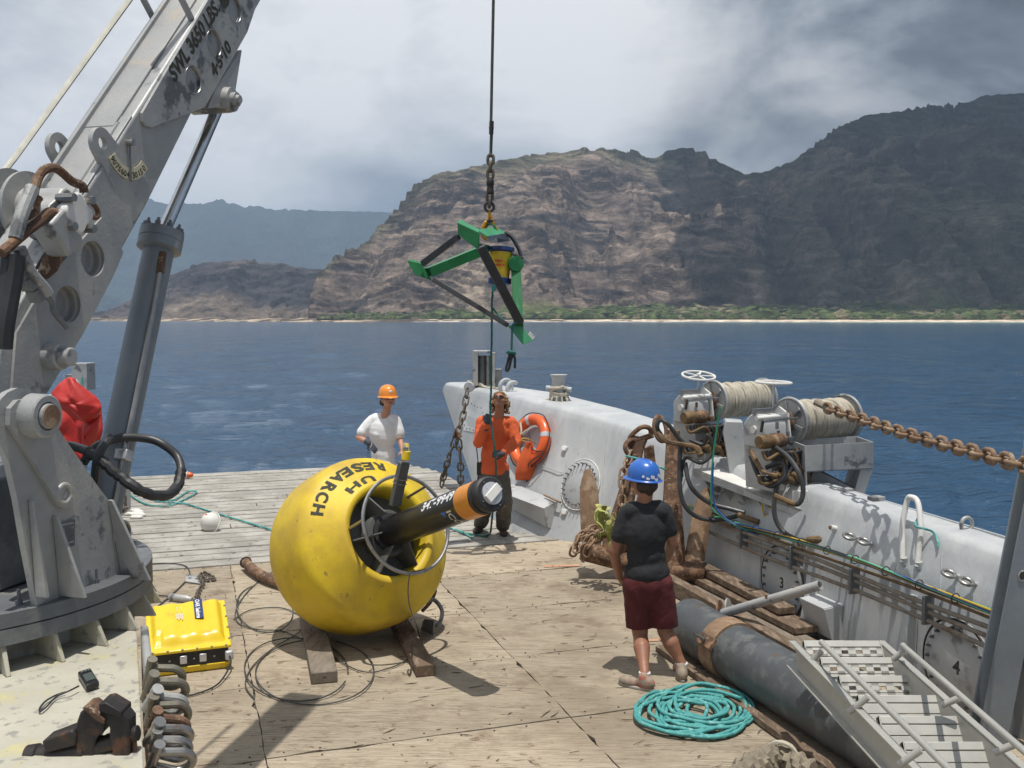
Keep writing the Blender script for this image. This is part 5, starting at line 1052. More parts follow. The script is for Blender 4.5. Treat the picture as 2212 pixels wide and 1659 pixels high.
plat = thing('crane_platform', 'pale flaking steel platform box under the crane at lower left', 'platform', (-2.3, 3.3, 0))
MB().prism([gd(290, 1330, 1.42), gd(297, 1387, 1.42), gd(312, 1700, 1.42), V((-3.6, 2.1, 1.42)), V((-3.6, 4.9, 1.42)), V((-1.89, 4.9, 1.42))], (0, 0, -.03)).build('top_plate', 'platform', plat, bevel=.004)
MB().prism([gd(290, 1330, 1.385)-V((.03, 0, 0)), gd(297, 1387, 1.385)-V((.03, 0, 0)), gd(312, 1700, 1.385)-V((.03, 0, 0)), V((-3.55, 2.1, 1.385)), V((-3.55, 4.8, 1.385)), V((-1.9, 4.8, 1.385))], (0, 0, -1.39)).build('side_wall', 'boat_grey', plat)
MB().cyl(RC+V((0, 0, 1.421)), RC+V((0, 0, 1.52)), .66, n=64).build('ring_seat', 'boat_grey', plat)
for k in range(16):
    a = -2.2+k*.23; d_ = V((math.cos(a), math.sin(a), 0)); q_ = RC+d_*.655+UP*1.421; MB().prism([q_, q_+d_*.18, q_+d_*.13+UP*.099, q_+UP*.099], UP.cross(d_)*.016).build('gusset', 'platform', plat, bevel=.003)
A, B = at(303, 1345, 3.62), at(316, 1500, 2.98); MB().prism([V((A.x, A.y, 1.50)), V((B.x, B.y, 1.50)), V((B.x, B.y, 1.10)), V((A.x, A.y, 1.10))], (.03, 0, 0)).build('edge_bar', 'galv', plat, bevel=.008)
# red tarp
def tarp():
    o = thing('red_tarp', 'crumpled red tarp bundled behind the crane column', 'tarp', at(150, 1010, 5.2))
    for pts, Y in (([(120, 840), (160, 815), (218, 860), (224, 930), (212, 985), (180, 1003), (130, 990), (92, 920)], 5.45), ([(140, 812), (155, 815), (215, 860), (222, 880), (215, 905), (188, 920), (160, 905), (120, 880), (103, 850)], 5.25), ([(95, 850), (112, 858), (150, 895), (172, 925), (178, 970), (185, 1003), (150, 990), (120, 950), (85, 890)], 5.0), ([(175, 905), (222, 890), (215, 930), (200, 975), (185, 1000), (178, 950)], 5.3)):
        P_ = [at(a, b, Y+random.uniform(-.03, .03)) for a, b in pts]; n = len(P_); c_ = sum(P_, V())/n; mb = MB(); vs = [c_-V((0, .05, 0))]; rings = 5
        for r_ in range(1, rings+1):
            for i in range(n*3):
                a, b = P_[i//3], P_[(i//3+1) % n]; p = a.lerp(b, (i % 3)/3); t_ = r_/rings; q = c_.lerp(p, t_); q.y -= .07*(1-t_*t_)+.016*math.sin(i*.8+r_*1.1)*t_; vs.append(q)
        m_ = n*3; fs = [(0, 1+i, 1+(i+1) % m_) for i in range(m_)]+[(1+(r_-1)*m_+i, 1+r_*m_+i, 1+r_*m_+(i+1) % m_, 1+(r_-1)*m_+(i+1) % m_) for r_ in range(1, rings) for i in range(m_)]
        t = mb.add(vs, fs).build('fold', 'tarp_red', o, smooth=50); s_ = t.modifiers.new('s', 'SOLIDIFY'); s_.thickness = .04; u = t.modifiers.new('u', 'SUBSURF'); u.levels = u.render_levels = 2
tarp()
# port bow post
pp = thing('port_bitt', 'grey steel post and roller on the port bow beyond the red tarp', 'bitt', at(180, 845, 17))
bx(165, 784, 196, 842, 0, .35, 'post', 'galv', pp, 17.0); bx(150, 808, 165, 842, 0, .3, 'side_block', 'galv_dark', pp, 17.0)
MB().torus(at(158, 832, 16.8), (.2, -1, 0), .09, .025, 20, 8).build('ring', 'boat_white', pp); MB().tube([at(177, 815, 16.75), at(178, 836, 16.75)], .02, 6).build('teal_tail', 'teal', pp)
# ================================================================== vise, meter, shackles on the platform
vs_ = thing('bench_vise', 'rusty bench vise clamped at the platform edge, jaws open', 'vise', at(190, 1659, 2.72))
YV = 2.72
def vq(a, b, dy=0): return at(a, b, YV+dy)
def vbox(poly, dy, th, name, m_, bev=.004, par=None): return MB().prism([vq(a, b, dy) for a, b in poly], (0, th, 0)).build(name, m_, par or vs_, bevel=bev)
bd = MB().cyl(vq(74, 1640), vq(190, 1622), .036, n=24).build('body', 'dark_iron', vs_, bevel=.006)
vbox([(89, 1602), (155, 1577), (165, 1590), (162, 1612), (98, 1628)], -.04, .07, 'anvil', 'dark_iron', .006)
text('WILTON', .022, lambda x, y: vq(118, 1659, -.043)+V((x, 0, y+.0)), 'lettering', 'galv_dark', bd, bold=.001)
vbox([(160, 1592), (165, 1560), (172, 1540), (190, 1528), (226, 1555), (225, 1582), (212, 1590), (205, 1604), (202, 1640), (165, 1650)], -.03, .06, 'moving_jaw', 'dark_iron', .006)
vbox([(176, 1530), (190, 1527), (226, 1554), (225, 1566), (205, 1556)], -.04, .075, 'jaw_plate', 'rust', .003)
vbox([(213, 1521), (230, 1519), (262, 1538), (278, 1558), (279, 1700), (240, 1700), (246, 1640), (235, 1600), (236, 1572), (214, 1548)], -.03, .06, 'fixed_jaw', 'dark_iron', .006)
vbox([(213, 1521), (228, 1518), (262, 1538), (262, 1550), (213, 1536)], -.04, .075, 'jaw_plate', 'dark_iron', .003)
MB().cyl(vq(190, 1618), vq(250, 1602), .030, .024, n=20).build('slide', 'dark_iron', vs_); MB().cyl(vq(232, 1597, .01), vq(298, 1584, .01), .016, n=16).build('screw', 'rust', vs_)
MB().cyl(vq(280, 1586), vq(299, 1583), .022, n=16).build('screw_head', 'dark_iron', vs_, bevel=.003); MB().cyl(vq(289, 1575), vq(295, 1720), .0075, n=10).build('handle', 'rust', vs_)
MB().cyl(vq(0, 1668), vq(90, 1637), .024, n=20).build('rear_bar', 'rust', vs_, bevel=.003)
MB().lathe(vq(74, 1640), vq(190, 1622)-vq(74, 1640), [(-.02, .03), (-.015, .042), (.015, .042), (.02, .036)], 24).build('collar', 'dark_iron', vs_)
# handheld meter with strap
mt_p = [gd(a, b, 1.426) for a, b in ((168, 1464), (196, 1455), (215, 1485), (187, 1494))]
mt = thing('handheld_meter', 'small black handheld meter with wrist strap on the crane platform', 'meter', sum(mt_p, V())/4)
bdy = MB().prism(mt_p, (0, 0, .022)).build('body', 'black_plastic', mt, bevel=.005)
c_ = sum(mt_p, V())/4+UP*.0225; uu = (mt_p[1]-mt_p[0])*.5; vv = (mt_p[3]-mt_p[0])*.5
MB().prism([c_+uu*a+vv*b for a, b in ((-.7, -.35), (.7, -.35), (.7, .6), (-.7, .6))], UP*.001).build('screen', 'screen', mt, smooth=0)
for i in range(3): MB().cyl(c_+uu*(-.5+.5*i)-vv*.68, c_+uu*(-.5+.5*i)-vv*.68+UP*.003, .005, n=8).build('button', 'galv_dark', mt)
MB().tube(spline([gd(a, b, 1.431+(.01 if i < 2 else 0)) for i, (a, b) in enumerate(((170, 1482), (150, 1492), (122, 1505), (102, 1525), (88, 1536), (86, 1530), (98, 1515), (118, 1503), (140, 1495)))], 6), .0032, 6).build('wrist_strap', 'rubber', mt)
# shackles
def shackle(name, label, c_, R, r, m_, rot, grp='shackles hanging on the platform side'):
    o = thing(name, label, 'shackle', c_, grp); F = rot
    P_ = [c_+F@V((R*math.cos(a), 0, -R*math.sin(a)-R*.9)) for a in np.linspace(0, math.pi, 16)]; P_ = [P_[0]+F@V((-.3*R, 0, R*1.8))]+P_+[P_[-1]+F@V((.3*R, 0, R*1.8))]
    MB().tube(P_, r, 10).build('bow', m_, o); MB().cyl(P_[0]+F@V((.02, 0, 0)), P_[-1]-F@V((.02, 0, 0)), r*1.1, n=12).build('pin', m_, o)
    MB().cyl(P_[0]+F@V((.012, 0, 0)), P_[0]+F@V((.035, 0, 0)), r*1.25, n=10).build('pin_head', m_, o); return o
lb = ('topmost dull brown shackle of the row hanging on the platform side', 'brown shackle second from the top of the hanging row', 'pale shackle third from the top of the hanging row', 'brown shackle at the middle of the hanging row', 'dark brown shackle just above the silver ones in the hanging row', 'upper bright silver shackle of the hanging row', 'middle bright silver shackle of the hanging row', 'lowest bright silver shackle, at the bottom of the hanging row')
for i, (b, m_) in enumerate(((1463, 'shackle_dull'), (1492, 'shackle_dull'), (1520, 'galv'), (1545, 'shackle_dull'), (1570, 'rust'), (1592, 'steel'), (1618, 'steel'), (1645, 'steel'))):
    shackle('shackle', lb[i], at(345+2*i, b-3, 2.98-.03*i), .036+.003*(i % 2), .0125+.001*(i % 3), m_, Matrix.Rotation(.35+.12*(i % 3), 3, 'X')@Matrix.Rotation(.15+.1*(i % 2), 3, 'Z')@Matrix.Rotation(-1.25+.12*(i % 3), 3, 'Y'))
tag(MB().cyl(at(322, 1440, 3.0), at(332, 1720, 2.7), .012, n=10).build('hanging_rod', 'rust', None), 'rusty rod on the platform side that carries the shackles', 'rod')
# ================================================================== yellow case
def case():
    o = thing('equipment_case', 'yellow ribbed equipment case with blue maker label lying on the plywood', 'case', gd(410, 1440))
    fl_, fr_ = gd(322, 1466), gd(498, 1444); wv = (fr_-fl_); wn = wv.normalized(); dv = UP.cross(wn); dv = dv if dv.y > 0 else -dv; W_ = wv.length; D_ = .50
    def p(u, v, z): return fl_+wn*u*W_+dv*v*D_+UP*z
    h0, h1 = .165, .36
    base = MB(); ba = [p(.04, .04, .0), p(.96, .04, .0), p(.96, .96, .0), p(.04, .96, .0)]; bt = [p(0, 0, .055), p(1, 0, .055), p(1, 1, .055), p(0, 1, .055)]
    base.add(ba+bt, [(3, 2, 1, 0), (4, 5, 6, 7)]+[(i, (i+1) % 4, 4+(i+1) % 4, 4+i) for i in range(4)]).build('base', 'case_yellow', o, bevel=.008)
    md = [p(.02, .02, .055), p(.98, .02, .055), p(.98, .98, .055), p(.02, .98, .055)]; mt_ = [p(.02, .02, h0), p(.98, .02, h0), p(.98, .98, h1), p(.02, .98, h1)]
    MB().add(md+mt_, [(3, 2, 1, 0), (4, 5, 6, 7)]+[(i, (i+1) % 4, 4+(i+1) % 4, 4+i) for i in range(4)]).build('side_panel', 'black_plastic', o)
    rim = [p(-.015, -.015, h0), p(1.015, -.015, h0), p(1.015, 1.015, h1+.01), p(-.015, 1.015, h1+.01)]
    MB().prism(rim, UP*.022).build('lid_rim', 'case_yellow', o, bevel=.006)
    # lid with raised and ribbed centre
    nu_, nv_ = 44, 26; vs = []
    for i in range(nu_+1):
        for j in range(nv_+1):
            u, v = i/nu_, j/nv_; e = min(ss(0, .09, np.array(u)), ss(0, .09, np.array(1-u)), ss(.0, .16, np.array(v)), ss(0, .1, np.array(1-v)))
            rib = .006*math.cos(u*math.pi*2*3.5)*e; cut_ = .35*(1 if (u < .14 and v < .3) else 0); vs.append(p(.03+.94*u, .03+.94*v, h0+.02+(h1-h0)*v+float(e)*.060*(1-cut_)+rib))
    MB().add(vs, [(i*(nv_+1)+j, (i+1)*(nv_+1)+j, (i+1)*(nv_+1)+j+1, i*(nv_+1)+j+1) for i in range(nu_) for j in range(nv_)]).build('lid', 'case_yellow', o, smooth=60)
    def surf(u, v, k=.0): return p(.03+.94*u, .03+.94*v, h0+.02+(h1-h0)*v+.068+k)
    lab = MB(); A = [surf(.60, .46, .001), surf(.72, .46, .001), surf(.72, .92, .001), surf(.60, .92, .001)]; lb_ = lab.prism(A, UP*.003).build('maker_label', 'blue_dark', o, smooth=0)
    tw_ = textw('Seahorse', .05)
    text('Seahorse', .05, lambda x, y: surf(.625, .70-.24*(x/tw_)+.0, .006)+wn*y*.9, 'lettering', 'white_print', lb_, bold=.0015)
    text('OAR', .05, lambda x, y: surf(.625, .90-.17*(x/textw('OAR', .05)), .006)+wn*y*.9, 'lettering', 'white_print', lb_, bold=.0015)
    for k in range(4): MB().bar(surf(.36+.025*k, .62, .002), surf(.36+.025*k, .5-.03*(k % 2), .002), .006, .001, up=UP).build('small_print', 'label_plate', o)
    MB().bar(surf(.37, .78, .002), surf(.37, .66, .002), .004, .001).build('small_print', 'label_plate', o); MB().bar(surf(.43, .78, .002), surf(.43, .66, .002), .004, .001).build('small_print', 'label_plate', o)
    for k in range(6): 
        q = p(.05+.18*k, -.005, h0+.022); MB().cyl(q, q+UP*.006, .009, n=10).build('screw', 'galv', o)
    for k in range(4): q = p(1.0, .12+.25*k, h0+.03+(h1-h0)*(.12+.25*k)); MB().cyl(q, q+UP*.006, .009, n=10).build('screw', 'galv', o)
    for u in (.42, .66): MB().box(p(u, .0, .11), (.05, .015, .06), Matrix((wn, dv, UP)).transposed()).build('latch', 'label_plate', o, bevel=.004)
    for u in (.1, .25, .55, .8): q = p(u, .018, .11); MB().cyl(q, q-dv*.008, .008, n=8).build('panel_screw', 'steel', o)
    q = p(.985, -.02, .11); MB().box(q, (.06, .05, .07), Matrix((wn, dv, UP)).transposed()).build('cable_gland', 'label_plate', o, bevel=.012)
    MB().tube(spline([q-dv*.02, q-dv*.08-UP*.05, gd(470, 1478, .02), gd(420, 1500, .012), gd(370, 1508, .012), gd(345, 1505, .012)], 8), .0065, 7).build('cable', 'rubber', o)
case()
# ================================================================== deck gear
def loop(c_, rx, ry, rot=0, n=44, z=.012, jit=.01, a0=0, a1=2*math.pi):
    out = []
    for i in range(n+1):
        a = a0+(a1-a0)*i/n; x = rx*math.cos(a); y = ry*math.sin(a); x, y = x*math.cos(rot)-y*math.sin(rot), x*math.sin(rot)+y*math.cos(rot); q = gd(c_[0]+x, c_[1]+y, z+.008*math.sin(a*3)+.008); out.append(q)
    return out
wl = thing('wire_coil', 'thin black wire looped loosely on the plywood before the buoy', 'wire', gd(660, 1440))
MB().tube(loop((640, 1446), 112, 68, .05, a0=.3, a1=6.3), .0058, 6).build('loop', 'wire', wl); MB().tube(loop((680, 1452), 128, 70, -.02, a0=-1.2, a1=4.5), .0058, 6).build('loop', 'wire', wl)
MB().tube(loop((572, 1315), 62, 50, .3, a0=-.8, a1=4.0), .0055, 6).build('loop', 'wire', wl)
MB().tube(spline([gd(a, b, .014) for a, b in ((620, 1216), (560, 1255), (525, 1290), (508, 1325), (518, 1348), (560, 1360), (605, 1362), (640, 1375), (690, 1400), (755, 1440), (800, 1452), (850, 1440), (880, 1425))], 6), .0052, 6).build('trailing_wire', 'wire', wl)
MB().tube(spline([gd(a, b, .014) for a, b in ((505, 1338), (540, 1318), (600, 1312), (640, 1325), (660, 1345), (640, 1370), (590, 1400), (545, 1440), (530, 1480), (550, 1510))], 6), .0052, 6).build('trailing_wire', 'wire', wl)
w2_ = thing('deck_wire', 'black wire bowing past the chain and turnbuckle behind the case', 'wire', gd(350, 1240))
MB().tube(spline([gd(a, b, .014) for a, b in ((290, 1224), (340, 1217), (390, 1219), (408, 1230), (405, 1250), (370, 1285), (340, 1310), (310, 1330))], 6), .0065, 7).build('wire_run', 'wire', w2_)
MB().tube(spline([gd(a, b, .014) for a, b in ((288, 1272), (320, 1283), (365, 1288))], 6), .0065, 7).build('wire_run', 'wire', w2_)
tb = thing('turnbuckle', 'dull metal cylinder fitting lying behind the yellow case', 'fitting', gd(400, 1292)); A, B = gd(367, 1290, .035), gd(420, 1296, .035)
MB().lathe(A, B-A, [(0, .03), (.01, .036), (.2, .036), (.21, .03), (.25, .022)], 20).build('barrel', 'galv', tb); MB().cyl(B, B+(B-A).normalized()*.07, .014, n=10).build('end_pin', 'steel', tb)
dc_ = thing('deck_chain', 'short dark chain lying between the drilled plate and the fitting', 'chain', gd(440, 1250)); sl = linkmesh(.07, .04, .0075, 'chain_iron')
chain(spline([gd(a, b, .02) for a, b in ((425, 1292), (430, 1275), (438, 1262), (430, 1248), (440, 1238), (458, 1246), (462, 1252), (445, 1253), (435, 1240))], 6), sl, .053, dc_)
dp = [gd(a, b, .008) for a, b in ((402, 1243), (436, 1246), (432, 1262), (400, 1258))]; o = MB().prism(dp, UP*.012).build('drilled_plate', 'galv', None, bevel=.002); tag(o, 'small galvanised plate with two holes lying at the end of the chain', 'plate')
for t_ in (.28, .72): c_ = dp[0].lerp(dp[1], t_).lerp(dp[3].lerp(dp[2], t_), .5); MB().cyl(c_+UP*.0125, c_+UP*.0145, .017, n=16).build('hole_ring', 'rubber', o)
rp = thing('rusty_pipe', 'bent rusty red pipe end sticking out behind the yellow buoy', 'pipe', gd(560, 1240))
MB().tube(spline([gd(530, 1214, .08), gd(548, 1232, .07), gd(580, 1250, .07), gd(620, 1262, .07)], 6), .052, 16).build('pipe', 'rust', rp); MB().torus(gd(531, 1215, .08), gd(548, 1232, .07)-gd(530, 1214, .08), .052, .012, 24, 8).build('lip', 'dark_iron', rp)
for lab_, a, b, w_, h_, m_ in (('grey weathered timber block nearest the yellow case, under the buoy', (701, 1478), (672, 1345), .19, .085, 'timber_grey'), ('reddish timber block under the right side of the buoy', (920, 1463), (845, 1325), .145, .085, 'timber')):
    A, B = gd(*a), gd(*b); tag(MB().box((A+B)/2+UP*h_/2+UP*.006, (w_, (B-A).length, h_), Matrix(((B-A).normalized().cross(UP), (B-A).normalized(), UP)).transposed()).build('timber_block', m_, None, bevel=.006), lab_, 'timber', 'timbers chocking the buoy')
# ================================================================== buoy
N_ = V((.95, -1.06, .62)).normalized(); RCc = at(868, 1137, 7.55); BF = frame(N_, UP)   # x: up-ish, y, z along the axis to the camera
FCn = RCc-N_*.17
buoy = thing('research_buoy', 'big yellow lettered research buoy lying tilted on timber blocks', 'buoy', gd(770, 1400))
prof = [(-1.10, .30), (-1.10, .40), (-1.07, .46), (-1.0, .53), (-.84, .63), (-.75, .672), (-.66, .694), (-.5, .70), (-.34, .696), (-.26, .688), (-.205, .672), (-.175, .64), (-.03, .43), (-.008, .412), (.0, .395), (-.006, .365), (-.03, .345), (-.2, .34)]
fo = MB().lathe(FCn, N_, [(a, r) for a, r in prof], 96, UP); fo.build('float', 'buoy_yellow', buoy, smooth=50)
MB().lathe(FCn-N_*.30, N_, [(0, .34), (.11, .34), (.115, .15)], 40, UP).build('recess_floor', 'pvc_dark', buoy)
def buo(a, r, th): return FCn+N_*a+BF@V((r*math.cos(th), r*math.sin(th), 0))
def conept(th, sl, k=.004):     # sl: distance along the front cone from the ring outwards
    t_ = sl/.256; a = -.03-.145*t_; r = .43+.21*t_; return FCn+N_*(a+k*.6)+BF@V(((r+k)*math.cos(th), (r+k)*math.sin(th), 0))
def conetext(txt, th0, th1, s0, s1):
    # letters stand with their tops towards the ring, running from th0 to th1
    n = len(txt); rm = .43+.21*((s0+s1)/2/.256)
    for i, ch in enumerate(txt):
        cu = textw(ch, .16); th = th0+(th1-th0)*(i+.5)/n; sg = 1 if th1 > th0 else -1; W_ = abs(th1-th0)*rm/n*.74
        text(ch, .16, lambda x, y: conept(th+sg*((x/cu)-.5)*W_/rm, s1-(s1-s0)*(y/.115)), 'letter', 'stencil', buoy, bold=.006)
def th_of(px, py):
    # angle round the axis for a picture point on the front cone
    d = ray(px, py); best = None
    for i in range(720):
        th = -math.pi+i*math.pi/360; q = conept(th, .17); e = q-CAMP; s_ = e.y/(_cp+0); 
        f_ = e.dot(V((0, _cp, -_sp))); x = 1106+FPX*e.x/f_; y = 829.5-FPX*e.dot(V((0, _sp, _cp)))/f_; dd_ = (x-px)**2+(y-py)**2
        if best is None or dd_ < best[0]: best = (dd_, th)
    return best[1]
tA, tB = th_of(834, 1022), th_of(688, 1112)
conetext('RESEARCH', tA, tB, .135, .228)
tA, tB = th_of(800, 1040), th_of(748, 1070); conetext('UH', tA, tB, -.008, .062)
# guard ring, spokes, fins
rg = MB().torus(RCc+N_*.07, N_, .385, .0145, 64, 10).build('guard_ring', 'steel', buoy)
for th in (1.35, 3.4, 5.5):
    MB().cyl(buo(.24, .385, th), buo(-.04, .36, th), .012, n=10).build('ring_stay', 'steel', buoy)
for th in (.35, 1.6, 2.6, 3.7, 4.9):
    MB().prism([buo(-.02, .35, th), buo(.10, .14, th), buo(-.2, .14, th), buo(-.2, .34, th)], (BF@V((-math.sin(th), math.cos(th), 0)))*.012).build('fin', 'pvc_dark', buoy, bevel=.003)
T0 = at(838, 1152, 7.72); T1 = at(1062, 1066, 6.58); TA = (T1-T0).normalized(); TF = frame(TA, UP); R_ = .122; LT = (T1-T0).length
tube = MB().lathe(T0, TA, [(-.2, R_), (LT-.30, R_)], 56, UP).build('instrument_tube', 'black_plastic', buoy, smooth=40)
MB().lathe(T0, TA, [(-.12, .19), (.0, .19), (.02, .18), (.02, .125)], 48, UP).build('tube_flange', 'pvc_dark', buoy)
MB().lathe(T0, TA, [(.03, .125), (.035, .15), (.06, .15), (.065, .125)], 48, UP).build('tube_clamp', 'rubber', buoy)
MB().lathe(T0, TA, [(LT-.30, R_-.001), (LT-.30, R_+.003), (LT-.12, R_+.003), (LT-.12, R_-.001)], 56, UP).build('orange_band', 'orange_band', buoy, smooth=40)
MB().lathe(T0, TA, [(LT-.12, R_-.004), (LT-.115, R_+.001), (LT-.08, R_+.001), (LT-.078, R_-.006), (LT-.05, R_-.006), (LT-.048, R_+.001), (LT-.012, R_+.001), (LT, R_-.012), (LT, .0)], 56, UP).build('end_cap', 'rubber', buoy, smooth=40)
MB().lathe(T0, TA, [(LT, .078), (LT+.012, .078), (LT+.014, .074), (LT+.014, 0)], 40, UP).build('cap_disc', 'label_plate', buoy)
c_ = T1+TA*.014; MB().box(c_+TA*.01, (.14, .062, .02), TF@Matrix.Rotation(.62-1.57, 3, 'Z')).build('cap_plate', 'white_paint', buoy, bevel=.004)
for k in range(4): a = k*math.pi/2+.5; p = T0+TA*(LT+.001)+TF@V((math.cos(a), math.sin(a), 0))*.095; MB().cyl(p, p+TA*.006, .006, n=8).build('screw', 'steel', buoy)
def tubept(s_, th, k=.002): return T0+TA*s_+TF@V(((R_+k)*math.cos(th), (R_+k)*math.sin(th), 0))
tdir = 1 if (TF@V((0, 1, 0))).x > 0 else -1
def tubetext(txt, s0, s1, th0, size, m_, flip=1):
    w_ = textw(txt, size); text(txt, size, lambda x, y: tubept(s0+(s1-s0)*x/w_, sgn*(th0-y/R_), .002), 'lettering', m_, tube, bold=.003)
# letters run along the tube with their tops towards the upper side

lg = 1.9
def ctext(txt, s0, th0, size, m_):
    w_ = textw(txt, size); text(txt, size, lambda x, y: tubept(s0-y, th0+lgs*(x)/R_, .002), 'lettering', m_, tube, bold=.002)
camd = (CAMP-T0).normalized(); loc = TF.transposed()@camd; thc = math.atan2(loc.y, loc.x); sgn = 1 if thc > 0 else -1; lgs = sgn
ctext('ICO', LT-.36, thc*1.0, .085, 'label_plate')
tubetext('347-9949', LT-.76, LT-.32, abs(thc)*.70, .10, 'white_print')
MB().prism([tubept(LT-.50, thc*1.0, .002), tubept(LT-.43, thc*1.0, .002), tubept(LT-.46, thc*1.2, .002)], TA.cross(UP)*.0005).build('blue_mark', 'hat_blue', tube, smooth=0)
# mast fin with beacon
m0, m1 = at(853, 1092, 7.5), at(873, 998, 7.45); MB().bar(m0, m1, .085, .05, up=N_).build('beacon_mast', 'pvc_dark', buoy, bevel=.006)
MB().prism([at(838, 1092, 7.52), at(868, 1090, 7.52), at(866, 1045, 7.5), at(862, 1045, 7.5)], V((0, .04, 0))).build('mast_web', 'pvc_dark', buoy, bevel=.004)
q = at(876, 992, 7.42); MB().cyl(q-UP*.005, q+UP*.065+V((.01, 0, 0)), .033, .03, n=20).build('beacon_collar', 'case_yellow', buoy, bevel=.004)
MB().lathe(q+UP*.065, (.1, 0, 1), [(0, .026), (.05, .026), (.06, .02), (.062, 0)], 20).build('beacon_lens', 'clear_glass', buoy); MB().lathe(q+UP*.062, (.1, 0, 1), [(0, .012), (.03, .014), (.032, .005)], 12).build('beacon_lamp', 'steel', buoy)
for z_ in (.52, .62): p = m0.lerp(m1, z_); MB().torus(p, m1-m0, .052, .004, 20, 6, ry=.036).build('wire_tie', 'steel', buoy)
# strap under the float, white tag box
st_ = [at(885, 1240, 7.12), at(882, 1262, 7.12), at(882, 1290, 7.10), at(888, 1320, 7.10), gd(900, 1352, .12), gd(910, 1386, .02)]
tag(MB().tube(spline(st_, 5), .032, 4, sq=(.14, 1)).build('lashing_strap', 'rubber', None, smooth=30), 'black lashing strap hanging from the buoy guard ring to the deck', 'strap')
MB().prism([at(1045-20, 1140-8, 7.2), at(1025-82, 1148-4, 7.2), at(945, 1118, 7.2), at(965, 1105, 7.25)], V((0, .05, 0))) 
tl = thing('tow_bridle', 'twisted metal bail and shackle lying beside the reddish timber', 'bail', gd(945, 1345))
MB().tube(spline([gd(a, b, z) for a, b, z in ((905, 1310, .25), (935, 1295, .22), (955, 1320, .14), (945, 1350, .06), (915, 1345, .05))], 6), .018, 8).build('bail', 'galv_dark', tl); MB().tube(spline([gd(a, b, z) for a, b, z in ((918, 1290, .3), (940, 1275, .28), (930, 1300, .2), (912, 1320, .14))], 6), .016, 8).build('bail', 'rust', tl)
MB().prism([gd(908, 1362, .01), gd(935, 1372, .01), gd(938, 1340, .16), gd(915, 1338, .16)], V((.01, .02, 0))).build('lug_plate', 'galv_dark', tl, bevel=.003)
# ================================================================== lifted green frame and its rigging
def cF(a, b): return (840.7+a*.29345, 354+b*.29345)
def fp(a, b, Y): x, y = cF(a, b); return at(x, y, Y)
gf = thing('lifting_frame', 'green and black triangular frame hanging from the crane hook', 'frame', at(1060, 740, 10.9))
YA, YB, YC, YH = 10.35, 10.75, 10.65, 11.05
# corner plates, each with a flange
MB().prism([fp(500, 438, YA), fp(660, 510, YA+.02), fp(655, 635, YA+.02), fp(505, 520, YA)], V((.01, .015, 0))).build('corner_plate', 'green_paint', gf, bevel=.003)
MB().prism([fp(500, 438, YA), fp(520, 416, YA+.12), fp(665, 490, YA+.14), fp(660, 512, YA+.02)], V((.0, .0, .012))).build('plate_flange', 'green_light', gf, bevel=.002)
MB().prism([fp(135, 720, YB), fp(240, 742, YB+.05), fp(315, 860, YB+.05), fp(190, 815, YB)], V((.0, .015, 0))).build('corner_plate', 'green_paint', gf, bevel=.003)
MB().prism([fp(135, 720, YB), fp(160, 708, YB+.10), fp(245, 735, YB+.12), fp(240, 745, YB+.05)], V((0, .0, .012))).build('plate_flange', 'green_paint', gf, bevel=.002)
MB().prism([fp(875, 1195, YC), fp(955, 1170, YC+.05), fp(1058, 1298, YC+.05), fp(985, 1332, YC)], V((.0, .015, .0))).build('corner_plate', 'green_light', gf, bevel=.003)
MB().prism([fp(1045, 1300, YC+.05), fp(1072, 1272, YC+.15), fp(1035, 1235, YC+.15), fp(1020, 1258, YC+.05)], V((.01, .0, .0))).build('plate_flange', 'galv', gf, bevel=.002)
def channel(A, B, w_, h_, name, m_):
    A, B = V(A), V(B); z = (B-A).normalized(); F = frame(z); o = MB().box((A+B)/2, (.012, w_, (B-A).length), F).build(name, m_, gf, bevel=.002)
    for s_ in (-1, 1): MB().box((A+B)/2+F@V((-h_/2, s_*(w_/2-.006), 0)), (h_, .012, (B-A).length), F).build('channel_flange', m_, o, bevel=.002)
HB = fp(800, 560, YH)
channel(fp(275, 770, YB+.06), fp(650, 618, YH), .19, .10, 'channel_beam', 'green_paint')
o = MB().prism([fp(645, 482, YA+.1), fp(790, 464, YH), fp(862, 508, YH), fp(720, 532, YA+.16)], (0, 0, -.02)).build('top_beam', 'green_light', gf, bevel=.003)
MB().prism([fp(720, 532, YA+.16), fp(862, 508, YH), fp(890, 565, YH), fp(800, 580, YH-.1), fp(790, 545, YH-.1), fp(720, 575, YA+.2)], V((0, .012, 0))).build('slotted_plate', 'label_plate', gf, bevel=.002)
for k in range(6): MB().prism([fp(800+k*13, 540-k*2, YH-.04), fp(805+k*13, 539-k*2, YH-.04), fp(808+k*13, 556-k*2, YH-.04), fp(803+k*13, 557-k*2, YH-.04)], V((0, -.004, 0))).build('slot', 'rubber', o)
channel(fp(962, 735, YH), fp(985, 1210, YC+.1), .17, .10, 'channel_beam', 'green_paint')
MB().prism([fp(925, 755, YH-.05), fp(945, 750, YH-.05), fp(962, 1110, YC+.05), fp(940, 1100, YC+.05)], V((0, .03, 0))).build('beam_web', 'green_paint', gf)
MB().prism([fp(660, 585, YA+.15), fp(740, 600, YH-.1), fp(735, 650, YH-.1), fp(650, 640, YA+.15)], V((0, .03, 0))).build('hub_plate', 'green_paint', gf)
for A, B, w_ in ((fp(245, 735, YB), fp(512, 535, YA+.05), .062), (fp(322, 850, YB), fp(875, 1190, YC), .05), (fp(672, 610, YA+.02), fp(962, 1170, YC), .095)):
    MB().bar(A, B, w_, w_*.8, up=(0, -1, .2)).build('black_bar', 'hose', gf, bevel=.005)
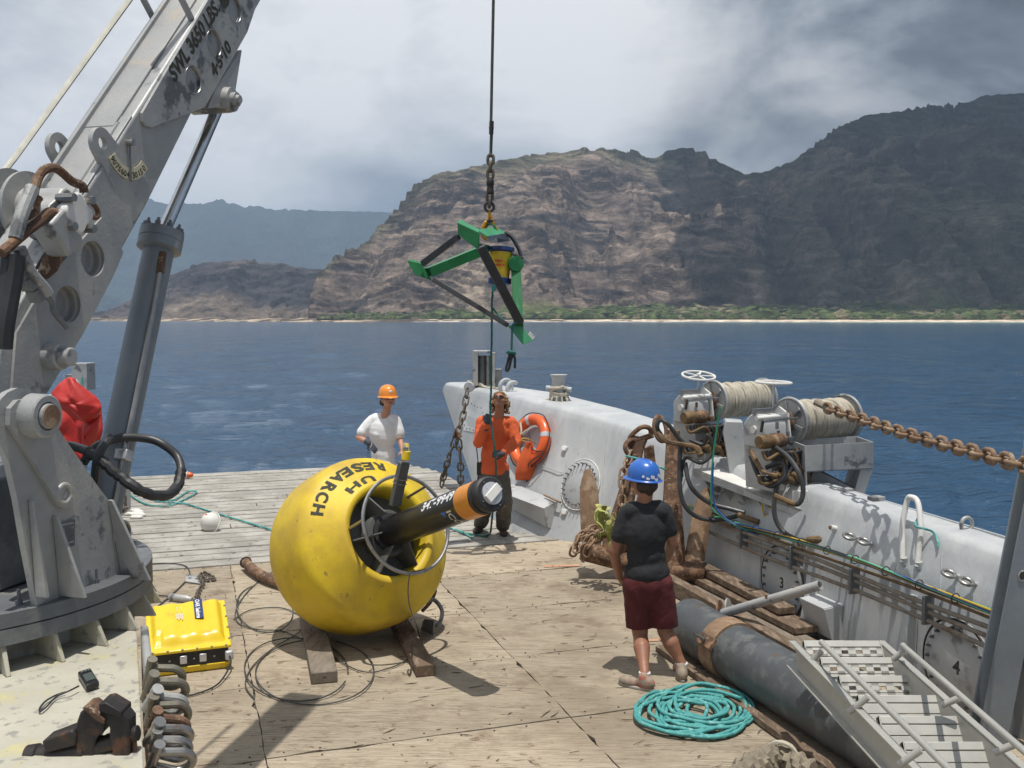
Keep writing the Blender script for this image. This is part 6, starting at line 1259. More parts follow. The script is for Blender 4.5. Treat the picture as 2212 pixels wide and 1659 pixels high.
MB().tube(spline([fp(850, 505, YH), fp(900, 540, YH), fp(945, 610, YH), fp(970, 680, YH-.02), fp(965, 720, YH-.05), fp(930, 750, YH-.1), fp(905, 740, YH-.15)], 7), .045, 4, sq=(.45, 1)).build('black_strap', 'hose', gf, smooth=30)
MB().tube(spline([fp(900, 660, YH-.1), fp(975, 690, YH-.1), fp(988, 690, YH-.1)], 4), .012, 8).build('clamp_bolt', 'dark_iron', gf); MB().lathe(fp(930, 735, YH-.12), (.4, -1, 0), [(-.03, .085), (.03, .085)], 24).build('clamp', 'green_paint', gf)
cx, cy = fp(825, 610, YH-.02), fp(812, 885, YH-.05); ca = (cy-cx).normalized(); L_ = (cy-cx).length
can = MB().lathe(cx, ca, [(.05, .125), (.10, .128), (.35*L_, .118), (.7*L_, .108), (L_-.05, .102)], 36).build('yellow_canister', 'buoy_yellow', gf)
MB().lathe(cx, ca, [(0, .10), (.01, .145), (.05, .15), (.055, .128), (.07, .125)], 36).build('canister_rim', 'blue_dark', can); MB().lathe(cx, ca, [(L_-.07, .105), (L_-.06, .128), (L_, .128), (L_+.01, .1), (L_+.01, 0)], 36).build('canister_foot', 'blue_dark', can)
CFm = frame(ca, (0, -1, 0))
for r_ in range(2):
    for k in range(8 if r_ else 6):
        a = (k-(3.5 if r_ else 2.5))*.125+.1; a2 = a+.085; z0, z1 = .16+.045*r_, .185+.045*r_; f = lambda t_, z: cx+ca*z+CFm@V(((.1275-.0000)*math.cos(t_), .1275*math.sin(t_), 0))
        MB().add([f(a, z0), f(a2, z0), f(a2, z1), f(a, z1)], [(0, 1, 2, 3)]).build('red_lettering', 'red_print', can, smooth=0)
# hook block
hk = thing('crane_hook', 'yellow latch hook with swivel, chain and fittings on the crane wire', 'hook', at(1057, 440, 10.95))
hp_ = lambda x, y, Y=10.95: at(x, y, Y)
wtop = hp_(1068, -140); MB().tube([wtop, hp_(1061, 262)], .016, 8, lobes=3, twist=70).build('wire_rope', 'wire', hk)
MB().cyl(hp_(1062, 262), hp_(1061, 290), .025, n=12).build('wire_clamp', 'dark_iron', hk); MB().cyl(hp_(1056, 276), hp_(1067, 276), .012, n=8).build('clamp_bolt', 'dark_iron', hk)
MB().tube([hp_(1061, 288), hp_(1060, 340)], .017, 8, lobes=3, twist=70).build('wire_rope', 'wire', hk)
hl_ = linkmesh(.11, .062, .017, 'chain_iron'); chain([hp_(1060, 337), hp_(1059, 388)], hl_, .078, hk)
MB().lathe(hp_(1059, 386), V((0, 0, -1)), [(0, .03), (.02, .042), (.07, .042), (.08, .035), (.15, .042), (.17, .03)], 16).build('swivel', 'dark_iron', hk); chain([hp_(1058, 416), hp_(1057, 448)], hl_, .07, hk)
MB().torus(hp_(1057, 447), (.2, -1, 0), .05, .015, 24, 8).build('hook_eye', 'dark_iron', hk)
MB().tube(spline([hp_(1057, 455), hp_(1057, 470), hp_(1050, 480), hp_(1044, 492), hp_(1043, 505), hp_(1050, 515), hp_(1062, 514), hp_(1070, 506), hp_(1072, 495)], 6), [.018]*12+[.026]*26+[.02]*11, 10).build('hook', 'hook_gold', hk)
MB().bar(hp_(1058, 462), hp_(1072, 497), .03, .03).build('latch', 'hook_gold', hk, bevel=.006); MB().cyl(hp_(1050, 478), hp_(1065, 476), .02, n=10).build('pivot', 'dark_iron', hk)
MB().torus(fp(745, 475, YH-.1), (.3, 1, 0), .05, .012, 20, 8).build('lifting_eye', 'green_paint', gf)
# tag line held by the man, and the black rope loop
tg_ = [fp(765, 890, 10.95), fp(762, 930, 10.95), fp(757, 1010, 10.95), fp(756, 1110, 11.0), fp(756, 1180, 11.0), fp(754, 1300, 11.05), fp(752, 1480, 11.1), at(1061, 840, 11.12), at(1059, 885, 11.12), at(1063, 930, 11.05), at(1069, 975, 11.05), at(1071, 1010, 11.2), at(1070, 1060, 11.35), at(1064, 1110, 11.5), gd(1059, 1150, .02), gd(1048, 1158, .02), gd(1030, 1156, .02), gd(990, 1150, .02)]
tag(MB().tube(spline(tg_, 8), .0115, 8, lobes=3, twist=110).build('tag_line', 'teal_dark', None), 'dark teal tag line from the yellow canister down through the man\'s gloves', 'rope')
MB().tube(spline([fp(752, 905, 10.9), fp(775, 900, 10.9), fp(772, 925, 10.9), fp(755, 930, 10.9)], 5), .02, 8).build('line_knot', 'teal', gf)
tag(MB().tube(spline([fp(762, 1062, 10.95), fp(800, 1110, 10.9), fp(840, 1150, 10.8), fp(875, 1190, YC)], 6), .010, 8, lobes=3, twist=110).build('side_line', 'teal_dark', None), 'short teal line tied from the tag line to the lowest green corner', 'rope')
bl = thing('rope_loop', 'black rope with knotted loop hanging from the lowest green corner', 'rope', fp(890, 1520, YC-.05))
MB().tube(spline([fp(940, 1165, YC-.05), fp(912, 1185, YC-.05), fp(905, 1230, YC-.05), fp(900, 1380, YC-.05)], 6), .012, 8).build('line', 'teal_dark', bl)
MB().torus(fp(898, 1392, YC-.05), (.2, .3, 1), .035, .02, 16, 8).build('knot', 'teal_dark', bl)
MB().tube(spline([fp(890, 1395, YC-.05), fp(872, 1460, YC-.05), fp(860, 1510, YC-.05), fp(872, 1524, YC-.05), fp(884, 1500, YC-.05), fp(900, 1430, YC-.05), fp(915, 1405, YC-.05), fp(925, 1440, YC-.05), fp(925, 1505, YC-.05)], 6), .014, 8).build('loop', 'rubber', bl)
# ================================================================== long pipe, planks, stairs, column
PS = 3.76; bp = thing('discharge_pipe', 'large dark grey plastic pipe lying along the starboard side of the deck', 'pipe', S(PS, 5, 0))
MB().lathe(S(PS, 6.85, .215), -FWD, [(0, .19), (.0, .205), (6.5, .205), (6.5, .19)], 48).build('pipe', 'pipe_black', bp, smooth=60)
MB().lathe(S(PS, 6.86, .215), -FWD, [(0, 0), (0.001, .188)], 40).build('pipe_bore', 'rubber', bp)
cl = MB().lathe(S(PS, 6.30, .215), -FWD, [(0, .208), (0, .222), (.17, .222), (.17, .208)], 48).build('clamp_band', 'rust_light', bp, smooth=50)
l = S(PS-.20, 6.215, .30); MB().box(l, (.09, .2, .03), SHIPR@Matrix.Rotation(-.9, 3, 'Y')).build('clamp_ear', 'rust', cl, bevel=.004)
MB().cyl(l-LAT*.1+UP*.06, l+LAT*.02, .010, n=8).build('clamp_bolt', 'steel', cl); MB().cyl(l-LAT*.035+UP*.03, l-LAT*.028+UP*.026, .026, n=14).build('washer', 'steel', cl)
pl = at(1556, 1322, 7.75); MB().lathe(pl, (1, -.5, .2), [(-.006, .095), (.006, .095)], 28).build('index_plate', 'rust', cl); MB().lathe(pl+V((.07, .02, .02)), (1, -.5, .2), [(-.006, .085), (.006, .085)], 28).build('index_plate', 'galv', cl)
for k in range(7): a = k*.5; MB().cyl(pl+frame((1, -.5, .2))@V((.065*math.cos(a), .065*math.sin(a), -.009)), pl+frame((1, -.5, .2))@V((.065*math.cos(a), .065*math.sin(a), -.012)), .008, n=8).build('pin_hole', 'rubber', cl)
arm = tag(MB().lathe(at(1562, 1325, 7.6), at(1772, 1264, 7.0)-at(1562, 1325, 7.6), [(0, .036), ((at(1772, 1264, 7.0)-at(1562, 1325, 7.6)).length, .036), ((at(1772, 1264, 7.0)-at(1562, 1325, 7.6)).length, .03), ((at(1772, 1264, 7.0)-at(1562, 1325, 7.6)).length-.12, .03)], 20).build('support_arm', 'galv', bp))
for px_, py_ in ((1715, 1281), (1655, 1299)): q = at(px_, py_-6, 7.15); MB().cyl(q, q+UP*.03, .010, n=8).build('arm_bolt', 'rust_light', arm)
def plank(s0, t0, s1, t1, z, w_, h_, m_, label=None, grp='timber planks stacked by the wall', rx=0):
    A, B = S(s0, t0, z), S(s1, t1, z+rx); d = (B-A).normalized(); sd = d.cross(UP).normalized(); return tag(MB().box((A+B)/2+UP*h_/2, (w_, (B-A).length, h_), Matrix((sd, d, sd.cross(d))).transposed()).build('timber_plank', m_, None, bevel=.005), label, 'plank', grp)
plank(4.78, 8.75, 4.74, 6.95, .17, .16, .06, 'timber', 'uppermost reddish plank of the stack under hatch cover 3')
plank(4.70, 8.7, 4.72, 6.65, .10, .22, .055, 'timber', 'middle plank of the stack under hatch cover 3')
plank(4.62, 8.8, 4.60, 6.0, .03, .24, .06, 'timber_grey', 'lowest wide plank of the stack under hatch cover 3')
plank(4.42, 8.5, 4.36, 6.45, .01, .11, .10, 'timber_grey', 'squared grey timber beside the plank stack')
plank(4.12, 8.0, 4.06, 4.9, .22, .10, .10, 'timber', 'long round-edged timber running along the top of the dark pipe')
plank(4.30, 7.4, 4.28, 5.3, .01, .12, .09, 'timber', 'timber lying low between the pipe and the plank stack')
plank(3.53, 6.9, 3.50, 3.0, .008, .07, .045, 'timber', 'thin reddish batten wedged along the deck side of the dark pipe')
plank(4.70, 6.25, 4.75, 5.75, .10, .14, .07, 'timber_grey', 'short broken plank end beside the aluminium stairs')
# stairs
stt = thing('aluminium_stairs', 'aluminium gangway stairs with handrails leaning at lower right', 'stairs', at(1850, 1500, 6.2))
def L_(px, py, Y): return at(px, py, Y)
LT_ = [(1736, 1381, 1900, 1385), (1772, 1417, 1940, 1421), (1812, 1456, 1986, 1461), (1853, 1497, 2038, 1505), (1898, 1541, 2091, 1551), (1950, 1596, 2153, 1607), (2010, 1662, 2230, 1676), (2082, 1738, 2320, 1756)]
slot_cut = None
for i, (x0, y0, x1, y1) in enumerate(LT_):
    Yd = .46*FPX/(x1-x0)/(_cp+0)*.985; A, B = L_(x0, y0, Yd), L_(x1, y1, Yd); A = V((A.x, A.y, (A.z+B.z)/2)); B = V((B.x, B.y, A.z)); d = (B-A).normalized(); dn = V((0, -.10, -.125)); nrm = d.cross(dn).normalized(); nrm = nrm if nrm.z > 0 else -nrm
    tr = MB().prism([A, B, B+dn*.26, A+dn*.26], nrm*-.03).build('tread', 'alu', stt, bevel=.004)
    for a, b in ((.29, .62), (.65, .94)):
        P0, P1 = A+dn*a, A+dn*b
        if i < 3:   # open slots
            n_ = 5; ws = (B-A).length
            MB().prism([P0, P0+(B-A), P0+(B-A)+dn*.10, P0+dn*.10], nrm*-.012).build('tread_bar', 'alu', tr); MB().prism([P1-dn*.09, P1-dn*.09+(B-A), P1+(B-A), P1], nrm*-.012).build('tread_bar', 'alu', tr)
            for k in range(n_+1): q = A+d*(ws*k/n_*.93+.0); MB().prism([q+dn*a, q+dn*a+d*.045, q+dn*b+d*.045, q+dn*b], nrm*-.010).build('tread_web', 'alu', tr)
        else: MB().prism([P0, P0+(B-A), P1+(B-A), P1], nrm*-.012).build('tread_panel', 'alu', tr, bevel=.002)
    for e_ in (A, B): MB().prism([e_, e_+dn*.98, e_+dn*.98-nrm*.05, e_-nrm*.05], d*.006).build('end_bracket', 'alu', tr)
L0, L7 = at(1728, 1392, .46*FPX/164*.985), at(2082, 1750, .46*FPX/238*.985); R0, R7 = at(1904, 1392, .46*FPX/164*.985), at(2322, 1765, .46*FPX/238*.985)
for A, B, sg in ((L0, L7, -1), (R0, R7, 1)):
    A = A+(A-B).normalized()*.06; d = (B-A).normalized(); dn = V((0, -.55, -.83)); dn = (dn-d*dn.dot(d)).normalized(); o = MB().prism([A, B, B+dn*.17, A+dn*.15+d*.08], V((sg*.008, 0, 0))).build('stringer', 'alu', stt)
    for w0 in (0, .155): MB().prism([A+dn*w0, B+dn*w0, B+dn*w0+V((sg*.045, 0, 0)), A+dn*w0+V((sg*.045, 0, 0))], dn*.008).build('stringer_flange', 'alu', o)
for (x0, y0, x1, y1), posts, Y0_, Y1_ in ((((1775, 1388, 2110, 1722)), ((1772, 1408, 1754, 1428), (1872, 1508, 1834, 1538), (1986, 1622, 1942, 1652)), 5.6, 3.5), (((1951, 1395, 2290, 1690)), ((1950, 1408, 1930, 1424), (2068, 1510, 2034, 1524), (2188, 1610, 2148, 1626)), 5.6, 3.7)):
    A, B = at(x0, y0, Y0_), at(x1, y1, Y1_); o = MB().cyl(A, B, .0160, n=16).build('handrail', 'alu', stt)
    for a, b, c2_, d2_ in posts:
        t_ = (a-x0)/(x1-x0); P = A.lerp(B, t_); Yp = P.y; P0 = at(a+3, b-2, Yp); MB().cyl(P0, at(c2_, d2_, Yp+.03), .017, n=12).build('rail_post', 'alu', o)
    MB().ell(A, .0185, nu=10, nv=6).build('rail_cap', 'alu', o)
# steel column at the right edge
col_ = thing('steel_column', 'dark grey painted steel I-section post at the right edge', 'post', gd(2080, 1700)); T_, B_ = at(2243, 930, 5.75), at(2100, 1660, 5.75)
zc = (T_-B_).normalized(); T2 = T_+zc*2.0; xr = V((1, .25, 0)); xr = (xr-zc*xr.dot(zc)).normalized(); yr = zc.cross(xr); FC = Matrix((xr, yr, zc)).transposed(); Lc = (T2-B_).length+.35; cc = B_-zc*.35
mdc = cc+zc*Lc/2
fl2 = MB().box(mdc+xr*.105-yr*.0, (.21, .014, Lc), FC).build('flange', 'grey_paint', col_, bevel=.004); MB().box(mdc+xr*.105+yr*.09, (.21, .014, Lc), FC).build('flange', 'grey_paint', col_, bevel=.004); MB().box(mdc+xr*.105+yr*.045, (.012, .07, Lc), FC).build('web', 'grey_paint', col_)
q = at(2186, 1243+8, 5.6); 
q = cc+zc*((q-cc).dot(zc))+xr*.08; MB().cyl(q-yr*.0, q-yr*.012, .026, n=20).build('bolt_hole', 'rubber', fl2); MB().torus(q-yr*.009, yr, .028, .004, 20, 6).build('hole_rim', 'galv', fl2)
MB().box(mdc+xr*.36+yr*.25, (.18, .012, Lc), FC).build('rear_flange', 'grey_paint', col_, bevel=.004); MB().box(mdc+xr*.27+yr*.18, (.012, .13, Lc), FC).build('rear_web', 'grey_paint', col_)
# ================================================================== ropes and small gear on deck
def coil():
    rnd = random.Random(12); pts = []; c0 = (1500, 1542)
    for i in range(15*14):
        a = i/14*2*math.pi; k = i/(15*14); big = .5+.5*math.sin(i*.071+1); cx_ = c0[0]+34*math.sin(i*.043)+12*math.sin(i*.31); cy_ = c0[1]+8*math.cos(i*.053); rx = 48+62*big+9*math.sin(i*.7); ry = 22+25*big+4*math.sin(i*.9)
        rx = min(rx, 128-abs(cx_-c0[0])); ry = min(ry, 55-abs(cy_-c0[1])); q = gd(cx_+rx*math.cos(a), cy_+ry*math.sin(a), .016); q.z = .016+.055*k*(.6+.4*math.sin(i*.37))*(1.1-big*.3)+.012*abs(math.sin(i*1.3)); pts.append(q)
    P_ = spline(pts, 9); tail = [gd(a, b, .015) for a, b in ((1470, 1560), (1450, 1590), (1480, 1598), (1520, 1590))]
    return tag(MB().tube(P_, .0125, 9, lobes=3, twist=95).build('rope_coil', 'teal', None, smooth=60), 'loose coil of turquoise three strand rope on the plywood', 'rope')
coil()
rr2 = thing('ramp_rope', 'thin turquoise rope straggling across the ribbed ramp', 'rope', gd(400, 1090))
MB().tube(spline([gd(a, b, .02) for a, b in ((272, 1056), (290, 1075), (320, 1090), (360, 1093), (385, 1085), (415, 1070), (425, 1062), (405, 1062), (375, 1080), (345, 1078), (335, 1082), (360, 1085), (400, 1088), (440, 1100), (490, 1115), (540, 1130), (590, 1145))], 7), .0115, 7, lobes=3, twist=80).build('long_run', 'teal', rr2)
MB().tube(spline([gd(a, b, .02) for a, b in ((930, 1130), (970, 1140), (1000, 1150), (1020, 1162))], 6), .0115, 7, lobes=3, twist=80).build('far_end', 'teal', rr2)
hh = thing('hard_hat', 'dirty white hard hat lying on its side on the ramp', 'hard hat', gd(453, 1130))
hc = gd(453, 1128, .10); Fh = frame((-.5, -.7, .35)); 
MB().lathe(hc-Fh.col[2]*.03, Fh.col[2], [(0, .150), (.0, .128), (.03, .125), (.08, .108), (.12, .07), (.138, .03), (.142, 0)], 32).build('shell', 'hat_white', hh); MB().torus(hc-Fh.col[2]*.03, Fh.col[2], .135, .008, 32, 8, ry=.155).build('brim', 'hat_white', hh)
MB().box(hc+Fh.col[2]*.085+Fh.col[0]*.05, (.07, .03, .01), Fh).build('red_stripe', 'life_orange', hh)
ob = thing('orange_float', 'small orange float at the far edge of the ramp', 'float', gd(405, 1030)); MB().ell(gd(405, 1026, .06), (.10, .05, .05)).build('body', 'life_orange', ob); MB().torus(gd(405, 1026, .06), (1, 0, 0), .052, .01, 16, 6).build('band', 'white_marker', ob)
for lab_, x_, y_, s_ in (('pale smear of salt and rags beside the rusty ramp chain', 290, 1110, 1.0),):
    mb = MB(); 
    for k in range(7): mb.ell(gd(x_+random.uniform(-14, 14), y_+random.uniform(-8, 8), .02), (.09, .05, .03))
    tag(melt(mb, 'rag', 'hat_white', None, .012, 4, .02, .05), lab_, 'rag')
# frayed rope shackle at the bottom edge
fs = thing('rope_fender', 'worn rope-covered fender and shackle at the bottom edge of the deck', 'fender', gd(1680, 1650))
for c1, c2_, r in (((1605, 1665), (1690, 1625), .065), ((1690, 1628), (1760, 1672), .06), ((1590, 1690), (1640, 1655), .07)): 
    A, B = gd(*c1, .07), gd(*c2_, .07); P_ = [A.lerp(B, i/24) for i in range(25)]; MB().tube(P_, [r*(1+.10*math.sin(i*1.9)+.05*random.random()) for i in range(25)], 14, lobes=5, twist=14).build('fender_body', 'rope_old', fs)
for k in range(3): MB().torus(gd(1688+3*k, 1630+2*k, .08), (.3+.2*k, 1, .2), .085, .012, 20, 6).build('whipping', 'rope', fs)
sk_ = thing('bottle', 'clear plastic bottle lying by the person\'s right shoe', 'bottle', gd(1300, 1500)) if False else None
tag(0 and MB().prism([at(1140-168, 1128, 9.7), at(1140-168, 1135, 9.7), at(965, 1134, 9.7), at(965, 1127, 9.7)], V((0, .03, 0))).build('label_tag', 'white_paint', None), 'tiny white tag on the deck behind the buoy', 'tag') if False else None
# ================================================================== people
def trim(o, planes):
    bm = bmesh.new(); bm.from_mesh(o.data); org = WL[o]
    for p, n in planes:
        bmesh.ops.bisect_plane(bm, geom=bm.verts[:]+bm.edges[:]+bm.faces[:], plane_co=V(p)-org, plane_no=V(n).normalized(), clear_outer=True)
    bm.to_mesh(o.data); bm.free(); s_ = o.modifiers.new('s', 'SOLIDIFY'); s_.thickness = .006; s_.offset = -1
    return o
def facing(f, up): f = V(f).normalized(); up = V(up); z = (up-f*up.dot(f)).normalized(); x = f.cross(z); return Matrix((x, f, z)).transposed()   # x: the head's right, y: face, z: crown
def head_parts(mb, c, H, s=1.0):
    e = lambda p, r: mb.ell(c+H@(V(p)*s), V(r)*s, H)
    e((0, -.012, .03), (.074, .094, .092)); e((0, .012, -.028), (.064, .074, .078)); e((0, .042, -.066), (.043, .042, .040)); e((0, .066, -.090), (.021, .020, .018))
    for s_ in (-1, 1): e((s_*.040, .056, -.022), (.027, .026, .028)); e((s_*.076, -.005, -.012), (.010, .019, .030)); e((s_*.03, .082, .028), (.026, .012, .010))
    mb.cap(c+H@(V((0, .082, .02))*s), c+H@(V((0, .104, -.022))*s), .009*s, .013*s, 10); e((0, .098, -.030), (.018, .012, .009)); e((0, .078, -.056), (.025, .014, .010))
def face_bits(par, c, H, s=1.0, glasses=True):
    MB().ell(c+H@(V((0, .089, -.052))*s), V((.021, .007, .0045))*s, H).build('upper_lip', 'lip', par); MB().ell(c+H@(V((0, .087, -.061))*s), V((.018, .007, .005))*s, H).build('lower_lip', 'lip', par)
    g = thing_child('sunglasses', par, c+H@(V((0, .09, .01))*s)) if False else None
    for s_ in (-1, 1):
        mb = MB(); P_ = [c+H@(V((s_*x, y, z))*s) for x, y, z in ((.006, .104, .018), (.03, .103, .024), (.058, .086, .020), (.066, .070, .010), (.060, .080, -.010), (.035, .100, -.016), (.012, .105, -.006))]
        mb.prism(P_, H@V((0, -.004, 0))).build('sunglass_lens', 'lens', par); MB().tube([c+H@(V((s_*.064, .074, .014))*s), c+H@(V((s_*.079, .02, .012))*s), c+H@(V((s_*.080, -.01, .004))*s)], .0035, 6).build('sunglass_arm', 'rubber', par)
def hand(mbl, c, F, s=1.0, curl=.6, spread=.12, thumb=1):
    # F: x across the palm towards the thumb, y along the fingers, z out of the back of the hand
    mb = mbl; mb.ell(c+F@V((0, .035, 0))*s, V((.041, .052, .017))*s, F)
    for i, (x, L) in enumerate(((.029*thumb, .072), (.010*thumb, .080), (-.010*thumb, .074), (-.028*thumb, .058))):
        p = V((x, .075, 0)); a = 0; d = V((x*spread*6, 1, 0)).normalized(); r = .0098-.0006*i; 
        for k, fr in enumerate((.45, .32, .23)):
            a += curl*(.7 if k == 0 else 1); q = p+V((d.x*L*fr*math.cos(a)*.6, L*fr*math.cos(a), -L*fr*math.sin(a))); mb.cap(c+F@p*s, c+F@q*s, r*s, (r-.0008)*s, 8); p = q; r -= .0008
    t = thumb; mb.cap(c+F@V((.026*t, .014, -.004))*s, c+F@V((.052*t, .040, -.018))*s, .0135*s, .0115*s, 8); mb.cap(c+F@V((.052*t, .040, -.018))*s, c+F@V((.054*t, .068, -.030))*s, .0112*s, .009*s, 8)
def limb(mb, pts, rs, n=14):
    for (a, b), (r0, r1) in zip(zip(pts, pts[1:]), zip(rs, rs[1:])): mb.cap(a, b, r0, r1, n)
def torso(mb, pelvis, chest, neck, SL, SR, f, g=0.0, w=1.0):
    up = (chest-pelvis).normalized(); rt = (SR-SL).normalized(); F = Matrix((rt, up.cross(rt).normalized(), up)).transposed(); F = Matrix((F.col[0], F.col[1], F.col[2])).transposed()
    mb.ell(pelvis, (.165*w+g, .115*w+g, .13+g), F); mb.ell(pelvis.lerp(chest, .42), (.138*w+g, .098*w+g, .16+g), F); mb.ell(chest+up*.01, (.168*w+g, .115*w+g, .19+g), F)
    mb.cap(SL.lerp(SR, .13), SR.lerp(SL, .13), .070*w+g, .070*w+g); mb.cap(chest+up*.1, neck, .085*w+g, .055+g*.5)
def hardhat(par, c, H, m_, s=1.0, brim=1.0):
    o = MB(); n = 40; prof = [(.0, 1.0), (.03, .985), (.06, .94), (.09, .83), (.112, .66), (.127, .42), (.133, .2), (.135, 0)]; vs = []
    for z, k in prof:
        for i in range(n): a = 2*math.pi*i/n; vs.append(c+H@(V((.106*k*math.cos(a), .128*k*math.sin(a), z+.025+.006*max(0, 1-abs(math.cos(a))*7)*(z > .02)))*s))
    o.add(vs, [(j*n+k, j*n+(k+1) % n, (j+1)*n+(k+1) % n, (j+1)*n+k) for j in range(len(prof)-1) for k in range(n)])
    vb = []
    for r_, dz in ((1.0, 0), (1.13, -.008), (1.14, -.012), (1.0, -.004)):
        for i in range(n):
            a = 2*math.pi*i/n; ex = (.045*max(0, math.sin(a))**1.5 if r_ > 1.05 else 0)*brim; vb.append(c+H@(V((.106*r_*math.cos(a)*1.0, (.128*r_+ex)*math.sin(a), .025+dz-ex*.25))*s))
    o.add(vb, [(j*n+k, j*n+(k+1) % n, (j+1)*n+(k+1) % n, (j+1)*n+k) for j in range(3) for k in range(n)])
    ob_ = o.build('hard_hat', m_, par, smooth=60); 
    for x in (-.03, 0, .03): MB().tube([c+H@(V((x*(1-abs(y)*3), y, .025+.1345*math.sqrt(max(0, 1-(y/.128)**2-(x/.106)**2))))*s) for y in np.linspace(-.1, .1, 9)], .0045, 6).build('hat_ridge', m_, ob_)
    return ob_
def shoe(par, heel, toe, m_, up=UP, h=.085, nm='shoe'):
    heel = V(heel); toe = V(toe); d = (toe-heel).normalized(); sd = d.cross(UP); mb = MB(); mb.ell(heel.lerp(toe, .22)+UP*.05, V((.046, .075, .05)), Matrix((sd, d, UP)).transposed()); mb.ell(heel.lerp(toe, .72)+UP*.035, V((.052, .085, .038)), Matrix((sd, d, UP)).transposed()); mb.cap(heel.lerp(toe, .25)+UP*.07, heel.lerp(toe, .28)+UP*h, .042, .04)
    o = melt(mb, nm, m_, par, .008, 4); sm = MB(); P_ = []
    for i in range(24): a = 2*math.pi*i/24; P_.append(heel.lerp(toe, .5)+d*.148*math.sin(a)+sd*(.044+.008*math.sin(a))*math.cos(a)+UP*.003)
    sm.prism(P_, UP*.018).build('sole', 'sole' if nm == 'shoe' else 'rubber', o, bevel=.004); return o
# ---- man in orange, looking up and holding the tag line
def man():
    Y = 11.55; A = lambda x, y, dy=0: at(x, y, Y+dy)
    fL, fR = gd(1035, 1150), gd(1087, 1155)
    m = thing('person', 'bareheaded person in orange long sleeved shirt and sunglasses hauling on the tag line', 'person', (fL+fR)/2)
    pel = A(1066, 1012); ch = A(1070, 938); nk = A(1078, 896, -.02); hc = A(1079, 868, -.05); SR_ = A(1042, 913); SL_ = A(1104, 915)
    eR, wR = A(1034, 955, -.12), A(1052, 912, -.36); eL, wL = A(1116, 955, -.10), A(1085, 980, -.36)
    kL, aL = A(1050, 1083, -.06), fL+V((.02, .05, .08)); kR, aR = A(1091, 1085, -.05), fR+V((.0, .05, .08)); hpL, hpR = A(1053, 1020), A(1082, 1020)
    H = facing((-.10, -.74, .68), (0, .5, 1))
    b = MB(); head_parts(b, hc, H, .98); b.cap(nk-UP*.03, hc+H@V((0, -.03, -.07)), .062, .056); torso(b, pel, ch, nk, SR_, SL_, 0)
    limb(b, [SR_, eR, wR], [.056, .045, .030]); limb(b, [SL_, eL, wL], [.056, .045, .030]); limb(b, [hpL, kL, aL], [.09, .06, .045]); limb(b, [hpR, kR, aR], [.09, .06, .045])
    melt(b, 'body', 'skin_tan', m, .008, 4); face_bits(m, hc, H, .98)
    s = MB(); torso(s, pel+UP*.0, ch, nk-UP*.075, SR_, SL_, 0, .02, 1.04); limb(s, [SR_, eR, wR.lerp(eR, .1)], [.080, .068, .050]); limb(s, [SL_, eL, wL.lerp(eL, .1)], [.080, .068, .050]); s.ell(pel-UP*.02, (.185, .135, .12))
    o = melt(s, 'shirt', 'shirt_orange', m, .009, 8, .026, .12); trim(o, [(pel-UP*.06, (-.05, 0, -1))])
    p = MB(); p.ell(pel-UP*.05, (.175, .125, .12)); limb(p, [hpL-UP*.02, kL, aL+UP*.03], [.108, .094, .088]); limb(p, [hpR-UP*.02, kR, aR+UP*.03], [.108, .094, .088])
    o = melt(p, 'trousers', 'pants_grey', m, .010, 8, .04, .12); trim(o, [(V((0, 0, .05)), (0, 0, -1))])
    h = MB(); hd = (wR-eR).normalized(); F = Matrix.Identity(3); z = V((-.3, -.9, .1)); F = facing(UP*.9+V((.1, -.2, 0)), z); hand(h, wR-UP*.02, F, 1.08, 1.15, .02, -1); limb(h, [wR-UP*.03-hd*.06, wR+UP*.01], [.040, .036])
    melt(h, 'glove', 'glove', m, .006, 2)
    h = MB(); F = facing(V((-.9, -.2, .05)), V((0, -.9, .4))); hand(h, wL, F, 1.08, 1.1, .02, -1); hd = (wL-eL).normalized(); limb(h, [wL-hd*.06, wL+hd*.01], [.040, .036]); melt(h, 'glove', 'glove', m, .006, 2)
    MB().torus(wL-hd*.05, hd, .040, .008, 20, 6).build('cuff', 'glove_trim', m); hd2 = (wR-eR).normalized(); MB().torus(wR-hd2*.05, hd2, .040, .008, 20, 6).build('cuff', 'glove_trim', m)
    hr = MB(); rnd = random.Random(1)
    for i in range(190):
        d = V((rnd.gauss(0, 1), rnd.gauss(0, 1), rnd.gauss(0, 1))).normalized()
        if d.y > .38 and d.z < .62: continue
        if d.z < -.45 and d.y > -.1: continue
        q = V((d.x*.088, d.y*.100-.016, d.z*.100+.028)); 
        if d.z < .1: q.x *= 1.12; q.z -= .03
        hr.ell(hc+H@q, (rnd.uniform(.014, .024),)*3, nu=8, nv=5)
    for i in range(46): hr.ell(hc+V((rnd.choice((-1, 1))*rnd.uniform(.07, .115), rnd.uniform(-.01, .09), rnd.uniform(-.14, .01))), rnd.uniform(.014, .022), nu=8, nv=5)
    melt(hr, 'hair', 'hair_blond', m, .0065, 1, .014, .02)
    shoe(m, fL+V((.03, .16, 0)), fL+V((-.05, -.12, 0)), 'boot', nm='boot'); shoe(m, fR+V((-.02, .14, 0)), fR+V((.02, -.15, 0)), 'boot', nm='boot')
    rad = thing('radio', 'black handheld radio with antenna clipped on the orange-shirted person\'s belt', 'radio', A(1036, 1020, -.08)); MB().box(A(1035, 1012, -.06), (.055, .05, .15)).build('case', 'black_plastic', rad, bevel=.006); MB().tube([A(1033, 1000, -.06), A(1029, 965, -.06)], .006, 6).build('antenna', 'rubber', rad); MB().tube(spline([A(1033, 1025, -.06), A(1031, 1045, -.05), A(1028, 1062, -.03)], 5), .007, 6).build('wrist_cord', 'rubber', rad)
    # small faded chest mark
    return m
man()
